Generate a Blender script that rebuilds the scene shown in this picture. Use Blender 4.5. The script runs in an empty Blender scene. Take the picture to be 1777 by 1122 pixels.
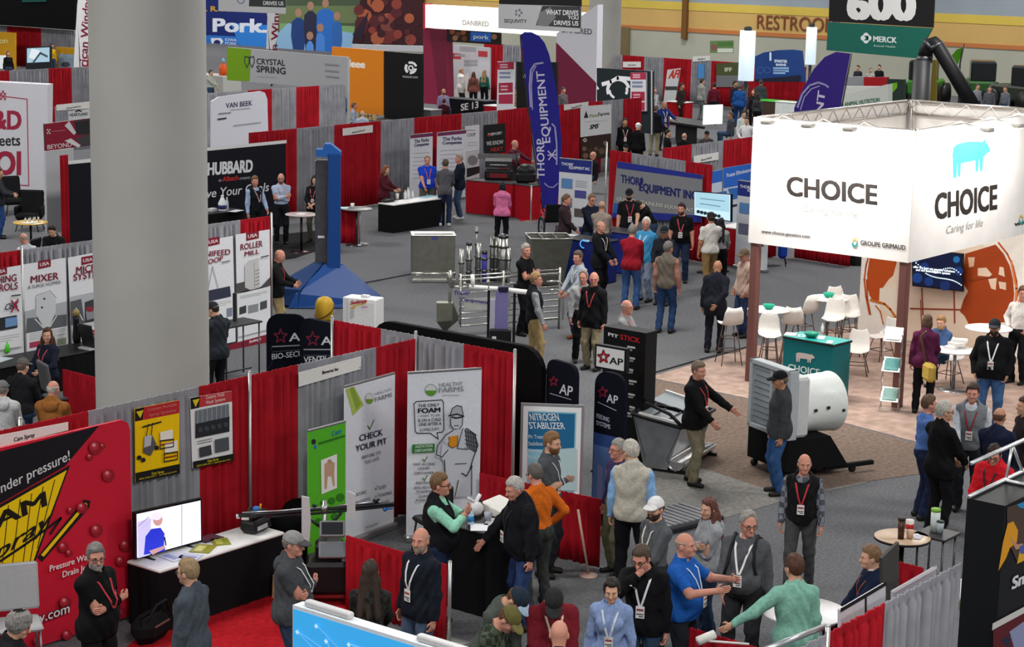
import bpy,bmesh,math,random
import numpy as np
from mathutils import Vector,Matrix
random.seed(7)
PI = math.pi
COL = bpy.context.scene.collection
SC = bpy.context.scene

# ---------------------------------------------------------------- camera, world, lights, exposure
FPX,ROLL,TILT,YAW,CAMH = 3421.0,0.02024,0.1943,0.66458,7.8
FW = np.array([math.cos(YAW)*math.cos(TILT),math.sin(YAW)*math.cos(TILT),-math.sin(TILT)])
_r = np.array([math.sin(YAW),-math.cos(YAW),0.0]); _u = np.cross(_r,FW)
RT = _r*math.cos(ROLL) + _u*math.sin(ROLL); UP = _u*math.cos(ROLL) - _r*math.sin(ROLL)
CAM = np.array([0.0,0.0,CAMH])
cd = bpy.data.cameras.new('camera'); cam = bpy.data.objects.new('camera',cd); COL.objects.link(cam)
cam.matrix_world = Matrix([[RT[i],UP[i],-FW[i],CAM[i]] for i in range(3)] + [[0,0,0,1]])
cd.sensor_fit = 'HORIZONTAL'; cd.sensor_width = 36.0; cd.lens = FPX/1777*36.0; cd.clip_end = 400; cd.clip_start = 0.5
SC.camera = cam
SC.view_settings.view_transform = 'Standard'; SC.view_settings.look = 'None'
SC.view_settings.gamma = 1; SC.view_settings.use_curve_mapping = False
SC.view_settings.exposure = 0.14
wd = bpy.data.worlds.new('world'); SC.world = wd; wd.use_nodes = True
wd.node_tree.nodes['Background'].inputs[0].default_value = (0.80,0.88,1.0,1)
wd.node_tree.nodes['Background'].inputs[1].default_value = 0.15
def area_light(name,loc,size,power,color=(1,1,1),target=None,spread=None,sy=None):
    l = bpy.data.lights.new(name,'AREA'); l.energy = power; l.size = size; l.color = color
    if sy: l.shape = 'RECTANGLE'; l.size_y = sy
    if spread: l.spread = spread
    o = bpy.data.objects.new(name,l); COL.objects.link(o); o.location = loc
    if target is not None:
        o.rotation_euler = (Vector(target)-Vector(loc)).to_track_quat('-Z','Y').to_euler()
    return o
for ix in range(-1,6):            # the hall's high-bay lamps, hung above the aisles
    for iy in range(-1,7):
        if abs(math.atan2(2+iy*19,8+ix*20)-YAW) > .55 and ix+iy > 1: continue
        area_light('ceiling_lamp',(8+ix*20,2+iy*19,13.5),4.0,1500,(1.0,0.97,0.93))

# ---------------------------------------------------------------- pixel rays (frame 1777 x 1122) to places in the hall
def ray(px,py): return FW*FPX + RT*(px-888.5) - UP*(py-561)
def G(px,py,z=0.0):
    d = ray(px,py); return CAM + d*((z-CAMH)/d[2])
def GX(px,py,x):
    d = ray(px,py); return CAM + d*(x/d[0])
def GY(px,py,y):
    d = ray(px,py); return CAM + d*(y/d[1])
def hexc(h):
    h = h.lstrip('#'); c = [int(h[i:i+2],16)/255 for i in (0,2,4)]
    return tuple(x/12.92 if x <= .04045 else ((x+.055)/1.055)**2.4 for x in c)

# ---------------------------------------------------------------- materials
_M = {}
def mat(h,rough=0.6,metal=0.0,kind='',emit=0.0,scale=30.0):
    key = (h,rough,metal,kind,emit,scale)
    if key in _M: return _M[key]
    m = bpy.data.materials.new('m_%s_%s' % (h.lstrip('#'),kind)); m.use_nodes = True
    nt = m.node_tree; b = nt.nodes['Principled BSDF']; c = hexc(h)
    b.inputs['Base Color'].default_value = (*c,1); b.inputs['Roughness'].default_value = rough; b.inputs['Metallic'].default_value = metal
    if not metal: b.inputs['Specular IOR Level'].default_value = .28
    if emit: b.inputs['Emission Color'].default_value = (*c,1); b.inputs['Emission Strength'].default_value = emit
    def N(t): return nt.nodes.new(t)
    L = nt.links.new
    if kind in ('cloth','carpet','steel','plastic','paint','wood','camo','tile','hair'):
        tc = N('ShaderNodeTexCoord'); no = N('ShaderNodeTexNoise'); L(tc.outputs['Object'],no.inputs['Vector'])
        no.inputs['Scale'].default_value = scale
        if kind == 'hair': vm = N('ShaderNodeVectorMath'); vm.operation = 'MULTIPLY'; vm.inputs[1].default_value = (1,1,.25); L(tc.outputs['Object'],vm.inputs[0]); L(vm.outputs[0],no.inputs['Vector'])
        no.inputs['Detail'].default_value = 4
        amt = dict(hair=.45,cloth=.16,carpet=.24,steel=.14,plastic=.05,paint=.05,wood=.35,camo=.6,tile=.28)[kind]
        mp = N('ShaderNodeMapRange'); mp.inputs['From Min'].default_value = .3; mp.inputs['From Max'].default_value = .7
        mp.inputs['To Min'].default_value = 1-amt; mp.inputs['To Max'].default_value = 1+amt
        L(no.outputs['Fac'],mp.inputs['Value'])
        mx = N('ShaderNodeMix'); mx.data_type = 'RGBA'; mx.blend_type = 'MULTIPLY'; mx.inputs['Factor'].default_value = 1
        mx.inputs['A'].default_value = (*c,1); L(mp.outputs['Result'],mx.inputs['B']); L(mx.outputs['Result'],b.inputs['Base Color'])
        if kind == 'steel':
            b.inputs['Roughness'].default_value = rough
        if kind in ('cloth','carpet'):
            bp = N('ShaderNodeBump'); bp.inputs['Strength'].default_value = .25; bp.inputs['Distance'].default_value = .01
            L(no.outputs['Fac'],bp.inputs['Height']); L(bp.outputs['Normal'],b.inputs['Normal'])
            b.inputs['Specular IOR Level'].default_value = .12
    if kind == 'plaid':
        tc = N('ShaderNodeTexCoord'); ck = N('ShaderNodeTexChecker'); L(tc.outputs['Object'],ck.inputs['Vector']); ck.inputs['Scale'].default_value = scale
        ck.inputs['Color1'].default_value = (*c,1); ck.inputs['Color2'].default_value = tuple(x*.35 for x in c)+(1,)
        L(ck.outputs['Color'],b.inputs['Base Color'])
    _M[key] = m
    return m
def cloth(h): return mat(h,.9,0,'cloth')
def plastic(h,r=.45): return mat(h,r,0,'plastic')
def steel(h='a9a9a4',r=.32): return mat(h,r,.85,'steel',0,6.0)

# ---------------------------------------------------------------- object helpers
def link(o,parent=None):
    COL.objects.link(o)
    if parent is not None: o.parent = parent
    return o
def tag(o,label=None,cat=None,group=None,kind=None):
    if label: o['label'] = label
    if cat: o['category'] = cat
    if group: o['group'] = group
    if kind: o['kind'] = kind
    return o
def thing(name,label,cat,loc=(0,0,0),rz=0.0,group=None,s=None):
    o = bpy.data.objects.new(name,None); o.location = tuple(map(float,loc)); o.rotation_euler = (0,0,rz); o.empty_display_size = .1
    if s: o.scale = (s,s,s)
    link(o); return tag(o,label,cat,group)
def copy_tree(o,parent=None):
    c = o.copy(); COL.objects.link(c); c.parent = parent
    for ch in o.children: copy_tree(ch,c)
    return c
class MB:
    """collects shapes; build() links them as ONE mesh object"""
    def __init__(s): s.v = []; s.f = []; s.mi = []; s.sm = []; s.mats = []; s.cm = 0; s.X = None
    def use(s,m):
        if m not in s.mats: s.mats.append(m)
        s.cm = s.mats.index(m); return s
    def add(s,verts,faces,smooth=False):
        n = len(s.v)
        if s.X is not None: verts = [tuple(s.X @ Vector(v)) for v in verts]
        s.v += [tuple(map(float,v)) for v in verts]; s.f += [tuple(i+n for i in f) for f in faces]
        s.mi += [s.cm]*len(faces); s.sm += [smooth]*len(faces); return s
    def box(s,c,d,R=None,top=(1,1)):
        x,y,z = d[0]/2,d[1]/2,d[2]/2; tx,ty = top
        vs = [(-x,-y,-z),(x,-y,-z),(x,y,-z),(-x,y,-z),(-x*tx,-y*ty,z),(x*tx,-y*ty,z),(x*tx,y*ty,z),(-x*tx,y*ty,z)]
        if R is not None:
            if not isinstance(R,Matrix): R = Matrix.Rotation(R,3,'Z')
            vs = [tuple(R @ Vector(v)) for v in vs]
        vs = [(v[0]+c[0],v[1]+c[1],v[2]+c[2]) for v in vs]
        return s.add(vs,[(0,3,2,1),(4,5,6,7),(0,1,5,4),(1,2,6,5),(2,3,7,6),(3,0,4,7)])
    def rbox(s,c,d,R=None,b=.02):
        """box with bevelled vertical edges and rims"""
        x,y,z = d[0]/2,d[1]/2,d[2]/2; b = min(b,x*.9,y*.9,z*.9)
        ring = [(x-b,-y),(x,-y+b),(x,y-b),(x-b,y),(-x+b,y),(-x,y-b),(-x,-y+b),(-x+b,-y)]
        k = lambda q: [((px-math.copysign(b*.6,px)),(py-math.copysign(b*.6,py))) for px,py in q]
        L = [(k(ring),-z),(ring,-z+b),(ring,z-b),(k(ring),z)]
        vs = [(px,py,zz) for rg,zz in L for px,py in rg]
        if R is not None:
            if not isinstance(R,Matrix): R = Matrix.Rotation(R,3,'Z')
            vs = [tuple(R @ Vector(v)) for v in vs]
        vs = [(v[0]+c[0],v[1]+c[1],v[2]+c[2]) for v in vs]
        fs = [tuple(reversed(range(8))),tuple(range(24,32))]
        for l in range(3):
            for i in range(8):
                j = (i+1) % 8; fs.append((l*8+i,l*8+j,l*8+8+j,l*8+8+i))
        return s.add(vs,fs)
    def tube(s,pts,r,n=8,caps=True,closed=False):
        pts = [Vector(p) for p in pts]; m = len(pts)
        rs = r if isinstance(r,(list,tuple)) else [r]*m
        vs = []; prev = None
        for i,p in enumerate(pts):
            if closed: t = pts[(i+1) % m]-pts[i-1]
            else: t = pts[min(i+1,m-1)]-pts[max(i-1,0)]
            t = t.normalized() if t.length > 1e-9 else Vector((0,0,1))
            a = prev if prev is not None else (Vector((0,0,1)) if abs(t.z) < .9 else Vector((1,0,0)))
            x = a-t*a.dot(t)
            if x.length < 1e-4: x = Vector((0,1,0)).cross(t)
            x.normalize(); prev = x; y = t.cross(x)
            for k in range(n):
                w = 2*PI*k/n; vs.append(p+(x*math.cos(w)+y*math.sin(w))*rs[i])
        fs = []
        for i in range(m if closed else m-1):
            j = (i+1) % m
            for k in range(n):
                l = (k+1) % n; fs.append((i*n+k,i*n+l,j*n+l,j*n+k))
        if caps and not closed: fs += [tuple(reversed(range(n))),tuple(range((m-1)*n,m*n))]
        return s.add([tuple(v) for v in vs],fs,True)
    def lathe(s,c,prof,n=24,a0=0,a1=2*PI):
        """prof: list of (radius, z) from bottom to top"""
        vs = []; full = abs(a1-a0-2*PI) < 1e-6; k = n if full else n+1
        for rr,z in prof:
            for i in range(k):
                w = a0+(a1-a0)*i/n; vs.append((c[0]+rr*math.cos(w),c[1]+rr*math.sin(w),c[2]+z))
        fs = []
        for l in range(len(prof)-1):
            for i in range(n):
                j = (i+1) % k; fs.append((l*k+i,l*k+j,l*k+k+j,l*k+k+i))
        if full: fs += [tuple(reversed(range(k))),tuple(range((len(prof)-1)*k,len(prof)*k))]
        return s.add(vs,fs,True)
    def ball(s,c,r,n=10,R=None):
        if not isinstance(r,(tuple,list)): r = (r,r,r)
        vs = [(0,0,-1)]
        for i in range(1,n):
            w = PI*i/n-PI/2
            for k in range(2*n): vs.append((math.cos(w)*math.cos(PI*k/n),math.cos(w)*math.sin(PI*k/n),math.sin(w)))
        vs.append((0,0,1)); m = 2*n
        fs = [(0,1+(k+1) % m,1+k) for k in range(m)]
        for i in range(n-2):
            for k in range(m): fs.append((1+i*m+k,1+i*m+(k+1) % m,1+(i+1)*m+(k+1) % m,1+(i+1)*m+k))
        t = len(vs)-1; fs += [(t,1+(n-2)*m+k,1+(n-2)*m+(k+1) % m) for k in range(m)]
        vs = [Vector((v[0]*r[0],v[1]*r[1],v[2]*r[2])) for v in vs]
        if R is not None: vs = [R @ v for v in vs]
        return s.add([tuple(v+Vector(c)) for v in vs],fs,True)
    def prism(s,poly,axis_o,U,V,W,t):
        """polygon in the (U,V) plane at axis_o, thickness t along W"""
        n = len(poly); o = Vector(axis_o); U = Vector(U); V = Vector(V); W = Vector(W)
        a = [o+U*p[0]+V*p[1] for p in poly]; b = [p+W*t for p in a]
        ar = sum(poly[i][0]*poly[(i+1) % n][1]-poly[(i+1) % n][0]*poly[i][1] for i in range(n))
        if (ar > 0) == (t*W.dot(U.cross(V)) > 0): f0,f1 = tuple(reversed(range(n))),tuple(range(n,2*n))
        else: f0,f1 = tuple(range(n)),tuple(reversed(range(n,2*n)))
        sides = [(i,(i+1) % n,n+(i+1) % n,n+i) for i in range(n)]
        return s.add([tuple(v) for v in a+b],[f0,f1]+sides)
    def build(s,name,m=None,parent=None,loc=None):
        me = bpy.data.meshes.new(name); me.from_pydata(s.v,[],s.f)
        ms = s.mats if s.mats else [m]
        for q in ms: me.materials.append(q)
        if s.mats: me.polygons.foreach_set('material_index',s.mi)
        me.polygons.foreach_set('use_smooth',s.sm); me.update()
        o = bpy.data.objects.new(name,me)
        if loc is not None: o.location = tuple(map(float,loc))
        return link(o,parent)

# ---------------------------------------------------------------- writing
_T = {}
def text2d(txt,bold=0.0,shear=0.0):
    """flat outline of a line of writing: vertices with cap height 1, baseline at 0, left edge at 0"""
    key = (txt,bold,shear)
    if key in _T: return _T[key]
    c = bpy.data.curves.new('t','FONT'); c.body = txt; c.resolution_u = 3; c.shear = shear; c.fill_mode = 'FRONT'
    o = bpy.data.objects.new('t',c); me = bpy.data.meshes.new_from_object(o)
    v = np.array([tuple(p.co)[:2] for p in me.vertices]); fs = [tuple(p.vertices) for p in me.polygons]
    bpy.data.objects.remove(o); bpy.data.curves.remove(c); bpy.data.meshes.remove(me)
    cap = 0.729
    if len(v):
        v = v/cap; v[:,0] -= v[:,0].min()
        w = v[:,0].max()
    else: w = 1
    if bold and len(v):           # heavier strokes: the outline struck again a little to each side
        k = bold*1.1; n = len(v); sh = [(-k,-k*.6),(k,-k*.6),(-k,k*.6),(k,k*.6),(0,0)]
        fs = [tuple(i+n*j for i in f) for j in range(5) for f in fs]; v = np.concatenate([np.c_[v+np.array(q),np.full(n,j*.0007)] for j,q in enumerate(sh)])
    elif len(v): v = np.c_[v,np.zeros(len(v))]
    _T[key] = (v,fs,w); return _T[key]

class Board:
    """a flat upright sheet standing at its own place: plane through point o with horizontal direction u (to the reader's right)"""
    def __init__(s,o,u,base=None):
        s.o = np.array(o,float); s.u = np.array(u,float)/np.linalg.norm(u); s.n = np.cross(s.u,[0,0,1.0]); s.layers = MB(); s.k = 0
    def at(s,px,py):
        d = ray(px,py); return CAM + d*(((s.o-CAM)@s.n)/(d@s.n))
    def uv(s,px,py):
        p = s.at(px,py); return ((p-s.o)@s.u,p[2])
    def P(s,u,v,off=0.0): return s.o*np.array([1,1,0]) + s.u*u + s.n*off + np.array([0,0,v])
    def panel(s,corners,t=.02,px=True):
        s.c = [s.uv(*q) for q in corners] if px else corners; s.t = t; return s
    def _off(s):
        s.k += 1; return .003 + s.k*.0005
    def poly(s,pts,col,px=True,**kw):
        q = [s.uv(*p) for p in pts] if px else pts; off = s._off()
        s.layers.use(col if not isinstance(col,str) else mat(col,**kw)); n = len(q)
        ar = sum(q[i][0]*q[(i+1) % n][1]-q[(i+1) % n][0]*q[i][1] for i in range(n))
        s.layers.add([s.P(a,b,off) for a,b in q],[tuple(range(n)) if ar > 0 else tuple(reversed(range(n)))]); return s
    def disc(s,c,r,col,n=20,ry=None,a0=0,a1=2*PI,r2=None):
        """disc, or ring sector when r2 is given; centre and radius in pixels"""
        ry = r if ry is None else ry
        pts = [(c[0]+r*math.cos(a0+(a1-a0)*i/n),c[1]-ry*math.sin(a0+(a1-a0)*i/n)) for i in range(n+1)]
        if r2 is None: return s.poly(pts[:-1] if abs(a1-a0-2*PI) < 1e-6 else pts+[c],col)
        q = [(c[0]+r2*math.cos(a0+(a1-a0)*i/n),c[1]-ry*r2/r*math.sin(a0+(a1-a0)*i/n)) for i in range(n+1)]
        for i in range(n): s.poly([pts[i],pts[i+1],q[i+1],q[i]],col); s.k -= 1
        s.k += 1
        return s
    def line(s,pts,w,col,px=True):
        """stroke of width w metres through points"""
        q = [np.array(s.uv(*p)) for p in pts] if px else [np.array(p) for p in pts]
        for a,b in zip(q[:-1],q[1:]):
            d = b-a; L = np.hypot(*d)
            if L < 1e-6: continue
            m = np.array([-d[1],d[0]])/L*w/2; e = d/L*w*.3
            s.poly([a-m-e,b-m+e,b+m+e,a+m-e],col,px=False); s.k -= 1
        s.k += 1; return s
    def text(s,txt,bl,br,tl,col,bold=0.0,shear=0.0,**kw):
        """writing whose baseline runs from pixel bl to br and whose capitals reach pixel tl at the left"""
        v,fs,w = text2d(txt,bold,shear)
        a,b,t = (np.array(s.uv(*p)) for p in (bl,br,tl)); e = (b-a)/w; h = t-a; off = s._off(); s.k += 6 if bold else 0
        s.layers.use(col if not isinstance(col,str) else mat(col,**kw))
        s.layers.add([s.P(*(a+e*x+h*y),off+z) for x,y,z in v],fs); return s
    def fit(s,txt,x0,x1,y,h,col,slope=None,bold=0.0,shear=0.0,**kw):
        """writing level along the board: pixel x0..x1, baseline pixel y at x0, capitals h pixels high"""
        a = s.at(x0,y); u0,v0 = s.uv(x0,y); d = ray(x1,y)
        q = s.uv(x1,y); b = s.P(q[0],v0)
        p2 = proj(b)
        return s.text(txt,(x0,y),p2,(x0,y-h),col,bold,shear,**kw)
    def build(s,name,m,parent=None,label=None,cat=None,group=None,letter='lettering',loc=None):
        b = MB(); poly = s.c
        b.prism(poly,s.P(0,0),s.u,(0,0,1),-s.n,s.t)
        o = b.build(name,m if not isinstance(m,str) else plastic(m),parent)
        tag(o,label,cat,group)
        if s.layers.v: s.layers.build(letter,None,o)
        return o
def proj(p):
    q = np.array(p)-CAM; w = q@FW
    return 888.5+FPX*(q@RT)/w,561-FPX*(q@UP)/w
def BY(y): return Board((0,y,0),(1,0,0))
def BX(x): return Board((x,0,0),(0,-1,0))
def B2(p,q): return Board(p,(q[0]-p[0],q[1]-p[1],0))
def BC(p,turn=0.0):
    """board at point p turned square to the viewer, then turned by so many degrees (positive: its right edge comes nearer)"""
    a = math.atan2(p[1],p[0])-PI/2-math.radians(turn); return Board(p,(math.cos(a),math.sin(a),0))

# ---------------------------------------------------------------- drapes
RED,GREY = 'a01522','8b8c92'
def curtain(name,label,p,q,z1,color,z0=.02,depth=.05,group=None,waves=None,cat='curtain',ruffle=True,back=True):
    p = np.array(p[:2],float); q = np.array(q[:2],float); L = np.linalg.norm(q-p); d = (q-p)/L; n = np.array([d[1],-d[0]])
    nw = waves or max(3,int(L/.125)); N = nw*8; rows = [z0,z0+(z1-z0)*.35,z0+(z1-z0)*.7,z1-.11,z1-.085,z1-.055,z1-.01,z1]
    ph = random.random()*6; vs = []; M = N+1
    ws = [ph+2*PI*nw*i/N+1.3*math.sin(2.3*i/8+ph)+.8*math.sin(.9*i/8+2*ph) for i in range(M)]
    for z in rows:
        k = .75+.25*(z1-z)/(z1-z0) if z < z1-.1 else (.22 if z < z1-.06 else .28)
        for i in range(M):
            t = i/N; a = math.sin(ws[i])*.75+.25*math.sin(2.7*ws[i]+1+z)
            o = a*depth*k*min(1,8*t,8*(1-t)); zz = z + (.005*math.sin(3*ws[i]) if (ruffle and z > z1-.02) else 0)
            c = p+d*L*t+n*o; vs.append((c[0],c[1],zz))
    R = len(rows); vb = [(x-n[0]*.012,y-n[1]*.012,z) for x,y,z in vs]; K = len(vs); fs = []
    for r in range(R-1):
        for i in range(N):
            a = r*M+i; fs.append((a,a+1,a+1+M,a+M)); fs.append((K+a+M,K+a+M+1,K+a+1,K+a))
    for i in range(N):
        fs.append((i+1,i,K+i,K+i+1)); a = (R-1)*M+i; fs.append((a,a+1,K+a+1,K+a))
    for r in range(R-1):
        a = r*M; fs.append((a,a+M,K+a+M,K+a)); a = r*M+N; fs.append((a+M,a,K+a,K+a+M))
    b = MB(); b.add(vs+vb,fs,True)
    o = b.build(name,mat(color,.75,0,'cloth',0,3.0))
    return tag(o,label,cat,group)
def pole(p,h,label,group='drape uprights',r=.022,col='b9b9b6'):
    o = thing('drape_upright',label,'pole',(p[0],p[1],0),0,group); m = mat(col,.35,.7)
    b = MB(); b.tube([(0,0,.012),(0,0,h)],r,10); b.lathe((0,0,h),[(r,0),(r*1.15,.005),(r*.6,.02)],10); b.build('shaft',m,o)
    b = MB(); b.rbox((0,0,.006),(.34,.34,.012),b=.004); b.build('base_plate',m,o); return o
# ---------------------------------------------------------------- people: one continuous body surface from a blended distance field
def cone(P,a,b,ra,rb):
    ab = b-a; q = P-a; t = np.clip((q@ab)/max(ab@ab,1e-9),0,1)
    return np.sqrt(((q-t[...,None]*ab)**2).sum(-1))-(ra+(rb-ra)*t)
def ell(P,c,r,R=None):
    q = P-c
    if R is not None: q = q@R           # world -> local
    k0 = np.sqrt(((q/r)**2).sum(-1)); k1 = np.sqrt(((q/(r*r))**2).sum(-1))
    return k0*(k0-1)/np.maximum(k1,1e-6)
def smin(a,b,k):
    h = np.maximum(k-np.abs(a-b),0)/k
    return np.minimum(a,b)-h*h*k*.25
class Field:
    def __init__(s,lo,hi,h):
        s.lo = np.array(lo,float); s.h = h; s.n = tuple(int(math.ceil((b-a)/h))+1 for a,b in zip(lo,hi))
        s.ax = [s.lo[i]+h*np.arange(s.n[i]) for i in range(3)]; s.D = np.full(s.n,.25,np.float32)
    def sl(s,lo,hi):
        return tuple(slice(max(0,int((lo[i]-s.lo[i])/s.h)-1),max(0,min(s.n[i],int((hi[i]-s.lo[i])/s.h)+3))) for i in range(3))
    def pts(s,q):
        g = np.meshgrid(*[s.ax[i][q[i]] for i in range(3)],indexing='ij'); return np.stack(g,-1)
    def cone(s,a,b,ra,rb,k=.03,pad=.06):
        a = np.array(a,float); b = np.array(b,float); m = max(ra,rb)+k+pad
        q = s.sl(np.minimum(a,b)-m,np.maximum(a,b)+m); s.D[q] = smin(s.D[q],cone(s.pts(q),a,b,ra,rb),k)
    def ell(s,c,r,k=.03,R=None,pad=.06,sub=False):
        c = np.array(c,float); r = np.array(r,float); m = r.max()+k+pad
        q = s.sl(c-m,c+m); s.D[q] = smin(s.D[q],ell(s.pts(q),c,r,R),k)
def surf(F,D=None):
    """surface nets over a sampled field: vertices and quads"""
    D = F.D if D is None else D
    S = D < 0
    c = [S[i:S.shape[0]-1+i,j:S.shape[1]-1+j,k:S.shape[2]-1+k] for i in (0,1) for j in (0,1) for k in (0,1)]
    al = np.logical_and.reduce(c); an = np.logical_or.reduce(c); mk = an & ~al
    I = np.argwhere(mk)
    if len(I) == 0: return np.zeros((0,3)),np.zeros((0,4),int)
    idx = np.full(mk.shape,-1,np.int64); idx[mk] = np.arange(len(I))
    co = [(i,j,k) for i in (0,1) for j in (0,1) for k in (0,1)]
    val = np.stack([D[I[:,0]+a,I[:,1]+b,I[:,2]+d] for a,b,d in co],1)
    acc = np.zeros((len(I),3)); cnt = np.zeros(len(I))
    for u in range(8):
        for w in range(u+1,8):
            A,B = np.array(co[u]),np.array(co[w])
            if np.abs(A-B).sum() != 1: continue
            x = (val[:,u] < 0) != (val[:,w] < 0); t = np.where(x,val[:,u]/np.where(x,val[:,u]-val[:,w],1),0)
            acc += x[:,None]*(A+t[:,None]*(B-A)); cnt += x
    V = F.lo+F.h*(I+acc/cnt[:,None]); Q = []
    for axn in range(3):
        a = [slice(None)]*3; b = [slice(None)]*3; o1,o2 = [i for i in range(3) if i != axn]
        a[axn] = slice(0,-1); b[axn] = slice(1,None)
        for o in (o1,o2): a[o] = slice(1,-1); b[o] = slice(1,-1)
        s0,s1 = S[tuple(a)],S[tuple(b)]; E = np.argwhere(s0 != s1)
        if not len(E): continue
        ins = s0[tuple(E.T)]; base = E.copy(); base[:,o1] += 1; base[:,o2] += 1
        e1 = np.zeros(3,int); e1[o1] = 1; e2 = np.zeros(3,int); e2[o2] = 1
        g = lambda m: idx[tuple(m.T)]
        q = np.stack([g(base-e1-e2),g(base-e2),g(base),g(base-e1)],1)
        fl = ins if axn != 1 else ~ins
        q[~fl] = q[~fl][:,::-1]; Q.append(q)
    Q = np.concatenate(Q); Q = Q[(Q >= 0).all(1)]
    return V,Q
def meshq(name,V,Q,m,parent,extra=None):
    b = MB()
    b.use(m); b.v = [tuple(x) for x in V.tolist()]; b.f = [tuple(x) for x in Q.tolist()]; b.mi = [0]*len(b.f); b.sm = [True]*len(b.f)
    if extra: extra(b)
    return b.build(name,None,parent)
def ik(a,t,l1,l2,hint):
    a = np.array(a,float); t = np.array(t,float); d = t-a; L = np.linalg.norm(d)
    if L > (l1+l2)*.995: d = d/L*(l1+l2)*.995; L = np.linalg.norm(d); t = a+d
    if L < abs(l1-l2)+.03: L = abs(l1-l2)+.03
    x = (l1*l1-l2*l2+L*L)/(2*L); y = math.sqrt(max(l1*l1-x*x,0)); e = d/np.linalg.norm(d); h = np.array(hint,float); h = h-e*(h@e); h /= max(np.linalg.norm(h),1e-6)
    return a+e*x+h*y,t
# hand target, elbow hint, for the right arm (left mirrored); z for a 1.77 m figure
ARM = {
 'down': ((.255,.05,.83),(.5,-1,0)),'out': ((.36,.12,.88),(1,-.6,0)),'pocket': ((.215,.10,.92),(1,-1.2,0)),'cross': ((-.10,.185,1.22),(1,.15,-1.4)),
 'cross2': ((-.10,.165,1.17),(1,.15,-1.4)),'clasp': ((.03,.27,1.02),(1,-.3,-.6)),'chin': ((.03,.30,1.36),(1,.2,-1)),'phone': ((.07,.15,1.57),(1,.25,-1)),
 'look': ((.06,.34,1.16),(1,-.2,-1)),'hip': ((.20,.06,1.02),(1,-.9,.2)),'reach': ((.28,.52,1.12),(.6,-.2,-1)),'gest': ((.20,.40,1.30),(1,-.1,-1)),
 'table': ((.22,.44,1.00),(1,-.3,-.5)),'back': ((.05,-.17,.95),(1,-.6,0)),'lap': ((.12,.30,0.98),(1,-.5,-.3)),'point': ((.32,.50,1.02),(.8,-.3,-.8)),
 'mouth': ((.03,.22,1.50),(1,.2,-1)),'wide': ((.62,.22,1.02),(.3,-.8,-.6)),'hold': ((.17,.36,1.10),(1,-.4,-1)),'paper': ((.28,.14,.90),(.8,-1,0)),
}
def rotx(a): c,s = math.cos(a),math.sin(a); return np.array([[1,0,0],[0,c,-s],[0,s,c]])
def rotz(a): c,s = math.cos(a),math.sin(a); return np.array([[c,-s,0],[s,c,0],[0,0,1]])
SKIN = {'l': 'c99a80','p': 'd8ab92','t': 'b07f62','r': 'c58a76'}
SHADES = dict(black='141416',navy='161b2b',grey='55575c',dark='2a2c31',white='d6d6d4',jeans='33445c',djeans='1d2a42',khaki='a08a63',ljeans='6f8198')
NP = [0]
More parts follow.
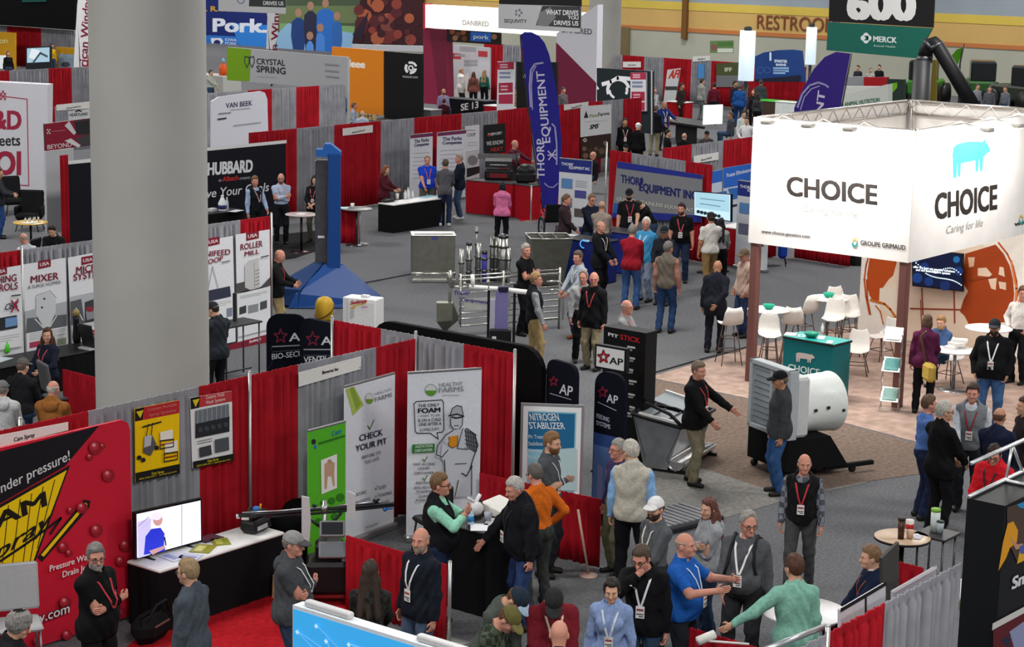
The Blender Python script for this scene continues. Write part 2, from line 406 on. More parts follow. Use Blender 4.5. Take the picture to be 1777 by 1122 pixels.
def person(px,py,label,H=1.77,face=0,arms=('down','down'),head=(0,0),top='black',pants='jeans',shoes='1a1817',hair='short',hairc='4a3626',beard=None,skin='l',
           fem=False,big=0.0,kind='shirt',vest=None,sleeves=None,cap=None,glasses=None,lan=None,badge=False,lean=0,sit=None,stride=0,hem=None,hood=False,short=False,
           collar=None,at=None,tops='cloth',ground=None,turnx=0,pack=None,scarf=None,hold=None,stoop=0):
    """px,py: where the crown of the head shows; face: degrees the body is turned, 0 to the viewer, 90 to the right of the picture, 180 away"""
    s = H/1.77
    NP[0] += 1; rng = random.Random(NP[0])
    lift = 0.0
    pel = .97
    if sit is not None: pel = sit/s+.05
    sh = pel-.97                                    # how far the trunk is lowered
    le = math.radians(lean)
    RX = rotx(-le); piv = np.array([0,0,pel])
    def up(p):                                      # trunk coordinates (standing) -> posed
        q = np.array(p,float)+np.array([0,0,sh]); return piv+RX@(q-piv)
    HC0 = np.array([0,.025,1.655])
    crown = up(HC0+np.array([0,0,.118]))
    if at is not None: loc = np.array(at,float)
    else:
        loc = G(px,py,crown[2]*s+.01*(cap is not None)); loc[2] = 0
    tc = math.atan2(-loc[1],-loc[0]); hd = tc+math.radians(face)
    if at is None:                                  # the crown, not the feet, is over that spot
        off = np.array([math.cos(hd),math.sin(hd)])*crown[1]*s; loc[:2] -= off
    root = thing('person',label,'person',loc,hd-PI/2,None,s)
    dist = float(np.linalg.norm(loc-CAM)); h = max(.0105,min(.024,dist/FPX*1.45))/1.0
    S = 1 if not fem else .9
    W = 1+big*.55; Dp = 1+big
    shx = .172*S*(1+.10*big)
    # ---- skeleton
    shl = [up((sx*shx,-.01,1.405)) for sx in (1,-1)]
    hands = []; elb = []
    for i,sx in enumerate((1,-1)):
        a = arms[i]
        tgt,hint = ARM[a] if isinstance(a,str) else a
        tgt = np.array([sx*tgt[0]*(1 if fem else 1+.25*big),tgt[1]+(.30*big*.3 if tgt[1] > .1 else 0),tgt[2]]); hint = np.array([sx*hint[0],hint[1],hint[2]])
        tg = up(tgt) if lean < 12 or (isinstance(a,str) and a not in ('table','down')) else tgt+np.array([0,math.sin(le)*.35,sh])
        e,w = ik(shl[i],tg,.285,.255,hint); elb.append(e); hands.append(w)
    hipx = .092*(1+.25*big)
    hips = [np.array([sx*hipx,0,pel-.04]) for sx in (1,-1)]; knees = []; ank = []
    for i,sx in enumerate((1,-1)):
        if sit is not None:
            k = np.array([sx*.13,.43,pel-.02]); f = np.array([sx*.13,.40,max(.09,pel-.50)])
            if pel > .7: f = np.array([sx*.12,.34,pel-.46])
        else:
            yo = stride*.27*(1 if i == 0 else -1); f = np.array([sx*(.105+.02*rng.random()+.03*big),yo-.02,.09]); k,f = ik(hips[i],f,.42,.44,(sx*.15,1,0))
        knees.append(k); ank.append(f)
    # ---- fields
    hl = np.array(hands+elb+knees+ank+shl); top_z = crown[2]+.16
    lo = np.minimum(hl.min(0)-.17,[-.33*W,-.24*Dp-.05,-.02]); hi = np.maximum(hl.max(0)+.17,[.33*W,.30*Dp,top_z]); lo[2] = max(-.02,lo[2]-.05) if sit is not None else -.02
    lo[1] = min(lo[1],crown[1]-.35); hi[1] = max(hi[1],crown[1]+.3)
    T = Field(lo,hi,h); A = Field(lo,hi,h); L = Field(lo,hi,h); K = Field(lo,hi,h)
    Rl = RX
    def te(c,r,k=.05): T.ell(up(c),np.array(r)*np.array([W,Dp,1]),k,RX)
    te((0,-.005,.96),(.168 if not fem else .175,.118,.13))
    te((0,.005+.05*big,1.10),((.142 if not fem else .125),.108,.16),.07)
    if big > .15: te((0,.06+.07*big,1.06),(.14,.11,.13),.06)
    te((0,.005,1.28),((.165 if not fem else .148),.118,.17),.07)
    if fem:
        for sx in (1,-1): T.ell(up((sx*.07,.085,1.285)),np.array((.06,.045,.06)),.05)
    for i in (0,1): T.cone(up((0,-.015,1.445)),shl[i],.066,.054,.06)
    T.cone(up((0,-.02,1.40)),up((0,-.012,1.52)),.085,.055,.06)
    for i in (0,1):
        A.cone(shl[i],elb[i],.060*S*(1+.3*big),.047*S*(1+.2*big),.02); A.cone(elb[i],hands[i],.047*S,.031,.02)
    for i in (0,1):
        L.cone(hips[i],knees[i],.093*(1+.35*big),.062*(1+.15*big),.02); L.cone(knees[i],ank[i],.062*(1+.12*big),.042,.02)
    L.ell((0,0,pel-.01),np.array([.165*W,.115*Dp,.11]),.05)
    # neck and head
    hy,hp = math.radians(head[0]),math.radians(head[1])
    RH = RX@rotz(-hy)@rotx(-hp); nk = up((0,-.005,1.50)); 
    def hd_(p): return nk+RH@(np.array(p,float)+np.array([0,.03,.155]))
    hs = 1.0 if not fem else .95
    K.cone(up((0,-.015,1.44)),hd_((0,-.035,-.06)),.060*S,.054*S,.02)
    K.ell(hd_((0,-.012,.025)),np.array([.077,.098,.098])*hs,.03,RH)
    K.ell(hd_((0,.022,-.045)),np.array([.060,.072,.080])*hs,.04,RH)
    K.ell(hd_((0,.072,-.092)),np.array([.026,.022,.020])*hs,.03,RH)
    K.ell(hd_((0,.072,.022)),np.array([.055,.022,.016])*hs,.02,RH)
    K.cone(hd_((0,.090,.005)),hd_((0,.112,-.030)),.009,.0145,.012)
    for sx in (1,-1): K.ell(hd_((sx*.079,-.012,-.012)),np.array([.012,.022,.033]),.008,RH); K.ell(hd_((sx*.038,.062,-.030)),np.array([.026,.024,.022]),.02,RH)
    # hands (palms)
    pal = []
    for i,sx in enumerate((1,-1)):
        d = hands[i]-elb[i]; d = d/np.linalg.norm(d)
        a = arms[i]
        side = np.array([0,1,0.]) if (a in ('down','pocket','out','paper')) else np.array([0,0,1.0])
        side = side-d*(side@d); side /= np.linalg.norm(side); nn = np.cross(d,side)
        Rm = np.stack([nn,side,d],1); c = hands[i]+d*.045; pal.append((c,Rm,d,side,nn))
        K.ell(c,np.array([.018,.038,.052]),.02,Rm)
    body = smin(smin(smin(T.D,A.D,.035),L.D,.03),K.D,.02)
    V,Q = surf(T,body)
    sk = mat(SKIN.get(skin,skin),.55,0,'plastic',0,40)
    def extra(b):
        for i,sx in enumerate((1,-1)):
            c,Rm,d,side,nn = pal[i]; curl = .75 if arms[i] in ('down','pocket','out','hip','cross','cross2','phone','hold','paper','chin') else .25
            cs = -1 if (nn@np.array([-sx,.3,0])) < 0 else 1
            for j,(o,ln) in enumerate(((.029,.072),(.010,.082),(-.010,.076),(-.028,.060))):
                p = c+d*.040+side*o; pts = [p-d*.012]; ang = 0
                for sg in (.42,.33,.25):
                    ang += curl*(.7+.12*j); p = p+(d*math.cos(ang)+nn*cs*math.sin(ang))*ln*sg; pts.append(p)
                b.tube(pts,[.0092,.0095,.0088,.0072],6)
            p = c+side*.030-d*.012; q = p+side*.026+d*.018+nn*cs*.008; b.tube([c+side*.012-d*.02,p,q,q+d*.026+nn*cs*.010],[.012,.0115,.0105,.008],6)
        if dist < 70:
            b.use(mat('e2dcd4',.3))
            for sx in (1,-1): b.ball(tuple(hd_((sx*.031,.079,.000))),(.0125,.010,.0075),5,Matrix(RH.tolist()))
            b.use(mat('1c1612',.3))
            for sx in (1,-1):
                b.ball(tuple(hd_((sx*.031,.0865,.000))),(.0062,.0042,.0062),4,Matrix(RH.tolist()))
                b.tube([tuple(hd_((sx*.014,.093,.020))),tuple(hd_((sx*.031,.094,.026))),tuple(hd_((sx*.050,.080,.020)))],[.002,.003,.002] if fem else [.003,.0045,.003],5)
            b.use(mat('a8544e' if fem else '8a4b44',.5)); b.tube([tuple(hd_((-.024,.082,-.062))),tuple(hd_((0,.0925,-.060))),tuple(hd_((.024,.082,-.062)))],[.003,.0055,.003],5)
    meshq('body',V,Q,sk,root,extra)
    # ---- clothing
    pt = T.pts((slice(None),)*3); X,Y,Z = pt[...,0],pt[...,1],pt[...,2]
    fold = (.0045*np.sin(34*Z+7*np.sin(9*X+1.3*NP[0])+6*np.sin(8*Y))+.003*np.sin(21*Z-17*X+5*np.sin(11*Y))).astype(np.float32)
    TZ = ((pt-piv)@RX)[...,2]+piv[2]-sh          # height in the upright trunk
    arm = A.D; trunk = T.D
    thick = dict(shirt=.013,jacket=.024,hoodie=.026,puffer=.030,polo=.014)[kind]
    hz = hem if hem is not None else dict(shirt=.93,polo=.90,jacket=.84,hoodie=.86,puffer=.86)[kind]
    if sit is not None: hz = max(hz,.93)
    neckcut = np.sqrt(((pt-up((0,.01,1.545)))**2).sum(-1))-.078
    low = T.D if hz > .92 else smin(T.D,L.D,.05)
    tor = np.maximum(low-thick-(.012 if kind in ('jacket','hoodie') else 0)*np.clip((1.2-TZ)/.3,0,1)+fold,hz-TZ)
    sl = arm-thick*.8+fold
    if short:
        for i in (0,1):
            m = shl[i]+(elb[i]-shl[i])*.82; dd = (elb[i]-shl[i])/np.linalg.norm(elb[i]-shl[i]); near = np.abs(arm) < .1
            sl = np.where((((pt-m)@dd) > 0) & ((X > 0) == (i == 0)),.05,sl)
    else:
        for i in (0,1):
            dd = (hands[i]-elb[i])/np.linalg.norm(hands[i]-elb[i]); sl = np.where((((pt-(hands[i]+dd*.004))@dd) > 0) & (((pt-hands[i])**2).sum(-1) < .02),.05,sl)
    def cm(c): return c if not isinstance(c,str) else (mat(SHADES.get(c,c),.9,0,tops if tops != 'cloth' else 'cloth',0,30 if tops == 'cloth' else 14))
    if kind == 'puffer': tor = tor+.009*np.abs(np.sin(TZ*38)).astype(np.float32)-.006; sl = sl+(.008*np.abs(np.sin(38*((pt-shl[0])**2).sum(-1)**.5))).astype(np.float32)
    garment = np.maximum(smin(tor,sl,.03),-neckcut+.0)
    nm = {'shirt': 'shirt','polo': 'polo_shirt','jacket': 'jacket','hoodie': 'hoodie','puffer': 'puffer_jacket'}[kind]
    surfs = [garment]
    if vest:
        if sleeves: gm = cm(sleeves)
        else: gm = cm(top)
        V,Q = surf(T,garment); meshq('shirt',V,Q,gm,root)
        vf = np.maximum(low-thick-.016+fold,.88-TZ)
        for i,sx in enumerate((1,-1)):
            dd = (elb[i]-shl[i])/np.linalg.norm(elb[i]-shl[i]); vf = np.maximum(vf,np.where((X > 0) == (i == 0),((pt-shl[i])@np.array([sx,0,0.]))-.035,-1))
        vcut = np.sqrt(((pt-up((0,.06,1.50)))**2).sum(-1))-.088
        vf = np.maximum(vf,-vcut); V,Q = surf(T,vf); meshq('vest',V,Q,cm(vest),root); surfs.append(vf)
    else:
        V,Q = surf(T,garment); meshq(nm,V,Q,cm(top),root)
    if collar:
        cf = Field(up((-.13,-.13,1.40)),up((.13,.13,1.58))+np.array([0,.05,0]),h*.8)
        cf.cone(up((0,-.012,1.45)),up((0,-.006,1.525)),.084,.073,.01)
        p2 = cf.pts((slice(None),)*3); ci = cone(p2,up((0,-.01,1.40)),up((0,0,1.60)),.066,.060); fr = ell(p2,up((0,.10,1.50)),np.array([.035,.10,.08]))
        D = np.maximum(np.maximum(cf.D,-ci),-fr); zz = ((p2-piv)@RX)[...,2]+piv[2]-sh; D = np.maximum(np.maximum(D,1.44-zz),zz-1.535)
        V,Q = surf(cf,D); meshq('collar',V,Q,cm(collar),root)
    if hood:
        cf = Field(up((-.2,-.25,1.34))-.05,up((.2,.15,1.60))+.05,h)
        cf.ell(up((0,-.115,1.43)),(.115,.055,.085),.03)
        for sx in (1,-1): cf.cone(up((sx*.095,-.07,1.475)),up((sx*.075,.06,1.435)),.034,.02,.03)
        V,Q = surf(cf); meshq('hood',V,Q,cm(top if not vest else vest),root)
    # trousers
    pf = smin(L.D,np.where(Z < pel+.12,T.D,.25),.03)-.012+fold*.9
    pf = pf-.010*np.clip((.45-Z)/.3,0,1).astype(np.float32)*(1 if sit is None else 0)
    pf = np.maximum(pf,Z-(pel+.075)); 
    for i in (0,1):
        dd = (ank[i]-knees[i])/np.linalg.norm(ank[i]-knees[i]); pf = np.where((((pt-ank[i])@dd) > .035) & (((pt-ank[i])**2).sum(-1) < .03),.05,pf)
    V,Q = surf(T,pf); meshq('trousers',V,Q,mat(SHADES.get(pants,pants),.9,0,'cloth',0,20),root)
    if sit is None or ank[0][2] < .3:
        for i,sx in enumerate((1,-1)):
            f = Field(ank[i]+np.array([-.09,-.13,-.11]),ank[i]+np.array([.09,.25,.07]),min(h,.014)); b0 = ank[i]*np.array([1,1,0])+np.array([0,0,ank[i][2]-.09])
            f.cone(b0+np.array([0,-.045,.042]),b0+np.array([sx*.015,.14,.034]),.046,.040,.02); f.cone(b0+np.array([0,-.02,.05]),b0+np.array([0,.01,.105]),.046,.045,.03)
            p2 = f.pts((slice(None),)*3); D = np.maximum(f.D,b0[2]+.002-p2[...,2]); V,Q = surf(f,D); meshq('shoe',V,Q,mat(shoes,.5),root)
    # ---- hair, cap, beard, glasses
    def headfield(pad=.14,dn=.18): return Field(hd_((0,0,0))-np.array([pad,pad,dn]),hd_((0,0,0))+np.array([pad,pad,.16]),max(.009,h*.8))
    hm = mat(hairc,.6,0,'hair',0,110)
    if hair != 'none':
        f = headfield() if hair not in ('long','tail') else Field(hd_((0,0,0))-np.array([.18,.22,.52 if hair == 'long' else .25]),hd_((0,0,0))+np.array([.18,.18,.16]),max(.010,h*.85))
        p2 = f.pts((slice(None),)*3); q = (p2-hd_((0,0,0)))@RH
        g = .017 if hair != 'ring' else .008
        ax_,yy,zz = np.abs(q[...,0]),q[...,1],q[...,2]
        wob = .0035*np.sin(70*q[...,0]+25*zz)*np.sin(60*yy+9)+.0025*np.sin(140*q[...,0]+50*yy)
        d = ell(q,np.array([0,-.012,.030]),np.array([.077,.098,.100])*hs+np.array([g*.8,g,g+.006]))+wob
        ln = zz-np.where(yy > .035,.005+(yy-.035)*1.5,-.005+(yy-.035)*.62)   # high forehead, low nape
        edge = np.minimum(ln,np.where(yy > .03,zz-.074,1)); d = d+.012*np.clip(1-edge/.030,0,1)     # hair thins out toward its edge
        D = np.maximum(d,-ln)
        D = np.maximum(D,np.where(yy > .030,.074-zz-.6*np.clip(ax_-.035,0,1),-1))
        D = np.maximum(D,np.where((ax_ > .062) & (np.abs(yy+.012) < .026),.018-zz,-1))          # room for the ears
        if cap: D = np.maximum(D,zz-.032)
        if hair == 'ring': D = np.maximum(D,np.maximum(q[...,2]-.045,q[...,1]-.035))
        if hair == 'thin': D = np.maximum(D,q[...,1]-.045)
        if hair == 'curly': D = np.maximum(d-.022-.006*np.sin(70*q[...,0])*np.sin(70*q[...,1])*np.sin(70*q[...,2]),-(ln+.045))
        if hair in ('long','bob'):
            D = np.minimum(D,np.maximum(ell(q,np.array([0,-.035,-.035]),np.array([.100,.085,.13])),q[...,1]-.025))
        if hair == 'long':
            f.D = D.astype(np.float32)
            for x0 in (-.06,0,.06): f.cone(hd_((x0,-.06,-.08)),up((x0*1.5,-.125,1.22)),.055,.038,.03)
            for sx in (1,-1): f.cone(hd_((sx*.08,-.02,-.07)),up((sx*.11,.06,1.33)),.035,.026,.03)
            D = f.D+.006*np.sin(60*p2[...,0]+9*p2[...,2])
        if hair == 'tail':
            D = np.minimum(D,np.maximum(ell(q,np.array([0,-.030,.010]),np.array([.094,.096,.115])),np.maximum(yy-.035-.35*(zz-.0),-.055-zz)))
            f.D = D.astype(np.float32); f.ell(hd_((0,-.12,.03)),(.03,.04,.035),.02); f.cone(hd_((0,-.13,.01)),hd_((0,-.125,-.12)),.03,.014,.02); D = f.D
        V,Q = surf(f,D); 
        if len(V): meshq('hair',V,Q,hm,root)
    if beard:
        f = headfield(.13,.16); p2 = f.pts((slice(None),)*3); q = (p2-hd_((0,0,0)))@RH
        d = np.minimum(ell(q,np.array([0,.022,-.048]),np.array([.060,.072,.082])+.009),ell(q,np.array([0,.072,-.095]),np.array([.034,.028,.026])))
        m = ell(q,np.array([0,.10,-.058]),np.array([.024,.03,.007]))
        D = np.maximum(np.maximum(d,q[...,2]+.040-.9*np.clip(.045-q[...,1],0,.07)),-m); D = np.maximum(D,-.015-q[...,1]); D = np.maximum(D,-.135-q[...,2])
        V,Q = surf(f,D)
        if len(V): meshq('beard',V,Q,mat(beard,.8,0,'hair',0,90),root)
    if cap:
        cc = cap if isinstance(cap,(tuple,list)) else (cap,cap); back = len(cc) > 2
        f = headfield(.14,.1); p2 = f.pts((slice(None),)*3); q = (p2-hd_((0,0,0)))@RH
        d = ell(q,np.array([0,-.012,.035]),np.array([.092,.113,.105])); V,Q = surf(f,np.maximum(d,.030-.12*q[...,1]-q[...,2]))
        co = meshq('cap',V,Q,cloth(cc[0]),root)
        f = Field(hd_((0,.14,.03))-.14,hd_((0,.14,.03))+.14,max(.008,h*.7)); p2 = f.pts((slice(None),)*3); q = (p2-hd_((0,0,0)))@RH
        d = np.maximum(ell(q,np.array([0,.085,.040]),np.array([.082,.105,.12])),np.abs(q[...,2]-.050+.25*(q[...,1]-.08)+2.5*q[...,0]**2)-.009); V,Q = surf(f,np.maximum(d,.07-q[...,1]))
        if len(V): meshq('bill',V,Q,cloth(cc[1]),co)
    if glasses:
        b = MB()
        for sx in (1,-1):
            c = [tuple(hd_((sx*.033+.024*math.cos(w),.098,.000+.017*math.sin(w)))) for w in np.linspace(0,2*PI,11)[:-1]]; b.tube(c,.0034,5,closed=True)
            b.tube([tuple(hd_((sx*.057,.096,.006))),tuple(hd_((sx*.083,.04,.008))),tuple(hd_((sx*.085,-.02,.004)))],.0034,5)
        b.tube([tuple(hd_((-.010,.101,.004))),tuple(hd_((.010,.101,.004)))],.0034,5); b.build('glasses',mat(glasses if isinstance(glasses,str) else '1a1a1c',.3),root)
    F = np.minimum.reduce(surfs) if len(surfs) > 1 else surfs[0]
    def front(x,z,side=1):                        # foremost point of the clothing at trunk place (x, z)
        p = up((x,0,z)); i = int(round((p[0]-T.lo[0])/h)); k = int(round((p[2]-T.lo[2])/h))
        i = min(max(i,0),T.n[0]-1); k = min(max(k,0),T.n[2]-1)
        m = np.nonzero((F[i,:,k] < 0) & (np.abs(T.ax[1]-p[1]) < .3))[0]
        y = T.ax[1][m[-1] if side > 0 else m[0]]+(.010*side+h*.45*side) if len(m) else p[1]+.1*side
        return np.array([p[0],y,p[2]])
    if lan or badge:
        lc = lan or 'd8d8d6'; bz = 1.13; b = MB(); wd_ = .011
        for sx in (1,-1):
            pts = [up((sx*.070,-.035,1.515)),up((sx*.088,.035,1.475))]+[front(sx*x,z) for x,z in ((.078,1.41),(.055,1.33),(.032,1.24),(.008,bz+.03))]
            for p,q in zip(pts[:-1],pts[1:]):
                dv = np.array([wd_,0,0]); n = np.array([0,.003,0])
                b.add([p-dv,p+dv,q+dv,q-dv,p-dv+n,p+dv+n,q+dv+n,q-dv+n],[(0,1,2,3),(7,6,5,4),(0,4,5,1),(1,5,6,2),(2,6,7,3),(3,7,4,0)])
        lo_ = b.build('lanyard',mat(lc,.8),root)
        if badge:
            c = front(0,bz-.03)+np.array([0,.004,0]); b = MB(); b.use(mat('e6e4e0',.4)); b.box(tuple(c),(.088,.006,.125)); b.use(mat('9a4a50',.5)); b.box((c[0],c[1]+.004,c[2]+.025),(.07,.003,.022))
            b.use(mat('55565a',.5)); b.box((c[0],c[1]+.004,c[2]-.02),(.07,.003,.012)); b.box((c[0]-.01,c[1]+.004,c[2]-.042),(.045,.003,.010)); b.build('badge',None,lo_)
    if pack:
        b = MB(); b.use(mat(pack,.8,0,'cloth',0,20)); c = up((0,-.23,1.22)); b.rbox(tuple(c),(.29,.17,.44),Matrix(RX.tolist()),.05)
        b.build('backpack',None,root)
        for sx in (1,-1):
            b = MB(); pts = [up((sx*.11,-.15,1.43)),up((sx*.12,-.02,1.52)),front(sx*.125,1.40),front(sx*.135,1.28),front(sx*.15,1.16),up((sx*.19,-.1,1.08))]; b.tube([tuple(p) for p in pts],.020,6); b.build('strap',mat(pack,.8),root)
    if sit is not None and sit > .6: stool('dark stool under the '+' '.join(label.split()[:10]),loc,hd,sit*.98-.02)
    root['hand_r'] = [float(v) for v in (pal[0][0]+pal[0][2]*.04)]; root['hand_l'] = [float(v) for v in (pal[1][0]+pal[1][2]*.04)]
    return root
def hand_at(o,which='hand_r'):
    M = Matrix.Translation(o.location) @ Matrix.Rotation(o.rotation_euler.z,4,'Z') @ Matrix.Scale(o.scale.x,4)
    return M @ Vector(o[which])
# ================================================================ SETTING
def slab(name,pts,z,m,t=.02,kind='structure',**kw):
    b = MB(); b.prism([(p[0],p[1]) for p in pts],(0,0,z-t),(1,0,0),(0,1,0),(0,0,1),t); o = b.build(name,m); o['kind'] = kind; return tag(o,**kw)
slab('floor',[(-12,-30),(140,-30),(140,130),(-12,130)],0.0,mat('626366',.95,0,'carpet',0,22.0),.2)
def rug(name,label,px,z,col,k='carpet',sc=7.0):
    o = slab(name,[G(*p) for p in px],z,mat(col,.95,0,k,0,sc),.006,kind='thing',label=label,cat='carpet'); return o
rug('carpet_runner','red booth carpet below the yellow pressure washer logo wall',[(60,1240),(250,1100),(400,1020),(560,960),(640,1000),(620,1080),(560,1180),(480,1260)],.008,'a3131c',sc=14)
rug('booth_carpet','pinkish beige floor under the white genetics booth with posts',[(1126,655),(1290,606),(1490,560),(1590,560),(1790,600),(1840,760),(1640,780),(1480,738),(1300,692)],.008,'9a8377','tile',4)
rug('booth_carpet','taupe brown carpet strip around the white cone fan',[(1105,675),(1126,657),(1300,694),(1480,740),(1660,790),(1600,822),(1500,836),(1370,862),(1180,800)],.007,'6c5d53','carpet',14)
rug('booth_carpet','pale grey carpet strip in front of the fan and bearded visitor',[(1235,905),(1370,866),(1500,838),(1520,826),(1440,790),(1250,765),(1100,800),(1150,880)],.0065,'7a7874','carpet',14)
rug('booth_carpet','red carpet under the grill booth behind the red skirts',[(905,384),(990,372),(975,345),(860,352)],.008,'a3131c',sc=14)
rug('booth_carpet','black carpet in front of the black company wall',[(362,470),(512,448),(600,418),(590,396),(360,420)],.008,'1c1c1e',sc=14)
# floor cable covers
for p,q,l in (((500,518),(725,474),'thin black cable running across the aisle past the blue steel mast'),((1127,650),(1300,602),'thin dark cable on the beige booth floor by the white chairs')):
    b = MB(); a,c = G(*p),G(*q); b.tube([(a[0],a[1],.02),((a[0]+c[0])/2,(a[1]+c[1])/2+.02,.02),(c[0],c[1],.02)],.014,6); tag(b.build('floor_cable',plastic('2a2422')),l,'cable')
# back wall with restroom lettering
WX = 96.0
def wall_piece(name,y0,y1,z0,z1,col,x=WX,t=.3,rough=.7):
    b = MB(); b.box((x+t/2,(y0+y1)/2,(z0+z1)/2),(t,y1-y0,z1-z0)); o = b.build(name,mat(col,rough,0,'paint',0,.6)); o['kind'] = 'structure'; return o
zb = GX(1260,53,WX)[2]; zt = GX(1400,13,WX)[2]; zq = GX(1700,34,WX)[2]
wall_piece('wall_back',-40,140,0,zb,'a5a698')
wall_piece('wall_back_upper',-40,140,zb,zt,'c2a061')
wall_piece('wall_back_top',-40,140,zt,18,'8d98a0')
wall_piece('trim_1',-40,140,zb-.20,zb+.02,'b5703f',WX-.05)
wall_piece('trim_2',-40,140,zt-.45,zt,'c9b04e',WX-.03)
y = GX(1191,30,WX)[1]; wall_piece('trim_3',y-.16,y+.16,zb-.6,18,'6b4a22',WX-.25)
y = GX(1081,80,WX)[1]; wall_piece('trim_4',y-.5,y+.3,0,zb-.1,'6f6145',WX-.1)
w = BX(WX-.06); w.panel([(1312,52),(1470,62),(1470,26),(1312,22)],.02)
b = MB(); v,fs,tw = text2d('RESTROOMS',.0); a = GX(1313,49.5,WX-.06); c = GX(1463,57.5,WX-.06); hh = GX(1313,24,WX-.06)[2]-a[2]
b.add([(a[0],a[1]+(c[1]-a[1])*p[0]/tw,a[2]+hh*p[1]) for p in v]+[(a[0]+.05,a[1]+(c[1]-a[1])*p[0]/tw,a[2]+hh*p[1]) for p in v],fs+[tuple(i+len(v) for i in reversed(f)) for f in fs])
tag(b.build('wall_lettering',mat('7a4428',.6)),'dark brown RESTROOMS letters on the tan back wall','sign')
# round concrete columns
def column(name,c,r,h=15):
    b = MB(); b.lathe((c[0],c[1],0),[(r+.02,0),(r+.02,.12),(r,.14),(r,h)],64); o = b.build(name,mat('8f8e8a',.75,0,'paint',0,.8)); o['kind'] = 'structure'; return o
cc = G(268,842); column('column_1',cc,96/FPX*np.linalg.norm(cc-CAM)*.985)
cc = G(1046,168); column('column_2',cc,.80)
# black stage curtain and fascia at the far left
b = MB(); p,q = GX(-60,20,70.0),GX(133,20,70.0); zz0,zz1 = GX(60,47,70.0)[2],GX(60,-60,70.0)[2]
b.box((70,(p[1]+q[1])/2,(zz0+zz1)/2),(.25,abs(p[1]-q[1]),zz1-zz0)); k = b.build('black_fascia',cloth('0b0b0c')); tag(k,'long black overhead valance at the top left corner of the hall','valance')
b = MB(); bd = BX(69.85); bd.panel([(38,4),(80,3),(80,-30),(38,-30)],.03); tag(bd.build('hanging_sign','14564e'),'dark green sign on the black valance at the top left','sign')

# ================================================================ DRAPE WALLS
def drape_run(plane,c,px,cols,names,z1=2.44,posts=(),group=None,z0=.03,depth=.05):
    """curtains hung between the pixel marks px (along their top edge) on the wall plane X=c or Y=c"""
    f = (lambda p: GY(p[0],p[1],c)) if plane == 'Y' else (lambda p: GX(p[0],p[1],c))
    P = [f(p) for p in px]
    for i,(cl,nm) in enumerate(zip(cols,names)):
        if nm: curtain('pipe_drape',nm,P[i],P[i+1],z1,cl,z0,depth,group)
    for i,l in posts: pole(P[i]+np.array([-.03 if plane == 'X' else 0,-.03 if plane == 'Y' else 0,0]),z1+.05,l)
    return P
GR = 'pipe and drape curtains'
drape_run('Y',17.08,[(-120,772),(35,739),(153,713),(345,671),(430,654),(517,636),(653,604),(721,587)],[RED,RED,GREY,RED,RED,GREY,RED],
    ['red curtain behind the white pressure washer name card, cut by the left frame edge','red curtain behind the black corner of the big red logo wall','grey curtain with the yellow cart poster pinned on it',
     'red curtain behind the white wash truck poster','plain red curtain left of the biosecurity name card','grey curtain behind the white card reading Bioverse Inc','red curtain end meeting the grey cross drape behind the white farm banners'],
    posts=[(4,'grey upright between two red curtains right of the truck poster')],group=GR)
pole(GY(35,739,17.16),2.5,'grey upright beside the tan jacket man and red curtain')
drape_run('X',19.88,[(579,557),(661,572),(724,584),(805,599),(896,615)],[RED,GREY,GREY,RED],
    ['red curtain right of the black ventilation banner','short grey curtain behind the corner of the drape booth','grey curtain behind the farmer cartoon banner','red curtain at the aisle end beside the black rounded wall'],
    posts=[(0,'white upright between black ventilation banner and red curtain'),(2,'white upright at the corner of the two drape walls'),(4,'white upright at the red curtain end beside the nitrogen sign')],group=GR)
drape_run('Y',26.75,[(-60,466),(36,451),(166,427),(300,404),(417,383),(469,374)],[RED,GREY,GREY,GREY,RED],
    ['red curtain above the banner with the crossed logo at the left edge','grey curtain above the mixer and micro system banners','grey curtain mostly hidden by the round concrete column','grey curtain above the partly hidden feed scoop banner','red curtain behind the roller mill banner'],
    posts=[(1,'thin upright above the gap between the left feed system banners'),(5,'cream upright at the end of the roller mill booth wall')],group=GR)
drape_run('Y',38.4,[(432,236),(515,228),(580,219),(661,210),(719,203),(759,200),(801,196),(864,185),(925,178),(968,174),(1008,171),(1046,167),(1082,166),(1114,167)],
    [RED,GREY,RED,GREY,RED,RED,GREY,RED,GREY,RED,RED,GREY,RED],
    ['red curtain rising behind the right end of the black company wall','grey curtain behind the two staff at the black company wall','red curtain under the small white name card behind the blue mast','grey curtain behind the maroon-topped woman','red strip of curtain between the two purple-topped banners',
     'red curtain above the wider purple-topped banner','grey curtain above the tall black text banner','red curtain right of the black heat banner','grey curtain behind the purple feather flag','red curtain just right of the purple feather flag','red curtain under the white strip left of the farm software poster','grey curtain right of the farm software poster','red curtain behind the two men in black at the software booth'],
    group=GR)
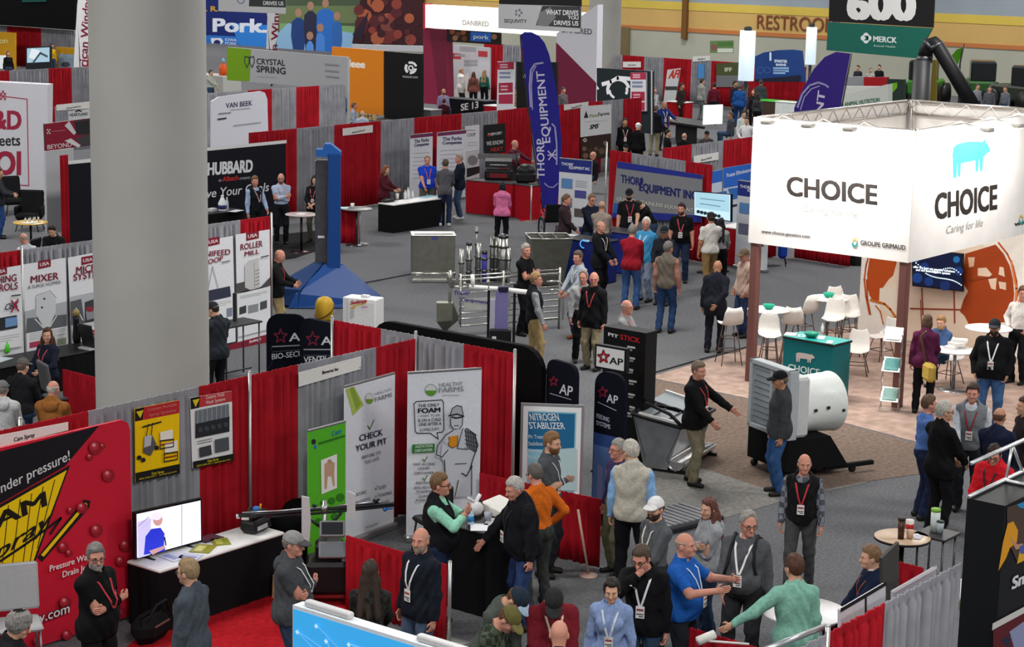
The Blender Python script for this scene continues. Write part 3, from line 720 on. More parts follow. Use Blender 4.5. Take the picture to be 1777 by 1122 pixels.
# ================================================================ SIGNS AND BANNERS
def rect(B,tl,tr,zb,t=.015):
    """upright rectangle from its two upper corners (pixels) down to height zb"""
    a,c = B.uv(*tl),B.uv(*tr); zt = (a[1]+c[1])/2; return B.panel([(a[0],zb),(c[0],zb),(c[0],zt),(a[0],zt)],t,px=False)
def lines(B,x0,x1,y0,y1,n,col,w=.012,slope=0.0,jag=.75):
    """rows of small unreadable print"""
    for i in range(n):
        t = i/max(1,n-1); y = y0+(y1-y0)*t; xe = x0+(x1-x0)*(1 if i % 3 != 2 else jag); B.line([(x0,y),(xe,y+slope*(xe-x0))],w,col); B.k -= 1
    B.k += 1
def feet(o,B,col='9a9a9c'):
    """roll-up cassette at the foot of a banner"""
    u0 = B.c[0][0]; u1 = B.c[1][0]; b = MB(); c = B.P((u0+u1)/2,.045,-.01); b.rbox(tuple(c),(u1-u0+.03,.16,.09),math.atan2(B.u[1],B.u[0]),.02); b.build('cassette',mat(col,.35,.7),o)
    b = MB(); c = B.P((u0+u1)/2,B.c[2][1],-.008); b.rbox(tuple(c),(u1-u0+.01,.03,.03),math.atan2(B.u[1],B.u[0]),.008); b.build('top_rail',mat(col,.35,.7),o)
# ---- pressure washer booth
W = BY(16.72); W.panel([W.uv(-150,822),W.uv(213,727),W.uv(222,733),W.uv(226,750)],px=False)
u0,u1 = W.uv(-150,822)[0],W.uv(226,760)[0]; zt = W.uv(213,728)[1]
W.panel([(u0,.03),(u1,.03),(u1,zt-.14),(u1-.03,zt-.05),(u1-.12,zt),(u0,zt)],.04,px=False)
W.poly([(-150,822),(172,738),(112,809),(0,873),(-150,950)],'0d0f16')
W.text('all under pressure!',(-34,872),(121,797),(-36,854),'d8d8d8',.01)
W.poly([(-90,925),(121,806),(38,1036)],'15130f'); W.poly([(-80,926),(115,815),(38,1024)],'eecb10',rough=.4)
for x0,y0,x1,y1 in ((14,876,2,990),(34,866,18,1002),(54,856,34,1018),(74,844,46,1004),(94,832,64,950)): W.line([(x0,y0),(x1,y1)],.012,'15130f')
W.poly([(64,966),(145,866),(156,868),(154,880),(72,974)],'15130f'); W.poly([(70,962),(147,871),(151,874),(75,965)],'eecb10')
W.text('CAM',(-52,938),(79,876),(-56,912),'15130f',.035)
W.text('Spray',(-36,990),(92,905),(-40,966),'15130f',.02,.4)
W.line([(-20,985),(40,945),(104,898),(86,925)],.03,'15130f')
for x,y,r in ((164,776,12),(154,792,6),(176,773,5),(186,824,11),(140,880,10),(120,884,6),(165,919,11),(107,948,9),(117,958,6),(206,972,9),(214,945,10),(110,1044,11),(113,1100,9),(205,1062,10),(60,1110,7)):
    W.disc((x,y),r,'8e1722',16); W.disc((x-.2*r,y-.25*r),r*.62,'b22a38',12); W.disc((x-.25*r,y-.4*r),r*.28,'d98a92',10)
W.text('Pressure Washers',(82,990),(172,961),(82,979),'e8e4e4',.02); W.text('Drain Jetters',(104,1000),(168,980),(104,989),'e8e4e4',.02)
W.text('Camspray.com',(-20,1107),(115,1060),(-20,1088),'1a1416',.06); W.text('Camspray.com',(-20,1107),(115,1060),(-20,1089),'e6e2e2',.01)
W.build('display_wall',plastic('c41b33',.5),None,'tall red logo wall with yellow triangle and printed red droplets','display')
S = BY(17.035); S.panel([(-40,762),(118.5,732),(118.5,746),(-40,786)],.006); S.text('Cam Spray',(24,766),(60,757),(24,758.5),'141414',.02)
S.build('name_card','e4e2de',None,'white card reading Cam Spray on the red curtain above the red logo wall','sign')
S = BY(17.035); S.panel([(518.5,646),(627,618),(626,640),(518.5,671)],.006); S.text('Bioverse Inc',(559,649),(587,642),(559,643),'141414',.03); S.disc((624,637),1,'555555',8)
S.build('name_card','e4e2de',None,'white card reading Bioverse Inc on the grey curtain','sign')
S = BY(17.035); S.panel([(234,709),(311,694),(311,821),(235,836)],.008)
S.poly([(234,709),(311,694),(311,716),(234,731)],'b3242a'); S.poly([(234,709),(250,706),(247,728),(234,731)],'15130f'); S.poly([(236,714),(249,711),(243,725)],'d9c21c')
S.text('Custom Portable',(256,713),(306,703),(256,708),'d87a70',.01); S.text('Spray Systems',(258,722),(304,713),(258,717),'d87a70',.01)
S.poly([(234,820),(311,804),(311,821),(235,836)],'14130f'); S.text('Cam Spray',(262,823),(283,819),(262,819),'d9c21c',.02); S.text('800-648-5011  camspray.com',(240,832),(305,818),(240,829),'d9c21c')
S.poly([(249,757),(262,753),(270,770),(260,790),(247,784)],'55565a'); S.poly([(249,757),(262,753),(260,772),(248,776)],'b9bcc0'); S.line([(252,756),(256,735)],.012,'1c1c1e'); S.line([(261,754),(263,733)],.012,'1c1c1e'); S.line([(246,740),(278,731)],.018,'1c1c1e')
S.disc((240,793),4,'1c1c1e',12); S.disc((247,797),4,'1c1c1e',12); S.disc((270,776),4,'1c1c1e',12)
for x,y,w,h in ((276,749,22,16),(284,768,22,18)): S.poly([(x,y),(x+w,y-5),(x+w,y+h-5),(x,y+h)],'e9e6d8')
for x,y in ((276,764),(283,786)): S.line([(x,y),(x,y+14),(x+23,y+10),(x+23,y-3),(x,y)],.014,'1c1c1e'); S.line([(x,y+7),(x+23,y+3)],.014,'8a2318')
S.build('poster','efc400',None,'yellow poster of a spray cart and white tanks on the grey curtain','poster')
S = BY(17.035); S.panel([(330,690),(402.5,678),(404,798),(334,812)],.008)
S.poly([(330,690),(402.5,678),(402.5,696),(332,709)],'b8343a'); S.poly([(330,690),(347,687),(345,707),(331,710)],'15130f'); S.poly([(334,694),(346,691),(339,706)],'d9c21c')
S.text('Custom Truck',(357,692),(389,686),(357,686),'e9c8c4',.02); S.text('Wash Systems',(356,701),(390,694),(356,695),'e9c8c4',.02)
S.poly([(338,712),(396,700),(397,748),(338,760)],'6a7178'); S.poly([(338,735),(397,722),(397,748),(338,760)],'24272b')
for i in range(7): S.line([(342+i*8,711-i*1.6),(342+i*8,733-i*1.6)],.012,'9aa2a8')
for i in range(5): S.disc((346+i*11,745-i*2.3),4.5,'3c4248',10)
lines(S,341,366,765,769,2,'777777',.008,-.2); S.poly([(344,776),(364,771),(366,788),(345,793)],'3a3d41'); S.poly([(371,762),(395,757),(396,780),(372,785)],'4d5258')
S.poly([(333,800),(404,786),(404,798),(334,812)],'14130f'); S.text('Cam Spray',(358,801),(377,797),(358,797),'d9c21c',.02); S.text('800-648-5011 camspray.com',(339,809),(398,797),(339,806),'d9c21c')
S.build('poster','e0e2e2',None,'white poster with truck wash photos on the red curtain','poster')
# ---- farm products booth (white banners)
S = B2(G(598.6,671,2.12),G(685.5,647,2.12)); rect(S,(598.6,671),(685.5,647),.06)
S.poly([(599.5,675),(614,670),(631,702),(612,721)],'a9bf5a'); S.poly([(606,673),(613,671),(626,700),(618,712)],'87a43c')
S.disc((640.5,691),7.5,'9aa0a0',12,10); S.disc((640.5,691),6.3,'cfd4d4',12,8.6); S.disc((640.5,692),6.3,'6f9a35',12,8.6,PI,2*PI)
S.text('HEALTHY',(650,686),(679,677),(650,681),'8b9092'); S.text('FARMS',(650,697),(679.5,688),(650,689),'8b9092',.015)
S.line([(637,738),(641,744),(648,728)],.016,'4d7a35')
S.text('CHECK',(623,765),(663,754),(622.5,754),'1d2140',.02); S.text('YOUR PIT',(616,783),(669.5,769),(616,772),'1d2140',.02); S.text('BEFORE ITS',(627,796),(659,787),(627,790),'4d5060'); S.text('TOO LATE',(631,805),(656,797),(631,799),'4d5060')
for t,x,y,w in (('ODORS',613,861,21),('FLIES',655,849,13),('MAGGOTS',613,875,28),('FOAMING',655,862,23),('SOLIDS',656,876,17)):
    S.text(t,(x,y),(x+w,y-w*.28),(x,y-6),'33363f',.0,.15); S.line([(x-6,y-3),(x-4,y),(x-1,y-8)],.01,'4d7a35')
S.text('PIT NOW!',(633,917),(654,909),(633,912),'77797c'); S.poly([(636,931),(655,925),(655,938),(637,944)],'5a1f28'); S.poly([(658,924),(678,918),(679,930),(659,937)],'2a1d20')
o = S.build('banner','dce1e9',None,'white roll-up banner reading CHECK YOUR PIT beside the green banner','banner'); feet(o,S)
S = B2(G(708,647,2.26),G(836,639,2.26)); rect(S,(708,647),(836,639),.06)
S.disc((747.5,676.5),11,'8fa19c',12); S.disc((747.5,676.5),9.3,'cfd6d6',12); S.disc((747.5,677),9.3,'5e9630',12,None,PI,2*PI)
S.text('HEALTHY',(762,671),(803,668),(762,664),'8b9092',.01); S.text('FARMS',(761,681),(804,678),(761,672),'8b9092',.02); lines(S,768,797,685,685,1,'a9adae',.01)
pts = [(722,696),(766,693),(769,697),(770,745),(767,749),(758,750),(760,761),(746,751),(723,751),(720,747),(718,700)]; S.line(pts+[pts[0]],.012,'23252c')
for t,x0,x1,y,h,bo in (('THE ONLY',725,762,706,6,.01),('FOAM',725,763,716,8.5,.05),('I WANT TO SEE',725,763,723,4,0),('IS ON A COLD',725,764,731,5.5,.02),('ONE AFTER A',726,765,738,5.5,.02),('LONG DAY.',728,762,747,5.5,.01)):
    S.text(t,(x0,y),(x1,y-2),(x0,y-h),'1d2028',bo)
S.poly([(714,770),(753,768),(753,783),(714,785)],'2f7a3d'); S.text('AGITATION',(719,776),(749,774),(719,771),'d6e4d6',.02); S.text('DEFOAMER',(719,783),(749,781),(719,778),'d6e4d6',.02)
S.line([(732,795),(735,799),(740,791)],.014,'4d7a35'); S.line([(732,828),(735,832),(740,823)],.014,'4d7a35')
for t,x0,x1,y in (('FAST-ACTING',716,753,806),('LIQUID',724,744,813),('DEFOAMER',718,751,821),('PREVENTS',720,750,838),('AND REDUCES',716,754,846),('FOAMING',721,748,853),('DURING',724,747,861),('PUMPING',719,749,868)): S.text(t,(x0,y),(x1,y-1),(x0,y-4.5),'33363f',.01)
# plain drawing of a farm hand with a mug
ink = '2a2c33'; pale = 'bfc5ce'
S.poly([(778,718),(782,706),(790,701),(798,703),(801,718)],'a9aeb6'); S.line([(776,719),(790,716),(802,720)],.02,ink); S.line([(778,719),(782,706),(790,701),(798,703),(801,719)],.012,ink)
S.poly([(779,721),(800,721),(800,734),(794,743),(784,743),(779,735)],pale); S.line([(779,721),(779,735),(784,742),(793,743),(799,735),(800,721)],.012,ink); S.line([(781,721),(788,723),(799,721)],.022,ink); S.line([(785,736),(793,736)],.010,ink)
S.poly([(783,744),(772,752),(764,768),(762,790),(768,800),(772,830),(776,860),(815,858),(815,800),(824,780),(820,752),(806,740)],'c3c8d0')
S.poly([(803,741),(820,750),(826,768),(822,784),(806,772)],'6d7078')
for i in range(5): S.line([(804+i*4.5,742+i*2),(808+i*4,774+i*1.5)],.008,ink); S.line([(803,746+i*7),(824,752+i*7)],.008,ink)
S.line([(783,744),(770,752),(756,770),(754,786),(764,790),(774,778)],.012,ink); S.line([(806,740),(820,750),(826,770),(818,792),(812,812)],.014,ink); S.line([(800,740),(790,775),(808,777)],.010,ink); S.line([(768,795),(770,830),(766,858)],.012,ink); S.line([(815,800),(815,856)],.012,ink); S.line([(798,818),(806,823),(812,812),(816,806)],.016,ink); S.line([(786,802),(806,801)],.010,ink); S.line([(792,830),(786,858)],.012,ink)
S.poly([(776,755),(791,752),(790,770),(782,774),(775,770)],'d48a1c'); S.line([(776,755),(775,770),(782,774),(790,770),(791,753)],.010,'6a4312'); S.disc((771,762),4.5,pale,10)
o = S.build('banner','dce1e9',None,'white roll-up banner with a speech bubble and drawn farm hand','banner'); feet(o,S)
S = BY(16.35); rect(S,(535,753),(600,725),.06)
S.disc((544,766),4,'1d2a22',12,5); S.disc((547,775),2.6,'2b6fc0',10,3.5); S.text('Cure',(576,757),(592,751),(576,747),'2c7fb8',.02)
lines(S,553,598,770,768,2,'3a8a20',.02,-.3); S.poly([(556,798),(584,787),(584,846),(557,857)],'e4e6e2')
S.poly([(562,805),(572,798),(580,803),(579,822),(580,843),(577,843),(574,826),(568,826),(566,848),(562,848),(562,826)],'c09a7c'); S.disc((571,800),4,'b78f70',10)
for x,y,r in ((546,880,6),(560,872,5),(575,868,6),(590,862,7),(552,905,7),(580,895,6),(592,885,5)): S.disc((x,y),r,'2f7d1c',10)
o = S.build('banner','56b32a',None,'bright green roll-up banner with a white animal picture panel','banner'); feet(o,S)
# ---- framed stand-up sign
S = B2(G(904,699,1.75),G(1014,703,1.75)); rect(S,(904,699),(1014,703),.25,.035)
def inset(S,m,col):
    c = S.c; S.poly([(c[0][0]+m,c[0][1]+m),(c[1][0]-m,c[1][1]+m),(c[2][0]-m,c[2][1]-m),(c[3][0]+m,c[3][1]-m)],col,px=False)
inset(S,.035,'eef1f3'); inset(S,.10,'8fc6d8')
c = S.c; S.poly([(c[0][0]+.10,c[2][1]-.62),(c[1][0]-.12,c[2][1]-.62),(c[1][0]-.12,c[2][1]-.12),(c[0][0]+.10,c[2][1]-.12)],'1f6a9a',px=False)
S.text('NITROGEN',(921,729),(971,729.5),(918,716),'e4ecf0',.02); S.text('STABILIZER',(920,743),(981,744),(917,731),'e4ecf0',.02)
for t,y in (('Pit Treatment',760),('Stabilizes Manure',772),('Nutrient Value',784),('More Nitrogen',796),('Less Odor',808)): S.text('- '+t,(913,y),(966 if 'S' in t else 958,y+.5),(913,y-7),'d9e8ee')
S.poly([(945,780),(1000,776),(1000,850),(945,850)],'b9d6da')
o = S.build('sign_stand',mat('b4b6b8',.3,.6),None,'silver framed sign reading NITROGEN STABILIZER on the aisle corner','sign')
b = MB(); u0,u1 = S.c[0][0],S.c[1][0]
for u in (u0+.05,u1-.05):
    b.tube([S.P(u,.27,-.02),S.P(u,.02,.22)],.016,8); b.tube([S.P(u,.9,-.04),S.P(u,.02,-.22)],.014,8)
b.build('stand_legs',steel(),o)
# ---- A P company: dark rounded fabric displays
def fabric(label,tl,tr,zt,z0,n_cut=.16,col='10131f',draw=None,name='fabric_display',t=.06,B=None,cat='display'):
    S = B or B2(G(*tl,zt),G(*tr,zt)); a,c = S.uv(*tl)[0],S.uv(*tr)[0]; r = min(n_cut,(c-a)*.45); pts = [(a,z0),(c,z0)]
    pts += [(c-r+r*math.cos(w),zt-r+r*math.sin(w)) for w in np.linspace(0,PI/2,6)]+[(a+r+r*math.cos(w),zt-r+r*math.sin(w)) for w in np.linspace(PI/2,PI,6)]
    S.panel(pts,t,px=False)
    if draw: draw(S)
    o = S.build(name,cloth(col),None,label,cat)
    b = MB(); w = c-a; ang = math.atan2(S.u[1],S.u[0]); cpt = S.P((a+c)/2,.012,-.03); b.rbox(tuple(cpt),(w*.8,.42,.024),ang,.01); b.build('base_plate',plastic('1b1b1d'),o); return o
def star(S,x,y,r,col,w=.02,tilt=0.0):
    p = [(x+r*(1 if i % 2 == 0 else .42)*math.sin(i*PI/5+tilt),y-r*1.08*(1 if i % 2 == 0 else .42)*math.cos(i*PI/5+tilt)) for i in range(10)]; S.line(p+[p[0]],w,col)
def dA(S):
    star(S,487,583,12,'7d2238'); S.text('AP',(502,592),(535,590),(502,577),'d5d8de',.02); lines(S,473,520,601,602,1,'9a9da6',.018,-.05); S.text('BIO-SECURITY',(472,623),(553,614),(472,613),'d5d8de',.02)
    S.line([(473,610),(522,606)],.008,'5a5d66'); S.line([(466,640),(476,620),(470,600)],.006,'3a4258')
def dB(S):
    star(S,543,588,12,'7d2238'); S.text('AP',(558,598),(590,598),(558,583),'d5d8de',.02); lines(S,528,574,606,606,1,'9a9da6',.018); S.text('VENTILATION',(528,629),(612,626),(528,618),'d5d8de',.02); S.line([(528,616),(575,616)],.008,'5a5d66')
fabric('black rounded banner reading BIO-SECUR behind the long drape wall',(462,544),(534,546),2.08,.03,.2,draw=dA)
fabric('black rounded banner starting VENTI overlapping the biosecurity banner',(520,549),(601,566),2.30,.03,.2,draw=dB)
fabric('long black rounded fabric wall behind the grey and red cross drape',(645,556),(941,623),2.33,.03,.35,'0b0b0d',B=BX(20.75),t=.10)
def dC(S):
    star(S,961,661,8,'8a1f34'); S.text('AP',(971,682),(993,688),(973,664),'d5d8de',.02); S.line([(955,682),(992,693)],.010,'b9bcc4')
fabric('small black rounded banner with white AP behind the nitrogen sign',(949,620),(1000,635),2.2,.03,.16,draw=dC)
def dD(S):
    star(S,1046,680,9,'8a1f34'); S.text('AP',(1053,697),(1072,701),(1054,682),'d5d8de',.02); S.line([(1038,697),(1070,712)],.010,'b9bcc4'); S.text('FEEDING',(1036,724),(1058,732),(1036,716),'c5cbe0',.02); S.text('SYSTEMS',(1036,736),(1060,744),(1036,728),'c5cbe0',.02)
    c = S.c; a,d = c[0][0],c[1][0]
    S.poly([(a+.02,.1),(d-.02,.1),(d-.02,1.05),(a+.02,1.05)],'5b7bb6',px=False); S.poly([(a+.02,1.05),(d-.02,1.05),(d-.02,1.22),(a+.02,1.22)],'34508e',px=False)
    for i in range(3): S.poly([(a+.1+i*.14,.2),(a+.19+i*.14,.2),(a+.19+i*.14,.75),(a+.1+i*.14,.8)],'8a86b4',px=False)
fabric('dark rounded banner reading FEEDING SYSTEMS beside the steel feeder',(1033,641),(1086,652),2.08,.03,.2,draw=dD)
# tall black box and white sign box
def panelbox(name,label,S,tl,tr,z0,t,col,cat='sign',letter='lettering'):
    rect(S,tl,tr,z0,t); return S.build(name,plastic(col,.5),None,label,cat,letter=letter)
S = BX(24.0); rect(S,(1048,566),(1121,577.5),.02,.30)
S.text('PIT',(1056,582),(1073,586.5),(1056,576),'e4e4e4',.04); S.text('STICK',(1077,588),(1111,595),(1077,579),'c0202e',.03)
for i,(x,y) in enumerate(((1090,601),(1092,620),(1091,640),(1093,660),(1092,683),(1094,705),(1090,716))): S.line([(x,y),(x+12-(i % 3)*2,y+2)],.03,'c9c9c9'); S.line([(x,y+5),(x+7,y+6)],.03,'8f8f8f')
S.build('tower_display',plastic('0d0e10',.5),None,'tall black box tower headed PIT STICK','display')
S = BX(23.2); rect(S,(1033,596),(1087,605.5),1.55,.09); inset(S,.03,'e6e6e6'); star(S,1047.5,619,10,'5a1420',.035); star(S,1047.5,619,10,'c9303e',.014)
S.text('AP',(1058,630.5),(1081,634),(1058.5,618.5),'15161a',.03)
o = S.build('light_box',plastic('15161a'),None,'small white box sign with star and black AP below the black tower','sign')
b = MB(); cpt = S.P((S.c[0][0]+S.c[1][0])/2,0,-.045); b.tube([cpt+np.array([0,0,1.56]),cpt+np.array([0,0,.02])],.03,10); b.rbox(tuple(cpt+np.array([0,0,.02])),(.4,.4,.03),None,.01); b.build('stand',steel('55565a'),o)
# ---- feed equipment banners on the drape (left)
maroon = '7f1a30'
def feedbanner(label,tl,tr,bl,br,draw):
    S = BY(26.705); S.panel([tl,tr,br,bl],.008); draw(S); return S.build('hanging_banner','dddfe4',None,label,'banner')
def usabadge(S,x,y): S.poly([(x-8,y-8),(x+14,y-12),(x+14,y+1),(x-8,y+6)],maroon); S.text('USA',(x-5,y+1),(x+11,y-2),(x-5,y-5),'e6dada',.03)
def dm(S):
    usabadge(S,74,461); S.text('MIXER',(53,491),(101,484),(53,478),maroon,.02); S.text('& SURGE HOPPER',(48,501),(105,491.5),(48,495),'3d4046')
    S.poly([(42,540),(115,522),(115,566),(44,580)],'a9adb3'); S.poly([(46,552),(115,545),(115,566),(44,578)],'5c6066'); S.poly([(62,512),(86,506),(96,520),(96,540),(84,570),(76,570),(62,545)],'c6cacf'); S.line([(62,512),(86,504),(97,516)],.01,'888c92'); S.disc((76,518),2,'3a3d42',8); S.disc((72,533),2,'3a3d42',8); S.line([(60,553),(74,568)],.02,'e2e2e2'); S.line([(97,548),(86,566)],.02,'e2e2e2')
    S.poly([(45,578),(116,565),(117,600),(46,612)],'dfe1e4'); lines(S,50,112,580,590,4,'9a9da2',.01,-.18); S.poly([(50,594),(70,590),(70,600),(50,604)],'a8405a'); S.poly([(98,588),(114,585),(114,596),(98,599)],'8e9a80')
feedbanner('white hanging banner reading MIXER behind the curly haired woman',(39,459),(114,447),(46,645),(118,632),dm)
def dmi(S):
    usabadge(S,149,454); S.text('MICRO',(132,475),(178,467),(132,462),maroon,.02); S.text('SYSTEM',(127,487),(178,478),(127,475),maroon,.02)
    S.poly([(120,515),(190,500),(190,552),(122,566)],'b2b5ba'); S.poly([(121,523),(140,518),(146,560),(122,564)],'55585e'); S.poly([(146,524),(190,508),(190,552),(146,560)],'3a3c42'); S.poly([(148,540),(186,524),(186,545),(150,555)],'8a8d93'); S.disc((155,536),7,'8a2a38',10,5); S.line([(131,534),(143,555)],.02,'d8d8d8')
    S.poly([(124,566),(190,552),(190,612),(126,622)],'dfe1e4'); lines(S,128,180,567,572,3,'9a9da2',.01,-.2); S.poly([(143,575),(180,568),(180,583),(144,590)],'b3202e'); S.text('FREE',(148,586),(176,580),(148,577),'e8dede',.04)
feedbanner('white hanging banner reading MICRO SYSTEM cut by the concrete column',(118,447),(188,434),(126,632),(192,622),dmi)
def dc(S):
    usabadge(S,-2,474); S.text('BATCHING',(-42,497),(28,487),(-42,484),maroon,.02); S.text('CONTROLS',(-44,511),(30,501),(-44,498),maroon,.02); S.text('CBX',(8,538),(32,532),(8,527),'2a2c33',.02,.3); S.line([(19,541),(30,519)],.03,'a01c3c'); S.line([(19,521),(31,539)],.03,'a01c3c'); S.line([(19,513),(34,511)],.022,'2a2c33')
    S.poly([(-30,556),(28,546),(29,568),(-30,578)],'2a2c33'); S.poly([(8,552),(28,549),(28,564),(8,568)],'6a93c0'); S.poly([(-30,580),(36,568),(37,600),(-30,612)],'dfe1e4'); lines(S,-20,32,588,596,3,'9a9da2',.01,-.18)
feedbanner('white hanging banner with a black and maroon crossed logo at the left edge',(-48,474),(36,460),(-44,660),(43,647),dc)
def ds(S):
    usabadge(S,367,422); S.text('MINIFEED',(342,447),(399,441),(342,437),maroon,.02); S.text('SCOOP',(346,462),(386,452),(346,453),maroon,.02); S.line([(360,505),(368,462),(378,500)],.016,'9a9da2'); S.line([(384,455),(398,452)],.02,'6a6d72'); S.poly([(355,505),(398,496),(400,514),(356,524)],'33374a'); S.poly([(356,524),(402,514),(404,560),(356,570)],'dfe1e4'); lines(S,366,400,526,532,3,'9a9da2',.01,-.15); S.poly([(392,535),(402,533),(402,548),(392,550)],'7c8698')
feedbanner('white hanging banner ending NIFEED OOP just right of the column',(352,419),(404,409),(352,605),(409,592),ds)
def dr(S):
    usabadge(S,435,412); S.text('ROLLER',(417,434),(455,427),(417,423),maroon,.02); S.text('MILL',(424,444.5),(449,439.5),(424,436),maroon,.02); S.poly([(430,452),(448,447),(450,496),(436,504),(424,498),(424,460)],'c2c2c2'); S.line([(440,455),(441,500)],.012,'77797d')
    for i in range(5): S.line([(442,470+i*6),(449,467+i*6)],.012,'5a5d62')
    S.poly([(408,492),(424,488),(424,498),(436,505),(452,497),(468,480),(468,495),(408,508)],'4f4a4c'); S.line([(452,446),(465,443)],.022,'3a3c42'); S.poly([(410,510),(468,496),(468,570),(412,584)],'dcdee2'); lines(S,415,462,514,518,3,'9a9da2',.01,-.2)
    S.poly([(414,533),(426,529),(426,542),(414,546)],'3a3c42'); S.poly([(429,530),(447,526),(447,540),(429,544)],'8a8d92'); S.poly([(450,524),(462,520),(462,534),(450,538)],'4a4c52')
    S.poly([(386,600),(468,578),(468,596),(388,612)],maroon); S.text('Sudenga',(431,595),(451,589),(431,590),'e9dede',.03,.2)
feedbanner('white hanging banner reading ROLLER MILL at the drape end',(409,407),(468,398),(413,612),(470,594),dr)
# ================================================================ MIDDLE AND FAR BOOTHS: walls, banners, drapes
# black feed company wall
S = BY(37.3); zt = S.uv(430,252)[1]; rect(S,(117,281),(496,247.5),.02,.25)
S.line([(S.c[3][0],zt-.0),(S.c[2][0],zt-.0)],.085,'e6e6e6',px=False)
S.text('HUBBARD',(360.5,303.5),(437.5,297.5),(361,281.5),'e4e6ea',.055); S.text('an',(379,315),(384,314.6),(379,309),'b9bcc4'); S.text('Alltech',(386,315),(413,312),(386,306),'d03a30',.02); S.text('company',(415,311.5),(434,309.5),(415,306),'b9bcc4',0,.2)
S.text('Achieve Your Goals',(312,348.5),(466,331),(312,332),'e0e2e6',.01,.15)
S.build('display_wall',plastic('0d0f1a',.5),None,'wide black company wall with white HUBBARD lettering and lit top edge','display')
def card(label,tl,tr,br,bl,plane,txt=None,col='dddcd8'):
    S = plane; S.panel([tl,tr,br,bl],.01)
    if txt: 
        w = (tr[0]-tl[0]); S.text(txt,(tl[0]+w*.3,(tl[1]+bl[1])/2+2.5),(tl[0]+w*.72,(tr[1]+br[1])/2+2+(tl[1]-tr[1])*.25),(tl[0]+w*.3,(tl[1]+bl[1])/2-1),'3a3a3c',.02)
    return S.build('name_card',plastic(col),None,label,'sign')
card('white name card on the red curtain behind the blue steel mast',(595,223),(647,217),(647,229.5),(595,235.5),BY(38.352),'Automated')
card('long white name card on the red curtain right of the feather flag',(979,182),(1021,176.5),(1021,184.5),(979,191.5),BY(38.352),'MetaFarms')
# purple-topped banner pair etc.
def parks(tl,tr,label,tx):
    S = BY(37.55); rect(S,tl,tr,.05); c = S.c; S.poly([(c[0][0],c[2][1]-.10),(c[1][0],c[2][1]-.10),(c[1][0],c[2][1]),(c[0][0],c[2][1])],'6d2a58',px=False)
    S.text('The Parks',tx[0],tx[1],(tx[0][0],tx[0][1]-6.5),'27305a',.03); S.text('Companies',(tx[0][0],tx[0][1]+6.5),(tx[1][0],tx[1][1]+6.5),(tx[0][0],tx[0][1]+1),'27305a',.03)
    lines(S,tl[0]+5,tr[0]-6,tl[1]+32,tl[1]+75,7,'a4a9b2',.014,-.06)
    o = S.build('banner',plastic('cfd3da'),None,label,'banner'); feet(o,S)
parks((712,234),(751,230.5),'narrow white banner with purple top behind the blue polo man',((719,248),(744,245)))
parks((759,229.5),(809,226.5),'wide white banner with purple top behind the grey sweater man',((768,244),(801,242.5)))
S = BY(38.345); S.panel([(807,219),(832,216.5),(832,262),(808,264)],.02); S.text('COOP',(811,237),(825,236),(811,231),'5a5d66',.02); lines(S,810,824,226,226,1,'7a7d84',.02); lines(S,811,828,247,252,2,'a4a7ac',.012); S.build('poster',plastic('d3d5d8'),None,'small white poster between the purple-topped banner and the black heat banner','poster')
S = BY(38.345); S.panel([(840.5,217),(877,213.5),(877,263),(840.5,270)],.02); S.text('CHEM-DRY',(846,236),(871,232.5),(846,231),'d8d8d8',.02); S.disc((848,234),2.5,'c02a2a',8); S.text('WE KNOW',(844,252.5),(873,249.5),(844,245),'d9d9d9',.01); S.text('HEAT',(851,263),(872,261),(851,256),'b3392c',.02)
S.build('poster',plastic('17171a'),None,'black poster reading WE KNOW HEAT above the grill','poster')
S = BY(38.35); S.panel([(1007.5,184.5),(1061,181),(1061,231),(1007.5,238)],.015); S.poly([(1013,205),(1017,192),(1021,204)],'1e2024'); S.text('Meta',(1023,204),(1037,202),(1023,198),'8a9a4a',.02); S.text('Farms',(1038,201.5),(1057,199),(1038,195),'35383d',.02)
S.text('SMS',(1023,224),(1038,222),(1024,216),'1c1d20',.04,.25); lines(S,1013,1055,211,211,1,'b9bbbf',.012,-.06); S.build('poster',plastic('d5d6d8'),None,'white farm software poster with SMS in slanted letters','poster')
S = BY(38.35); S.panel([(1008,238.5),(1060,232),(1060,272),(1008,278)],.015); S.poly([(1011,243),(1015,239),(1019,243),(1015,247)],'c9c2b8'); S.poly([(1013,243),(1015,241),(1017,243),(1015,245)],'33241c')
for i,(x,y,q) in enumerate(((1014,258,4),(1024,262,5),(1034,258,4),(1016,270,5),(1028,272,4),(1044,262,6),(1050,248,4))): S.disc((x,y),q,('7a5a44','4a3326','5f4a3c')[i % 3],8)
S.build('poster',plastic('33241c'),None,'dark brown photo poster under the white farm software poster','poster')
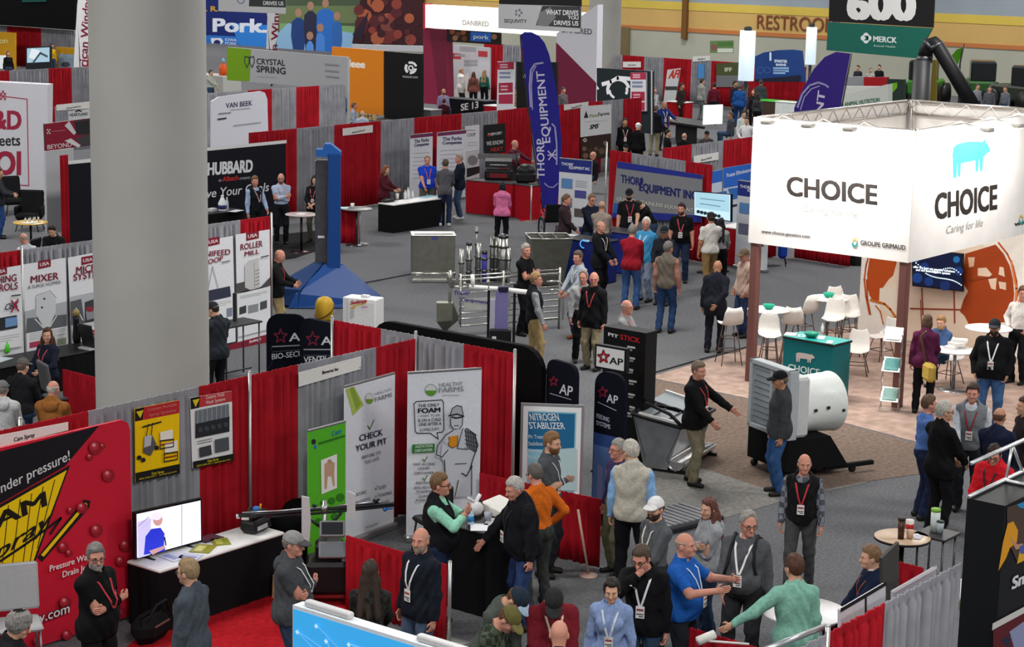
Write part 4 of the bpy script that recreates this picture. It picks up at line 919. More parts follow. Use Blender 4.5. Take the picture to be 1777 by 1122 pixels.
# ---- equipment maker with the blue and purple flags
def feather(label,pts,p,flag_col,letters,pole_px,px_base):
    """feather flag facing the viewer on a bent pole"""
    S = BC(p); S.panel(pts,.012); letters(S)
    o = S.build('feather_flag',cloth(flag_col),None,label,'flag')
    b = MB(); q = [S.at(*v)+S.n*-.02 for v in pole_px]; b.tube([(p[0],p[1],.02)]+q,[.02]*(len(q)+1),8); b.build('flag_pole',plastic('2a2a2c'),o)
    b = MB(); b.box((p[0],p[1],.012),(.7,.06,.024),.6); b.box((p[0],p[1],.014),(.7,.06,.024),.6+PI/2); b.build('cross_base',plastic('2a2a2c'),o); return o
def dF(S):
    S.text('EQUIPMENT',(955,247),(944,123),(940.5,248),'c9c6dd',.02); S.text('THORP',(945,309),(944,241),(931.5,309),'c9c6dd',.02)
    S.line([(921,185),(919,150),(921,122),(928,111),(942,109)],.05,'9a96c4'); S.line([(924,190),(922,150),(924,126),(930,114)],.03,'9a96c4'); S.line([(966,285),(966,250),(963,220),(958,215)],.045,'9a96c4'); S.line([(968,318),(960,325),(952,324),(945,318)],.03,'9a96c4')
    for x0,y0,x1,y1 in ((951,262,965,276),(964,260,952,277),(951,269,966,268)): S.line([(x0,y0),(x1,y1)],.035,'b9b5d4')
feather('tall purple feather flag with white vertical lettering in the middle aisle',[(904,60),(911,56),(922,56),(935,62),(945,74),(953,94),(962,134),(970,187),(975,250),(972,300),(967,364),(942,362),(937,318),(927,252),(917,180),(909,110)],G(950,380),'2b2a86',dF,[(941,362),(935,318),(925,252),(915,180),(907,110),(903,62),(912,56)],0)
def dF2(S):
    S.text('EQUIPMENT',(1412,315),(1432,160),(1399,312),'c9c6dd',.03); S.line([(1384,186),(1392,163),(1405,148),(1420,143),(1432,147),(1437,151)],.05,'9a96c4'); S.line([(1389,190),(1396,168),(1408,154),(1422,149)],.03,'9a96c4')
feather('purple feather flag leaning behind the white genetics panels',[(1378,188),(1394,152),(1412,120),(1431,99),(1451,90),(1476,93),(1469,130),(1458,190),(1440,290),(1425,385),(1400,385),(1380,290)],G(1412,402),'3a2a7c',dF2,[(1427,385),(1442,290),(1460,190),(1471,130),(1478,93)],0)
TP,TQ = np.array([41.25,28.95,0]),np.array([40.35,25.35,0])
Tb = B2(TP,TQ); us = [Tb.uv(*p)[0] for p in ((1058,264.7),(1096,270),(1190,283),(1236,291))]
for i,(cl,nm) in enumerate(((RED,'red curtain left of the grey and blue equipment backdrop'),(GREY,'grey curtain behind the equipment company backdrop banner'),(RED,'red curtain between the equipment backdrop and the blue foam panels'))):
    curtain('pipe_drape',nm,Tb.P(us[i],0),Tb.P(us[i+1],0),2.44,cl,.03,.05,'pipe and drape curtains')
pole(Tb.P(us[0]-.12,0),2.62,'silver upright at the left end of the equipment backdrop')
S = B2(TP+Tb.n*.1,TQ+Tb.n*.1); S.panel([(1071,279.5),(1219,303.5),(1217,386),(1062,377)],.012)
S.poly([(1071,279.5),(1219,303.5),(1219,311),(1071,291.5)],'24308e'); S.poly([(1066,352),(1080,354),(1092,366),(1217,374),(1217,386),(1062,377)],'24308e'); S.poly([(1066,353),(1082,354),(1082,370),(1063,369)],'2b5fb0')
S.text('THORP',(1078,316),(1116,323),(1078,302),'1f2768',.045); S.text('EQUIPMENT INC.',(1110,330.5),(1212,347),(1110,316),'1f2768',.045); S.text('QUALITY STAINLESS EQUIPMENT',(1071,347),(1205,368),(1071,341),'d3d0c4',.02,.15); S.line([(1115,308),(1111,330)],.03,'1f2768')
S.build('backdrop_banner',plastic('85868a'),None,'grey and blue backdrop banner reading THORP EQUIPMENT INC','banner')
def thorpstand(tl,tr,y0,label,plane,zb=.05,turn=0):
    S = plane; rect(S,tl,tr,zb); c = S.c; a,d,zt = c[0][0],c[1][0],c[2][1]; w = d-a
    S.poly([(a,zt-.36),(d,zt-.36),(d,zt),(a,zt)],'24307c',px=False); x = tl[0]; X = tr[0]-tl[0]; sl = (tr[1]-tl[1])/X
    S.text('THORP',(x+X*.06,tl[1]+12),(x+X*.42,tl[1]+12+sl*X*.4),(x+X*.06,tl[1]+7),'dfe2ee',.03); S.text('EQUIPMENT INC.',(x+X*.3,tl[1]+17+sl*X*.3),(x+X*.95,tl[1]+17+sl*X*.95),(x+X*.3,tl[1]+12+sl*X*.3),'dfe2ee',.03)
    S.poly([(a+.08,zt-.78),(a+w*.42,zt-.78),(a+w*.42,zt-.52),(a+.08,zt-.52)],'5b86b8',px=False); S.poly([(a+w*.5,zt-1.0),(a+w*.85,zt-1.0),(a+w*.85,zt-.8),(a+w*.5,zt-.8)],'4a4f8c',px=False)
    S.poly([(a+.08,zt-1.28),(a+w*.42,zt-1.28),(a+w*.42,zt-1.02),(a+.08,zt-1.02)],'6a6f86',px=False); S.poly([(a+w*.5,zt-1.5),(a+w*.88,zt-1.5),(a+w*.88,zt-1.28),(a+w*.5,zt-1.28)],'55504e',px=False)
    for k in range(4): S.line([(a+w*.52,zt-.55-.05*k),(a+w*.86,zt-.55-.05*k)],.014,'a8acb2',px=False)
    o = S.build('banner',plastic('cdd0d5'),None,label,'banner'); feet(o,S)
thorpstand((971,274),(1027.6,279),380,'white and navy banner standing behind the brown jacket man at the counter',B2(G(971,274,2.1),G(1027.6,279,2.1)))
thorpstand((1281,313),(1337,320),480,'white and navy banner partly hidden by the genetics panel and post',B2(G(1281,313,2.12),G(1337,320.5,2.12)))
def foam(tl,tr,br,bl,label,txt,Y):
    S = BY(Y); S.panel([tl,tr,br,bl],.02); h = .35
    S.poly([tl,tr,(tr[0],tr[1]+(br[1]-tr[1])*h),(bl[0],tl[1]+(bl[1]-tl[1])*h)],'2a66c4'); 
    if txt: S.text(txt,(tl[0]+6,tl[1]+16),(tr[0]-3,tr[1]+14),(tl[0]+6,tl[1]+9),'dfe6f2',.02)
    S.poly([(tl[0]+8,tl[1]+36),(tl[0]+27,tl[1]+33),(tl[0]+27,tl[1]+52),(tl[0]+16,tl[1]+54)],'2f6ab8'); S.line([(tl[0]+14,tl[1]+66),(tl[0]+28,tl[1]+63)],.06,'2a2c30')
    S.build('poster',plastic('c4cfdd'),None,label,'poster')
foam((1255,291.5),(1307,283),(1307,380),(1255,392),'blue and white poster reading Foam Eliminator beside the genetics panel','Foam Eliminator',28.54)
foam((1234,298),(1253,294),(1253,352),(1234,356),'narrow blue and white poster left of the Foam Eliminator poster',None,28.54)
drape_run('Y',28.6,[(1150,277),(1200,270),(1255,262.5),(1308,254),(1390,243)],[RED,GREY,RED,RED],['red curtain top above the right end of the equipment backdrop','grey curtain with a white name card behind the equipment backdrop','red curtain above the Foam Eliminator poster','red curtain hidden behind the white genetics panel'],z1=2.44,group='pipe and drape curtains')
card('white name card on the grey curtain above the television',(1204,270.5),(1247,264),(1247,277),(1204,283.5),BY(28.55),'Exodus')
# ---- row behind: hog equipment walls
S = BX(52.0); S.panel([(394,81.5),(603,99),(603,222),(556,219),(553,152),(394,139)],.12)
S.poly([(394,81.5),(435.5,85.6),(433,141),(394,139)],'6f9a14'); S.text('CRYSTAL',(445.5,111),(494.5,114),(445.5,100.5),'202226',.02); S.text('SPRING',(445.5,124.5),(495.5,128.5),(445.5,113),'202226',.02); lines(S,446,480,132,132,1,'a6a8ab',.02,.04)
for d in (-4.5,4.5): S.line([(433+d,117),(433+d*1.9,107),(433+d*1.7,98),(433+d*.2,99),(433+d*.1,108),(433+d,117)],.035,'3a3f44')
for i,y in enumerate((111,122,132)): S.line([(564+i,y),(588,y+2)],.05,'8a8d92')
S.line([(590,216),(600,190),(599,172),(584,158),(563,156),(564,195),(582,211)],.14,'2e5f95'); S.line([(563,172),(565,196),(582,212)],.12,'3a3f86')
S.build('display_wall',plastic('a7a9ac'),None,'grey arch wall reading CRYSTAL SPRING with a green end panel','display')
S = BX(58.0); S.panel([(576,81),(665.5,88),(665.5,200),(576,190)],.15)
S.text('leee',(606.5,116),(633,118),(606.5,103),'f0e8dc',.06); S.build('display_wall',plastic('d9801c'),None,'bright orange booth wall with white lettering behind the high table','display')
S = BX(58.0); S.panel([(666.5,88.5),(731,93.5),(731,215),(666.5,205)],.15)
for k in range(3): S.disc((713,118),11.5-k*.5,'e6e6e6',16,None,k*2.1+.3,k*2.1+2.0,7.5-k)
S.disc((713,118),5,'e6e6e6',12,None,0,2*PI,2.5); S.text('PIGEQUIP.COM',(699,134.5),(725,136),(699,131),'b8b8b8',.02); S.build('display_wall',plastic('0e0f11'),None,'black booth wall with a white swirl emblem beside the orange wall','display')
drape_run('Y',48.2,[(360,166),(430,152),(472,148),(514,147),(554,147),(600,145)],[GREY,RED,GREY,RED,GREY],['grey curtain behind the white rounded agriculture board','red curtain right of the white rounded agriculture board','grey curtain under the CRYSTAL lettering wall','red curtain left of the blue drop leg','grey curtain behind the blue drop leg'],z1=2.5,group='pipe and drape curtains')
S = BY(43.6); S.panel([(367,330),(468,320),(464,172),(460,161),(452,158),(380,168),(367,176)],.05); S.text('VAN BEEK',(392,187.5),(437.5,182.5),(392,178.5),'2b3258',.02); lines(S,399,434,191,191,1,'8a8d96',.02,-.1); lines(S,379,400,197,198,2,'a4a7b2',.03,-.1); S.line([(378,207),(392,205)],.05,'35373e'); lines(S,405,452,218,216,1,'9a9da6',.035,-.12)
S.build('graphic_wall',plastic('d2d5de'),None,'white rounded board reading VAN BEEK right of the column','display')
S = BY(41.0); b = MB(); a,c = GY(362,244,41.0),GY(436,234,41.0); b.box(((a[0]+c[0])/2,41.2,.55),(abs(c[0]-a[0]),.6,1.1)); tag(b.build('counter',cloth('a2a4a8')),'grey draped counter under the white rounded board','counter')
# tall maroon and white tower with arch
S = BX(70.0); S.panel([(738,8),(1037,3),(1037,36),(738,50)],.5)
S.panel([(738,8),(1010,22),(1010,66),(738,48)],.5); S.text('DANBRED',(803,43),(848,46),(803,34),'b9b3a4',.02); S.build('arch_header',mat('f2f2f0',.5,0,'',.55),None,'glowing white header of the maroon breeding company arch','sign')
b = MB(); bd = BX(70.05); bd.panel([(734,6),(739,6),(739,50),(734,50)],.5); bd.build('header_edge',plastic('c02a3c'),None,'thin red end edge of the glowing white arch header','panel')
S = BX(70.2); S.panel([(734,49),(773,52),(777,210),(736,208)],.5); S.poly([(745,51),(773,52),(777,210),(765,205)],'6e1c36'); S.build('arch_tower',plastic('8c2444',.5),None,'maroon left tower wall of the white breeding company arch','display')
S = BX(68.5); S.panel([(966,60),(1038,6),(1033,190),(964,176)],.4); S.panel([(966,58),(1037,8),(1033,226),(963,214)],.4)
S.poly([(965,73),(1035,144),(1034,200),(964,190)],'7c2242'); S.text('DANBRED',(975,56),(1027,60),(975,46),'55565a',.02); S.build('arch_tower',plastic('dcdde4',.5),None,'white right tower of the arch with a maroon diagonal lower half','display')
S = BX(72.0); S.panel([(773.5,76),(850,83),(849,200),(776,200)],.1); S.poly([(785,92),(800,93),(800,103),(785,102)],'b8404a'); S.poly([(830,88),(846,89),(846,99),(830,98)],'b8404a'); S.poly([(798,80),(826,82),(826,90),(798,88)],'a2a5aa'); lines(S,790,806,96,96,1,'a0a2a8',.1); lines(S,806,828,106,112,2,'9a9ca4',.12); S.poly([(786,160),(812,125),(820,160),(815,190),(790,190)],'e4e4e2')
S.build('display_wall',plastic('c3c5ca'),None,'pale poster wall inside the maroon arch','display')
S = BX(70.15); S.panel([(775,46),(868,52),(868,78),(775,72)],.1); S.poly([(817,55),(853,57),(852,73),(816,71)],'2a64b8'); S.text('pork',(822,66.5),(848,68.5),(822,59),'dfe8f2',.02)
for i,(x,y) in enumerate(((785,55),(795,60),(790,66),(804,56),(806,67),(858,64))): S.disc((x,y),5,('8a4a2c','6a3a26','9a6a4a')[i % 3],8)
S.build('hanging_banner',plastic('241a18'),None,'dark food photo banner with small blue pork panel','banner')
drape_run('X',74.0,[(840,75),(873,77),(905,80),(935,83)],[RED,GREY,RED],['red curtain right of the pale poster wall in the arch','grey curtain beside the purple flag top inside the arch','red curtain behind the purple flag top'],z1=GX(860,76,74)[2],group='pipe and drape curtains')
S = BX(62.0); S.panel([(896,107),(966,108),(966,190),(896,190)],.1); S.poly([(908,128),(914,128),(914,135),(908,135)],'d8d8d8'); S.build('display_wall',plastic('1d2022'),None,'dark wall behind the purple feather flag','display')
def tallcard(label,tl,tr,y1,X,hung=False):
    S = BX(X); S.panel([tl,tr,(tr[0],y1+1),(tl[0],y1)],.08) if hung else rect(S,tl,tr,.03,.08); h = y1-tl[1]; w = tr[0]-tl[0]
    S.poly([(tl[0],tl[1]),(tr[0],tr[1]),(tr[0],tr[1]+h*.18),(tl[0],tl[1]+h*.18)],'a52a48'); S.poly([(tl[0]+2,tl[1]+h*.5),(tr[0]-2,tr[1]+h*.5),(tr[0]-2,tr[1]+h*.74),(tl[0]+2,tl[1]+h*.74)],'9c2440'); S.poly([(tl[0]+2,tl[1]+h*.78),(tr[0]-2,tr[1]+h*.78),(tr[0]-2,y1),(tl[0]+2,y1)],'a52a48')
    lines(S,tl[0]+4,tl[0]+w*.75,tl[1]+h*.26,tl[1]+h*.36,2,'7a86a2',.08); lines(S,tl[0]+5,tl[0]+w*.6,tl[1]+h*.06,tl[1]+h*.12,2,'d0a0ac',.06); lines(S,tl[0]+6,tl[0]+w*.6,tl[1]+h*.58,tl[1]+h*.66,2,'d0a0ac',.06); S.build('banner',plastic('cfd0d6'),None,label,'banner')
tallcard('maroon and white upright panel left of the purple flag',(863.5,108),(892,107),180,60.0)
tallcard('maroon and white upright panel in front of the black arc wall',(1094,126),(1121,126),192,56.41,True)
S = BX(56.5); S.panel([(1035.5,118),(1131,123.5),(1131,232),(1036,225)],.15); S.disc((1073,156),21,'e4e6ea',20,None,.2,PI+.4,15.5); S.disc((1073,156),17.5,'e4e6ea',20,None,-.5,.3,13); S.line([(1046,146),(1060,142),(1072,135),(1095,137)],.14,'e4e6ea'); S.disc((1073,156),17,'e4e6ea',18,None,PI,PI*1.35,13); S.poly([(1036,148),(1040,154),(1036,156)],'e4e6ea')
S.line([(1131,123.5),(1131,232)],.06,'b4b6b8'); S.build('display_wall',plastic('1a2428',.5),None,'black booth wall with thick white arc drawing','display')
b = MB(); bd = BX(60.0); bd.panel([(866,186),(1024,171),(1024,177),(866,192)],.3); bd = None
# big banners on the far wall
WB = WX-.12
def wallban(name,label,px,col,draw=None,x=None,**kw):
    S = BX(x or WB); S.panel(px,.06)
    if draw: draw(S)
    return S.build(name,plastic(col),None,label,'banner')
def d1(S):
    S.poly([(340,60),(475,66),(475,92),(340,86)],'2a72c8'); S.poly([(400,40),(475,44),(475,90),(420,88)],'2f80d8')
    S.text('Real Pork.',(285,53),(462,56),(285,30),'dfe6f2',.05); S.text('Mr. R. Farm',(338,19),(418,20),(338,10),'c99a2a',.05); S.text('IOWA',(391,71),(411,72),(391,66),'c8d4ea',.03); S.text('PORK',(391,77),(411,78),(391,72.5),'c8d4ea',.03); S.poly([(366,66),(384,66),(388,72),(384,78),(368,78)],'dfe6f2'); S.disc((377,74),6,'22306a',10,5)
wallban('hanging_banner','blue banner with big white Pork lettering right of the column',[(330,-40),(470,-40),(468,84),(330,76)],'1c2a6e',d1)
def d2(S):
    S.poly([(470,10),(735,10),(735,40),(470,40)],'6a7a52'); S.poly([(485,40),(630,46),(620,95),(485,90)],'7aa26a'); S.poly([(480,60),(500,40),(630,60),(610,96),(480,90)],'8ab4d8')
    for x,hy,w,c in ((518,22,13,'23407c'),(539,10,12,'2a2c44'),(565,6,16,'2d6ec4'),(585,28,9,'2f66b0'),(556,48,8,'4a86d8'),(538,62,7,'5a96e0')):
        S.poly([(x-w,hy+40),(x-w*.9,hy+16),(x-w*.3,hy+9),(x+w*.3,hy+9),(x+w*.9,hy+16),(x+w,hy+40),(x+w*.7,90),(x-w*.7,88)],c); S.disc((x,hy),6,'a8806a',10,7.5)
wallban('hanging_banner','large family photo banner with people in blue shirts',[(470,-40),(632,-40),(610,96),(472,85)],'4a5a44',d2,WB-.10)
def d3(S):
    rr = random.Random(3)
    for i in range(46): S.disc((rr.uniform(622,728),rr.uniform(-20,70)),rr.uniform(4,13),rr.choice(['6a2c2c','8a3c34','54222a','a85a3c','3c1a22','7a4038']),9)
    S.poly([(612,60),(640,20),(628,74)],'2a1c2c')
wallban('hanging_banner','dark red grilled meat photo banner left of the white arch header',[(633,-40),(734,-40),(733,78),(611,75)],'3c1a20',d3,WB-.20)
bd = BX(83.0); bd.panel([(610,77),(732,80),(732,90),(610,86)],.4); bd.build('ledge',plastic('c9cbd0'),None,'white ledge strip under the grilled meat banner','ledge')
# hanging aisle signs
def hang(label,X,px,parts,cables,name='hanging_sign'):
    o = None
    for i,(corners,col,draw,nm) in enumerate(parts):
        S = BX(X); S.panel(corners,.06); draw(S) if draw else None
        q = S.build(nm if o else name,plastic(col),o)
        if o is None: o = q; tag(o,label,'sign')
    b = MB()
    for c in cables: a = GX(*c,X); b.tube([(X+.03,a[1],a[2]),(X+.03,a[1],14.5)],.02,6)
    b.build('hanging_cable',steel(),o); return o
def d600(S): S.text('600',(1474,31.5),(1586,34),(1473,-22),'e6e6e4',.07)
def dmk(S):
    for w in range(4): S.disc((1503+4.5*math.cos(w*PI/2),66-4.5*math.sin(w*PI/2)),5,'dfe8e6',10)
    S.poly([(1499,62),(1507,62),(1499,70),(1507,70)],'1e6a5c'); S.text('MERCK',(1516,72),(1556,74.5),(1516,62),'dfe8e6',.045); S.text('Animal Health',(1516,81),(1554,83),(1516,77),'a8ccc4',.02)
hang('black 600 aisle sign with green sponsor panel hanging at upper right',52.0,None,[([(1441,-60),(1624,-60),(1619,48),(1438,37)],'1b1a1b',d600,'number_panel'),([(1437,38),(1618,49),(1589,101),(1434,87)],'1c6658',dmk,'sponsor_panel')],[(1460,-50),(1600,-50)])
def dsq(S):
    S.poly([(941,10),(1008,11),(1008,49),(930,44)],'3c3c3e'); S.poly([(936,22),(955,12),(965,30),(950,46),(932,44)],'77777a'); S.text('SEQUIVITY',(875,39),(914,40),(875,32.5),'3a3c42',.02)
    for k in range(5): S.disc((900+5*math.cos(k*1.25),22-5*math.sin(k*1.25)),2,'6a6d74',8)
    S.text('WHAT DRIVES',(948,25),(1004,27),(948,16),'dddddd',.03); S.text('YOU',(986,33),(1004,34),(986,27),'dddddd',.03); S.text('DRIVES US',(962,43),(1004,44.5),(962,35),'dddddd',.03)
hang('white sponsor panel reading SEQUIVITY hanging before the arch',58.0,None,[([(866,-40),(1008,-40),(1008,11),(866,7)],'1b1a1b',None,'number_panel'),([(865,7),(1008,11),(1006,56),(865,49)],'b4b5b8',dsq,'sponsor_panel')],[(885,-38),(990,-38)])
def ddu(S): S.poly([(434,-40),(496,-40),(496,13),(432,11)],'34383a'); S.text('DRIVES US',(457,8.5),(492,9.5),(457,1.5),'dcdcdc',.03); S.disc((418,0),7,'7a86a8',10,None,0,2*PI,5)
hang('pale sponsor panel ending DRIVES US at the top edge beside the column',62.0,None,[([(379,-40),(496,-40),(494,24),(379,19)],'c2c3c5',ddu,'sponsor_panel')],[(400,-38),(480,-38)])
# wind power banners
def windban(label,pts,base,txt,red):
    S = BC(base); S.panel(pts,.012); S.text(*txt,'7a1f38',.03)
    if red: S.poly(red,'8e1722')
    o = S.build('feather_flag',cloth('d2d3d6'),None,label,'flag'); b = MB(); a = S.at(*pts[0]); c = S.at(*pts[-1]); b.tube([(base[0],base[1],.02),tuple(c-S.n*.03),tuple(a-S.n*.03)],.025,8); b.build('flag_pole',plastic('3a3a3c'),o)
windban('white feather flag reading American Windpower at the left of the column',[(142,-60),(172,-60),(162,50),(163,160),(126,160),(129,90),(134,10)],G(143,208),('American Windpower',(148,160),(160,-45),(134,158)),[(160.5,50),(149,119),(162,119)])
windban('white feather flag ending indpower just right of the column',[(458,-40),(486,-40),(482,60),(476,85),(462,85),(464,30)],G(472,150),('American Windpower',(476,170),(489,-50),(464,170)),None)
# left block
S = BC(G(20,345),18); S.panel([(-90,138),(83,147),(81,345),(-90,352)],.5)
S.line([(-20,164),(47,172),(50,322),(-20,318)],.03,'a83a52')
S.text('R&D',(-30,223),(36,224),(-30,190),'9c2742',.05); S.text('meets',(-18,253),(35,252),(-18,233),'2a2a2e',.02); S.text('ROI',(-32,302),(35,302),(-32,261),'9c2742',.05)
for i in range(4):
    for j in range(4):
        if (i+j) % 2 == 0: S.poly([(-3+i*3.4,157+j*4),(.4+i*3.4,157+j*4),(.4+i*3.4,161+j*4),(-3+i*3.4,161+j*4)],'a83a52')
S.build('display_tower',plastic('cfcfd6'),None,'tall white tower reading R and D meets ROI at the left edge','display')
S = BY(39.0); S.panel([(77.5,215),(170,203),(170,250),(79.5,262)],.06); S.poly([(77.5,215),(128,208.5),(145,246),(138,254),(79.5,262)],'8f1c34'); S.poly([(112,218),(120,210),(132,230),(128,234)],'d8d8da'); S.poly([(129,212),(165,207),(165,230),(133,234)],'2c2a2e'); S.poly([(112,244),(123,240),(140,252),(136,256)],'dedede'); S.poly([(130,240),(165,232),(165,250),(143,254)],'4a4446'); S.text('BEYOND',(82,259),(124,254),(82,251),'e2d4d8',.02)
for x,y in ((82,226),(86,226),(84,229),(82,232),(86,232)): S.disc((x,y-1),1.6,'dcdcdc',4)
lines(S,90,112,228,228,1,'b0606e',.025,-.1); S.build('graphic_board',plastic('5a3a40'),None,'maroon panel reading BEYOND above the white wall left of the column','display')
S = BY(39.0); S.panel([(79.5,263),(128,257),(128,400),(82,405)],.08); S.build('display_wall',plastic('c4c5ca'),None,'plain white wall under the maroon BEYOND panel','display')
drape_run('Y',37.0,[(104,267),(118,265)],[RED],['narrow red curtain at the left end of the black company wall'],z1=2.5,group='pipe and drape curtains')
drape_run('Y',58.5,[(-30,128),(16,122),(84,118),(124,118),(200,112)],[RED,GREY,RED,GREY],['red curtain at the left edge above the white tower','grey curtain above the white tower left of the column','red curtain above the small bull banner','grey curtain behind the wind power flag'],z1=GY(84,119,58.5)[2],group='pipe and drape curtains')
card('white name card above the heartland banner',(98,182),(156,176),(156,188),(98,192),BY(55.87),'Genetics')
S = BY(55.87); S.panel([(117,193),(157,189),(157,212),(119,216)],.03); S.text('HEARTLAND',(121,202),(152,200),(121,196.5),'2a2a2c',.03); S.line([(131,194),(136,191.5),(141,193)],.05,'2a2a2c'); S.build('poster',plastic('c9ccce'),None,'small white banner reading HEARTLAND left of the column','poster')
drape_run('Y',55.9,[(85,186),(95,185),(157,177),(166,176)],[RED,GREY,RED],['red strip of curtain left of the heartland banner','grey curtain behind the heartland banner','red strip of curtain right of the heartland banner'],z1=GY(95,185,55.9)[2],group='pipe and drape curtains')
drape_run('X',70.5,[(-40,46),(12,48),(71,49),(129,50)],[GREY,RED,GREY],['grey curtain under the valance at the left edge','red curtain behind the yellow panel in the top left','grey curtain behind the screen in the top left'],z1=GX(71,49,70.5)[2],group='pipe and drape curtains')
S = BX(69.0); S.panel([(-30,54),(26,57),(26,122),(-30,122)],.1); S.text('Dixon',(-22,75),(13,75),(-22,65),'e6d48a',.04); S.build('display_wall',plastic('d29a12'),None,'yellow panel at the left edge under the valance','display')
S = BX(67.0); S.panel([(97,81),(136,84),(136,150),(99,150)],.08); S.poly([(101,93),(133,95),(133,118),(102,118)],'9cb4c8'); S.disc((114,112),8,'55565c',8,5); S.build('graphic_board',plastic('cf9a1e'),None,'yellow framed picture panel left of the wind power flag','display')
# right far row
XR = 80.0
drape_run('X',XR,[(1030,112),(1050,112),(1080,110),(1118,107),(1152,103),(1200,102),(1235,96),(1275,95),(1300,97),(1400,100)],[RED,GREY,RED,GREY,RED,GREY,RED,GREY,RED],['red curtain tip above the black arc wall','grey curtain beside the second column','red curtain above the black arc wall with a white card','grey curtain left of the leaning banner','red curtain behind the leaning white banner','grey curtain with a blue strip banner','red curtain left of the green poster','grey curtain left of the glowing tube','red curtain behind the blue curved wall'],z1=GX(1180,102,XR)[2],group='pipe and drape curtains')
card('white name card on the far red curtain above the black arc wall',(1081,107),(1112,107),(1112,117),(1081,117),BX(XR-.05),'Nutra'); card('white name card on the far grey curtain by the blue strip banner',(1202,98),(1232,96.5),(1232,105),(1202,107),BX(XR-.05),'Phibro')
def small(label,px,col,draw=None,X=79.93,name='banner'): S = BX(X); S.panel(px,.06); draw(S) if draw else None; return S.build(name,plastic(col),None,label,'banner')
def dafi(S): S.text('AFI',(1160,136),(1178,135),(1163,121),'c0301c',.06,.2); lines(S,1156,1174,153,153,1,'3a3c40',.18)
small('leaning white banner with red letters on the far curtain',[(1158,121),(1181,118),(1171,178),(1151,178)],'c9cacd',dafi)
small('narrow blue strip banner on the far grey curtain',[(1211,112),(1222,111),(1222,136),(1211,136)],'4a8ac8')
def dif(S): S.text('IFF',(1258,124),(1270,124),(1258,117),'c9ccb4',.05)
small('olive green poster with pale letters on the far curtain',[(1243,110),(1286,108),(1286,131),(1243,131)],'4a5230',dif)
small('grey photo poster under the olive green poster',[(1243,131),(1286,131),(1286,151),(1243,151)],'6f7276')
def dgr(S): S.poly([(1245,73),(1272,73),(1272,80),(1245,80)],'4f7a3c'); S.poly([(1245,84),(1272,84),(1272,91),(1245,91)],'d4dcd0'); S.disc((1239,82),6,'8a5a5c',8)
small('small green and white panel above the olive poster',[(1232,71),(1272,70),(1272,92),(1232,92)],'6a8a54',dgr)
def dbl(S):
    S.line([(1337,92),(1337,104)],.1,'dbe6f4'); S.text('SMARTER',(1344,108),(1366,109),(1344,103),'dbe6f4',.05); S.text('BARNS',(1347,114),(1364,114.5),(1347,110),'dbe6f4',.05); lines(S,1343,1368,119,126,3,'8ab0e0',.12)
    S.poly([(1310,138),(1390,130),(1390,142),(1310,142)],'181c30'); S.disc((1320,122),6,'3a5ea0',12,None,0,2*PI,4.5); S.disc((1332,122),6,'3a5ea0',12,None,0,2*PI,4.5)
small('curved dark blue booth wall between the two glowing tubes',[(1310,142),(1310,98),(1325,91),(1350,87),(1375,86),(1392,88),(1398,142)],'1d3f80',dbl,77.0,'display_wall')
def glow(label,px,w,y0,y1,X,icon):
    a,c = GX(px,y0,X),GX(px,y1,X); rr = w/2/FPX*np.linalg.norm(a-CAM); o = thing('light_column',label,'light',(a[0],a[1],0)); b = MB(); b.lathe((0,0,c[2]),[(rr,0),(rr,a[2]-c[2]),(rr*.97,a[2]-c[2]+.02)],24); b.build('shade',mat('d8e8f6',.4,0,'',.75),o)
    b = MB(); b.lathe((0,0,a[2]),[(rr*.5,0),(rr*.5,.16),(rr*.3,.2)],16); b.lathe((0,0,0),[(rr*.5,0),(rr*.35,.05),(rr*.3,c[2])],16); b.build('cap',plastic('2a2a2c'),o)
    if icon: b = MB(); d = CAM-a; d = d/np.linalg.norm(d); u = np.array([-d[1],d[0],0]); z = GX(px,122,X)[2]; ctr = np.array([a[0],a[1],0])+d*(rr+.01)*np.array([1,1,0]); s = .32; b.prism([(-s,s),(s,s),(s,-s*.2),(0,-s),(-s,-s*.2)],tuple(ctr+np.array([0,0,z])),tuple(u),(0,0,1),tuple(-d),.02); b.build('badge_print',plastic('26406c'),o)
glow('glowing white tube with a shield print left of the blue curved wall',1298,27,54,140,74.0,True)
glow('glowing white tube right of the blue curved wall',1409,18,48,112,74.0,False)

def dscr(S): S.poly([(55,84),(70,88),(62,104),(50,100)],E0('dfeaf0')); S.line([(58,108),(70,92),(82,98)],.12,E0('40525c'))
def E0(c): return mat(c,.3,0,'',.5)
S = BX(66.0); S.panel([(45,82),(88,80),(88,150),(45,150)],.1); S.poly([(47,84),(86,82),(86,107),(47,109)],E0('a9c8d8')); dscr(S); S.build('display_screen',plastic('2a2c30'),None,'pale blue video screen on a dark stand at the top left','television')
S = BX(68.0); S.panel([(-20,96),(8,96),(8,119),(-20,119)],.1); S.build('light_box',mat('e2e6e6',.4,0,'',.4),None,'small glowing white panel at the top left edge','panel')

o = thing('fluid_jug','small orange jug on the grey table beside the green wall end','jug',G(388,163)+np.array([0,0,.9])); b = MB(); b.lathe((0,0,0),[(.22,0),(.22,.42),(.1,.52),(.08,.6)],14); b.build('body',plastic('d8581c'),o); b = MB(); b.lathe((0,0,.6),[(.09,0),(.09,.1),(.03,.22)],12); b.build('cap',plastic('7ab0c8'),o)
c = G(388,163); b = MB(); b.box((c[0],c[1]+.5,.45),(1.2,2.2,.9)); tag(b.build('draped_table',cloth('b4b4b0')),'pale draped table under the orange jug right of the column','table')
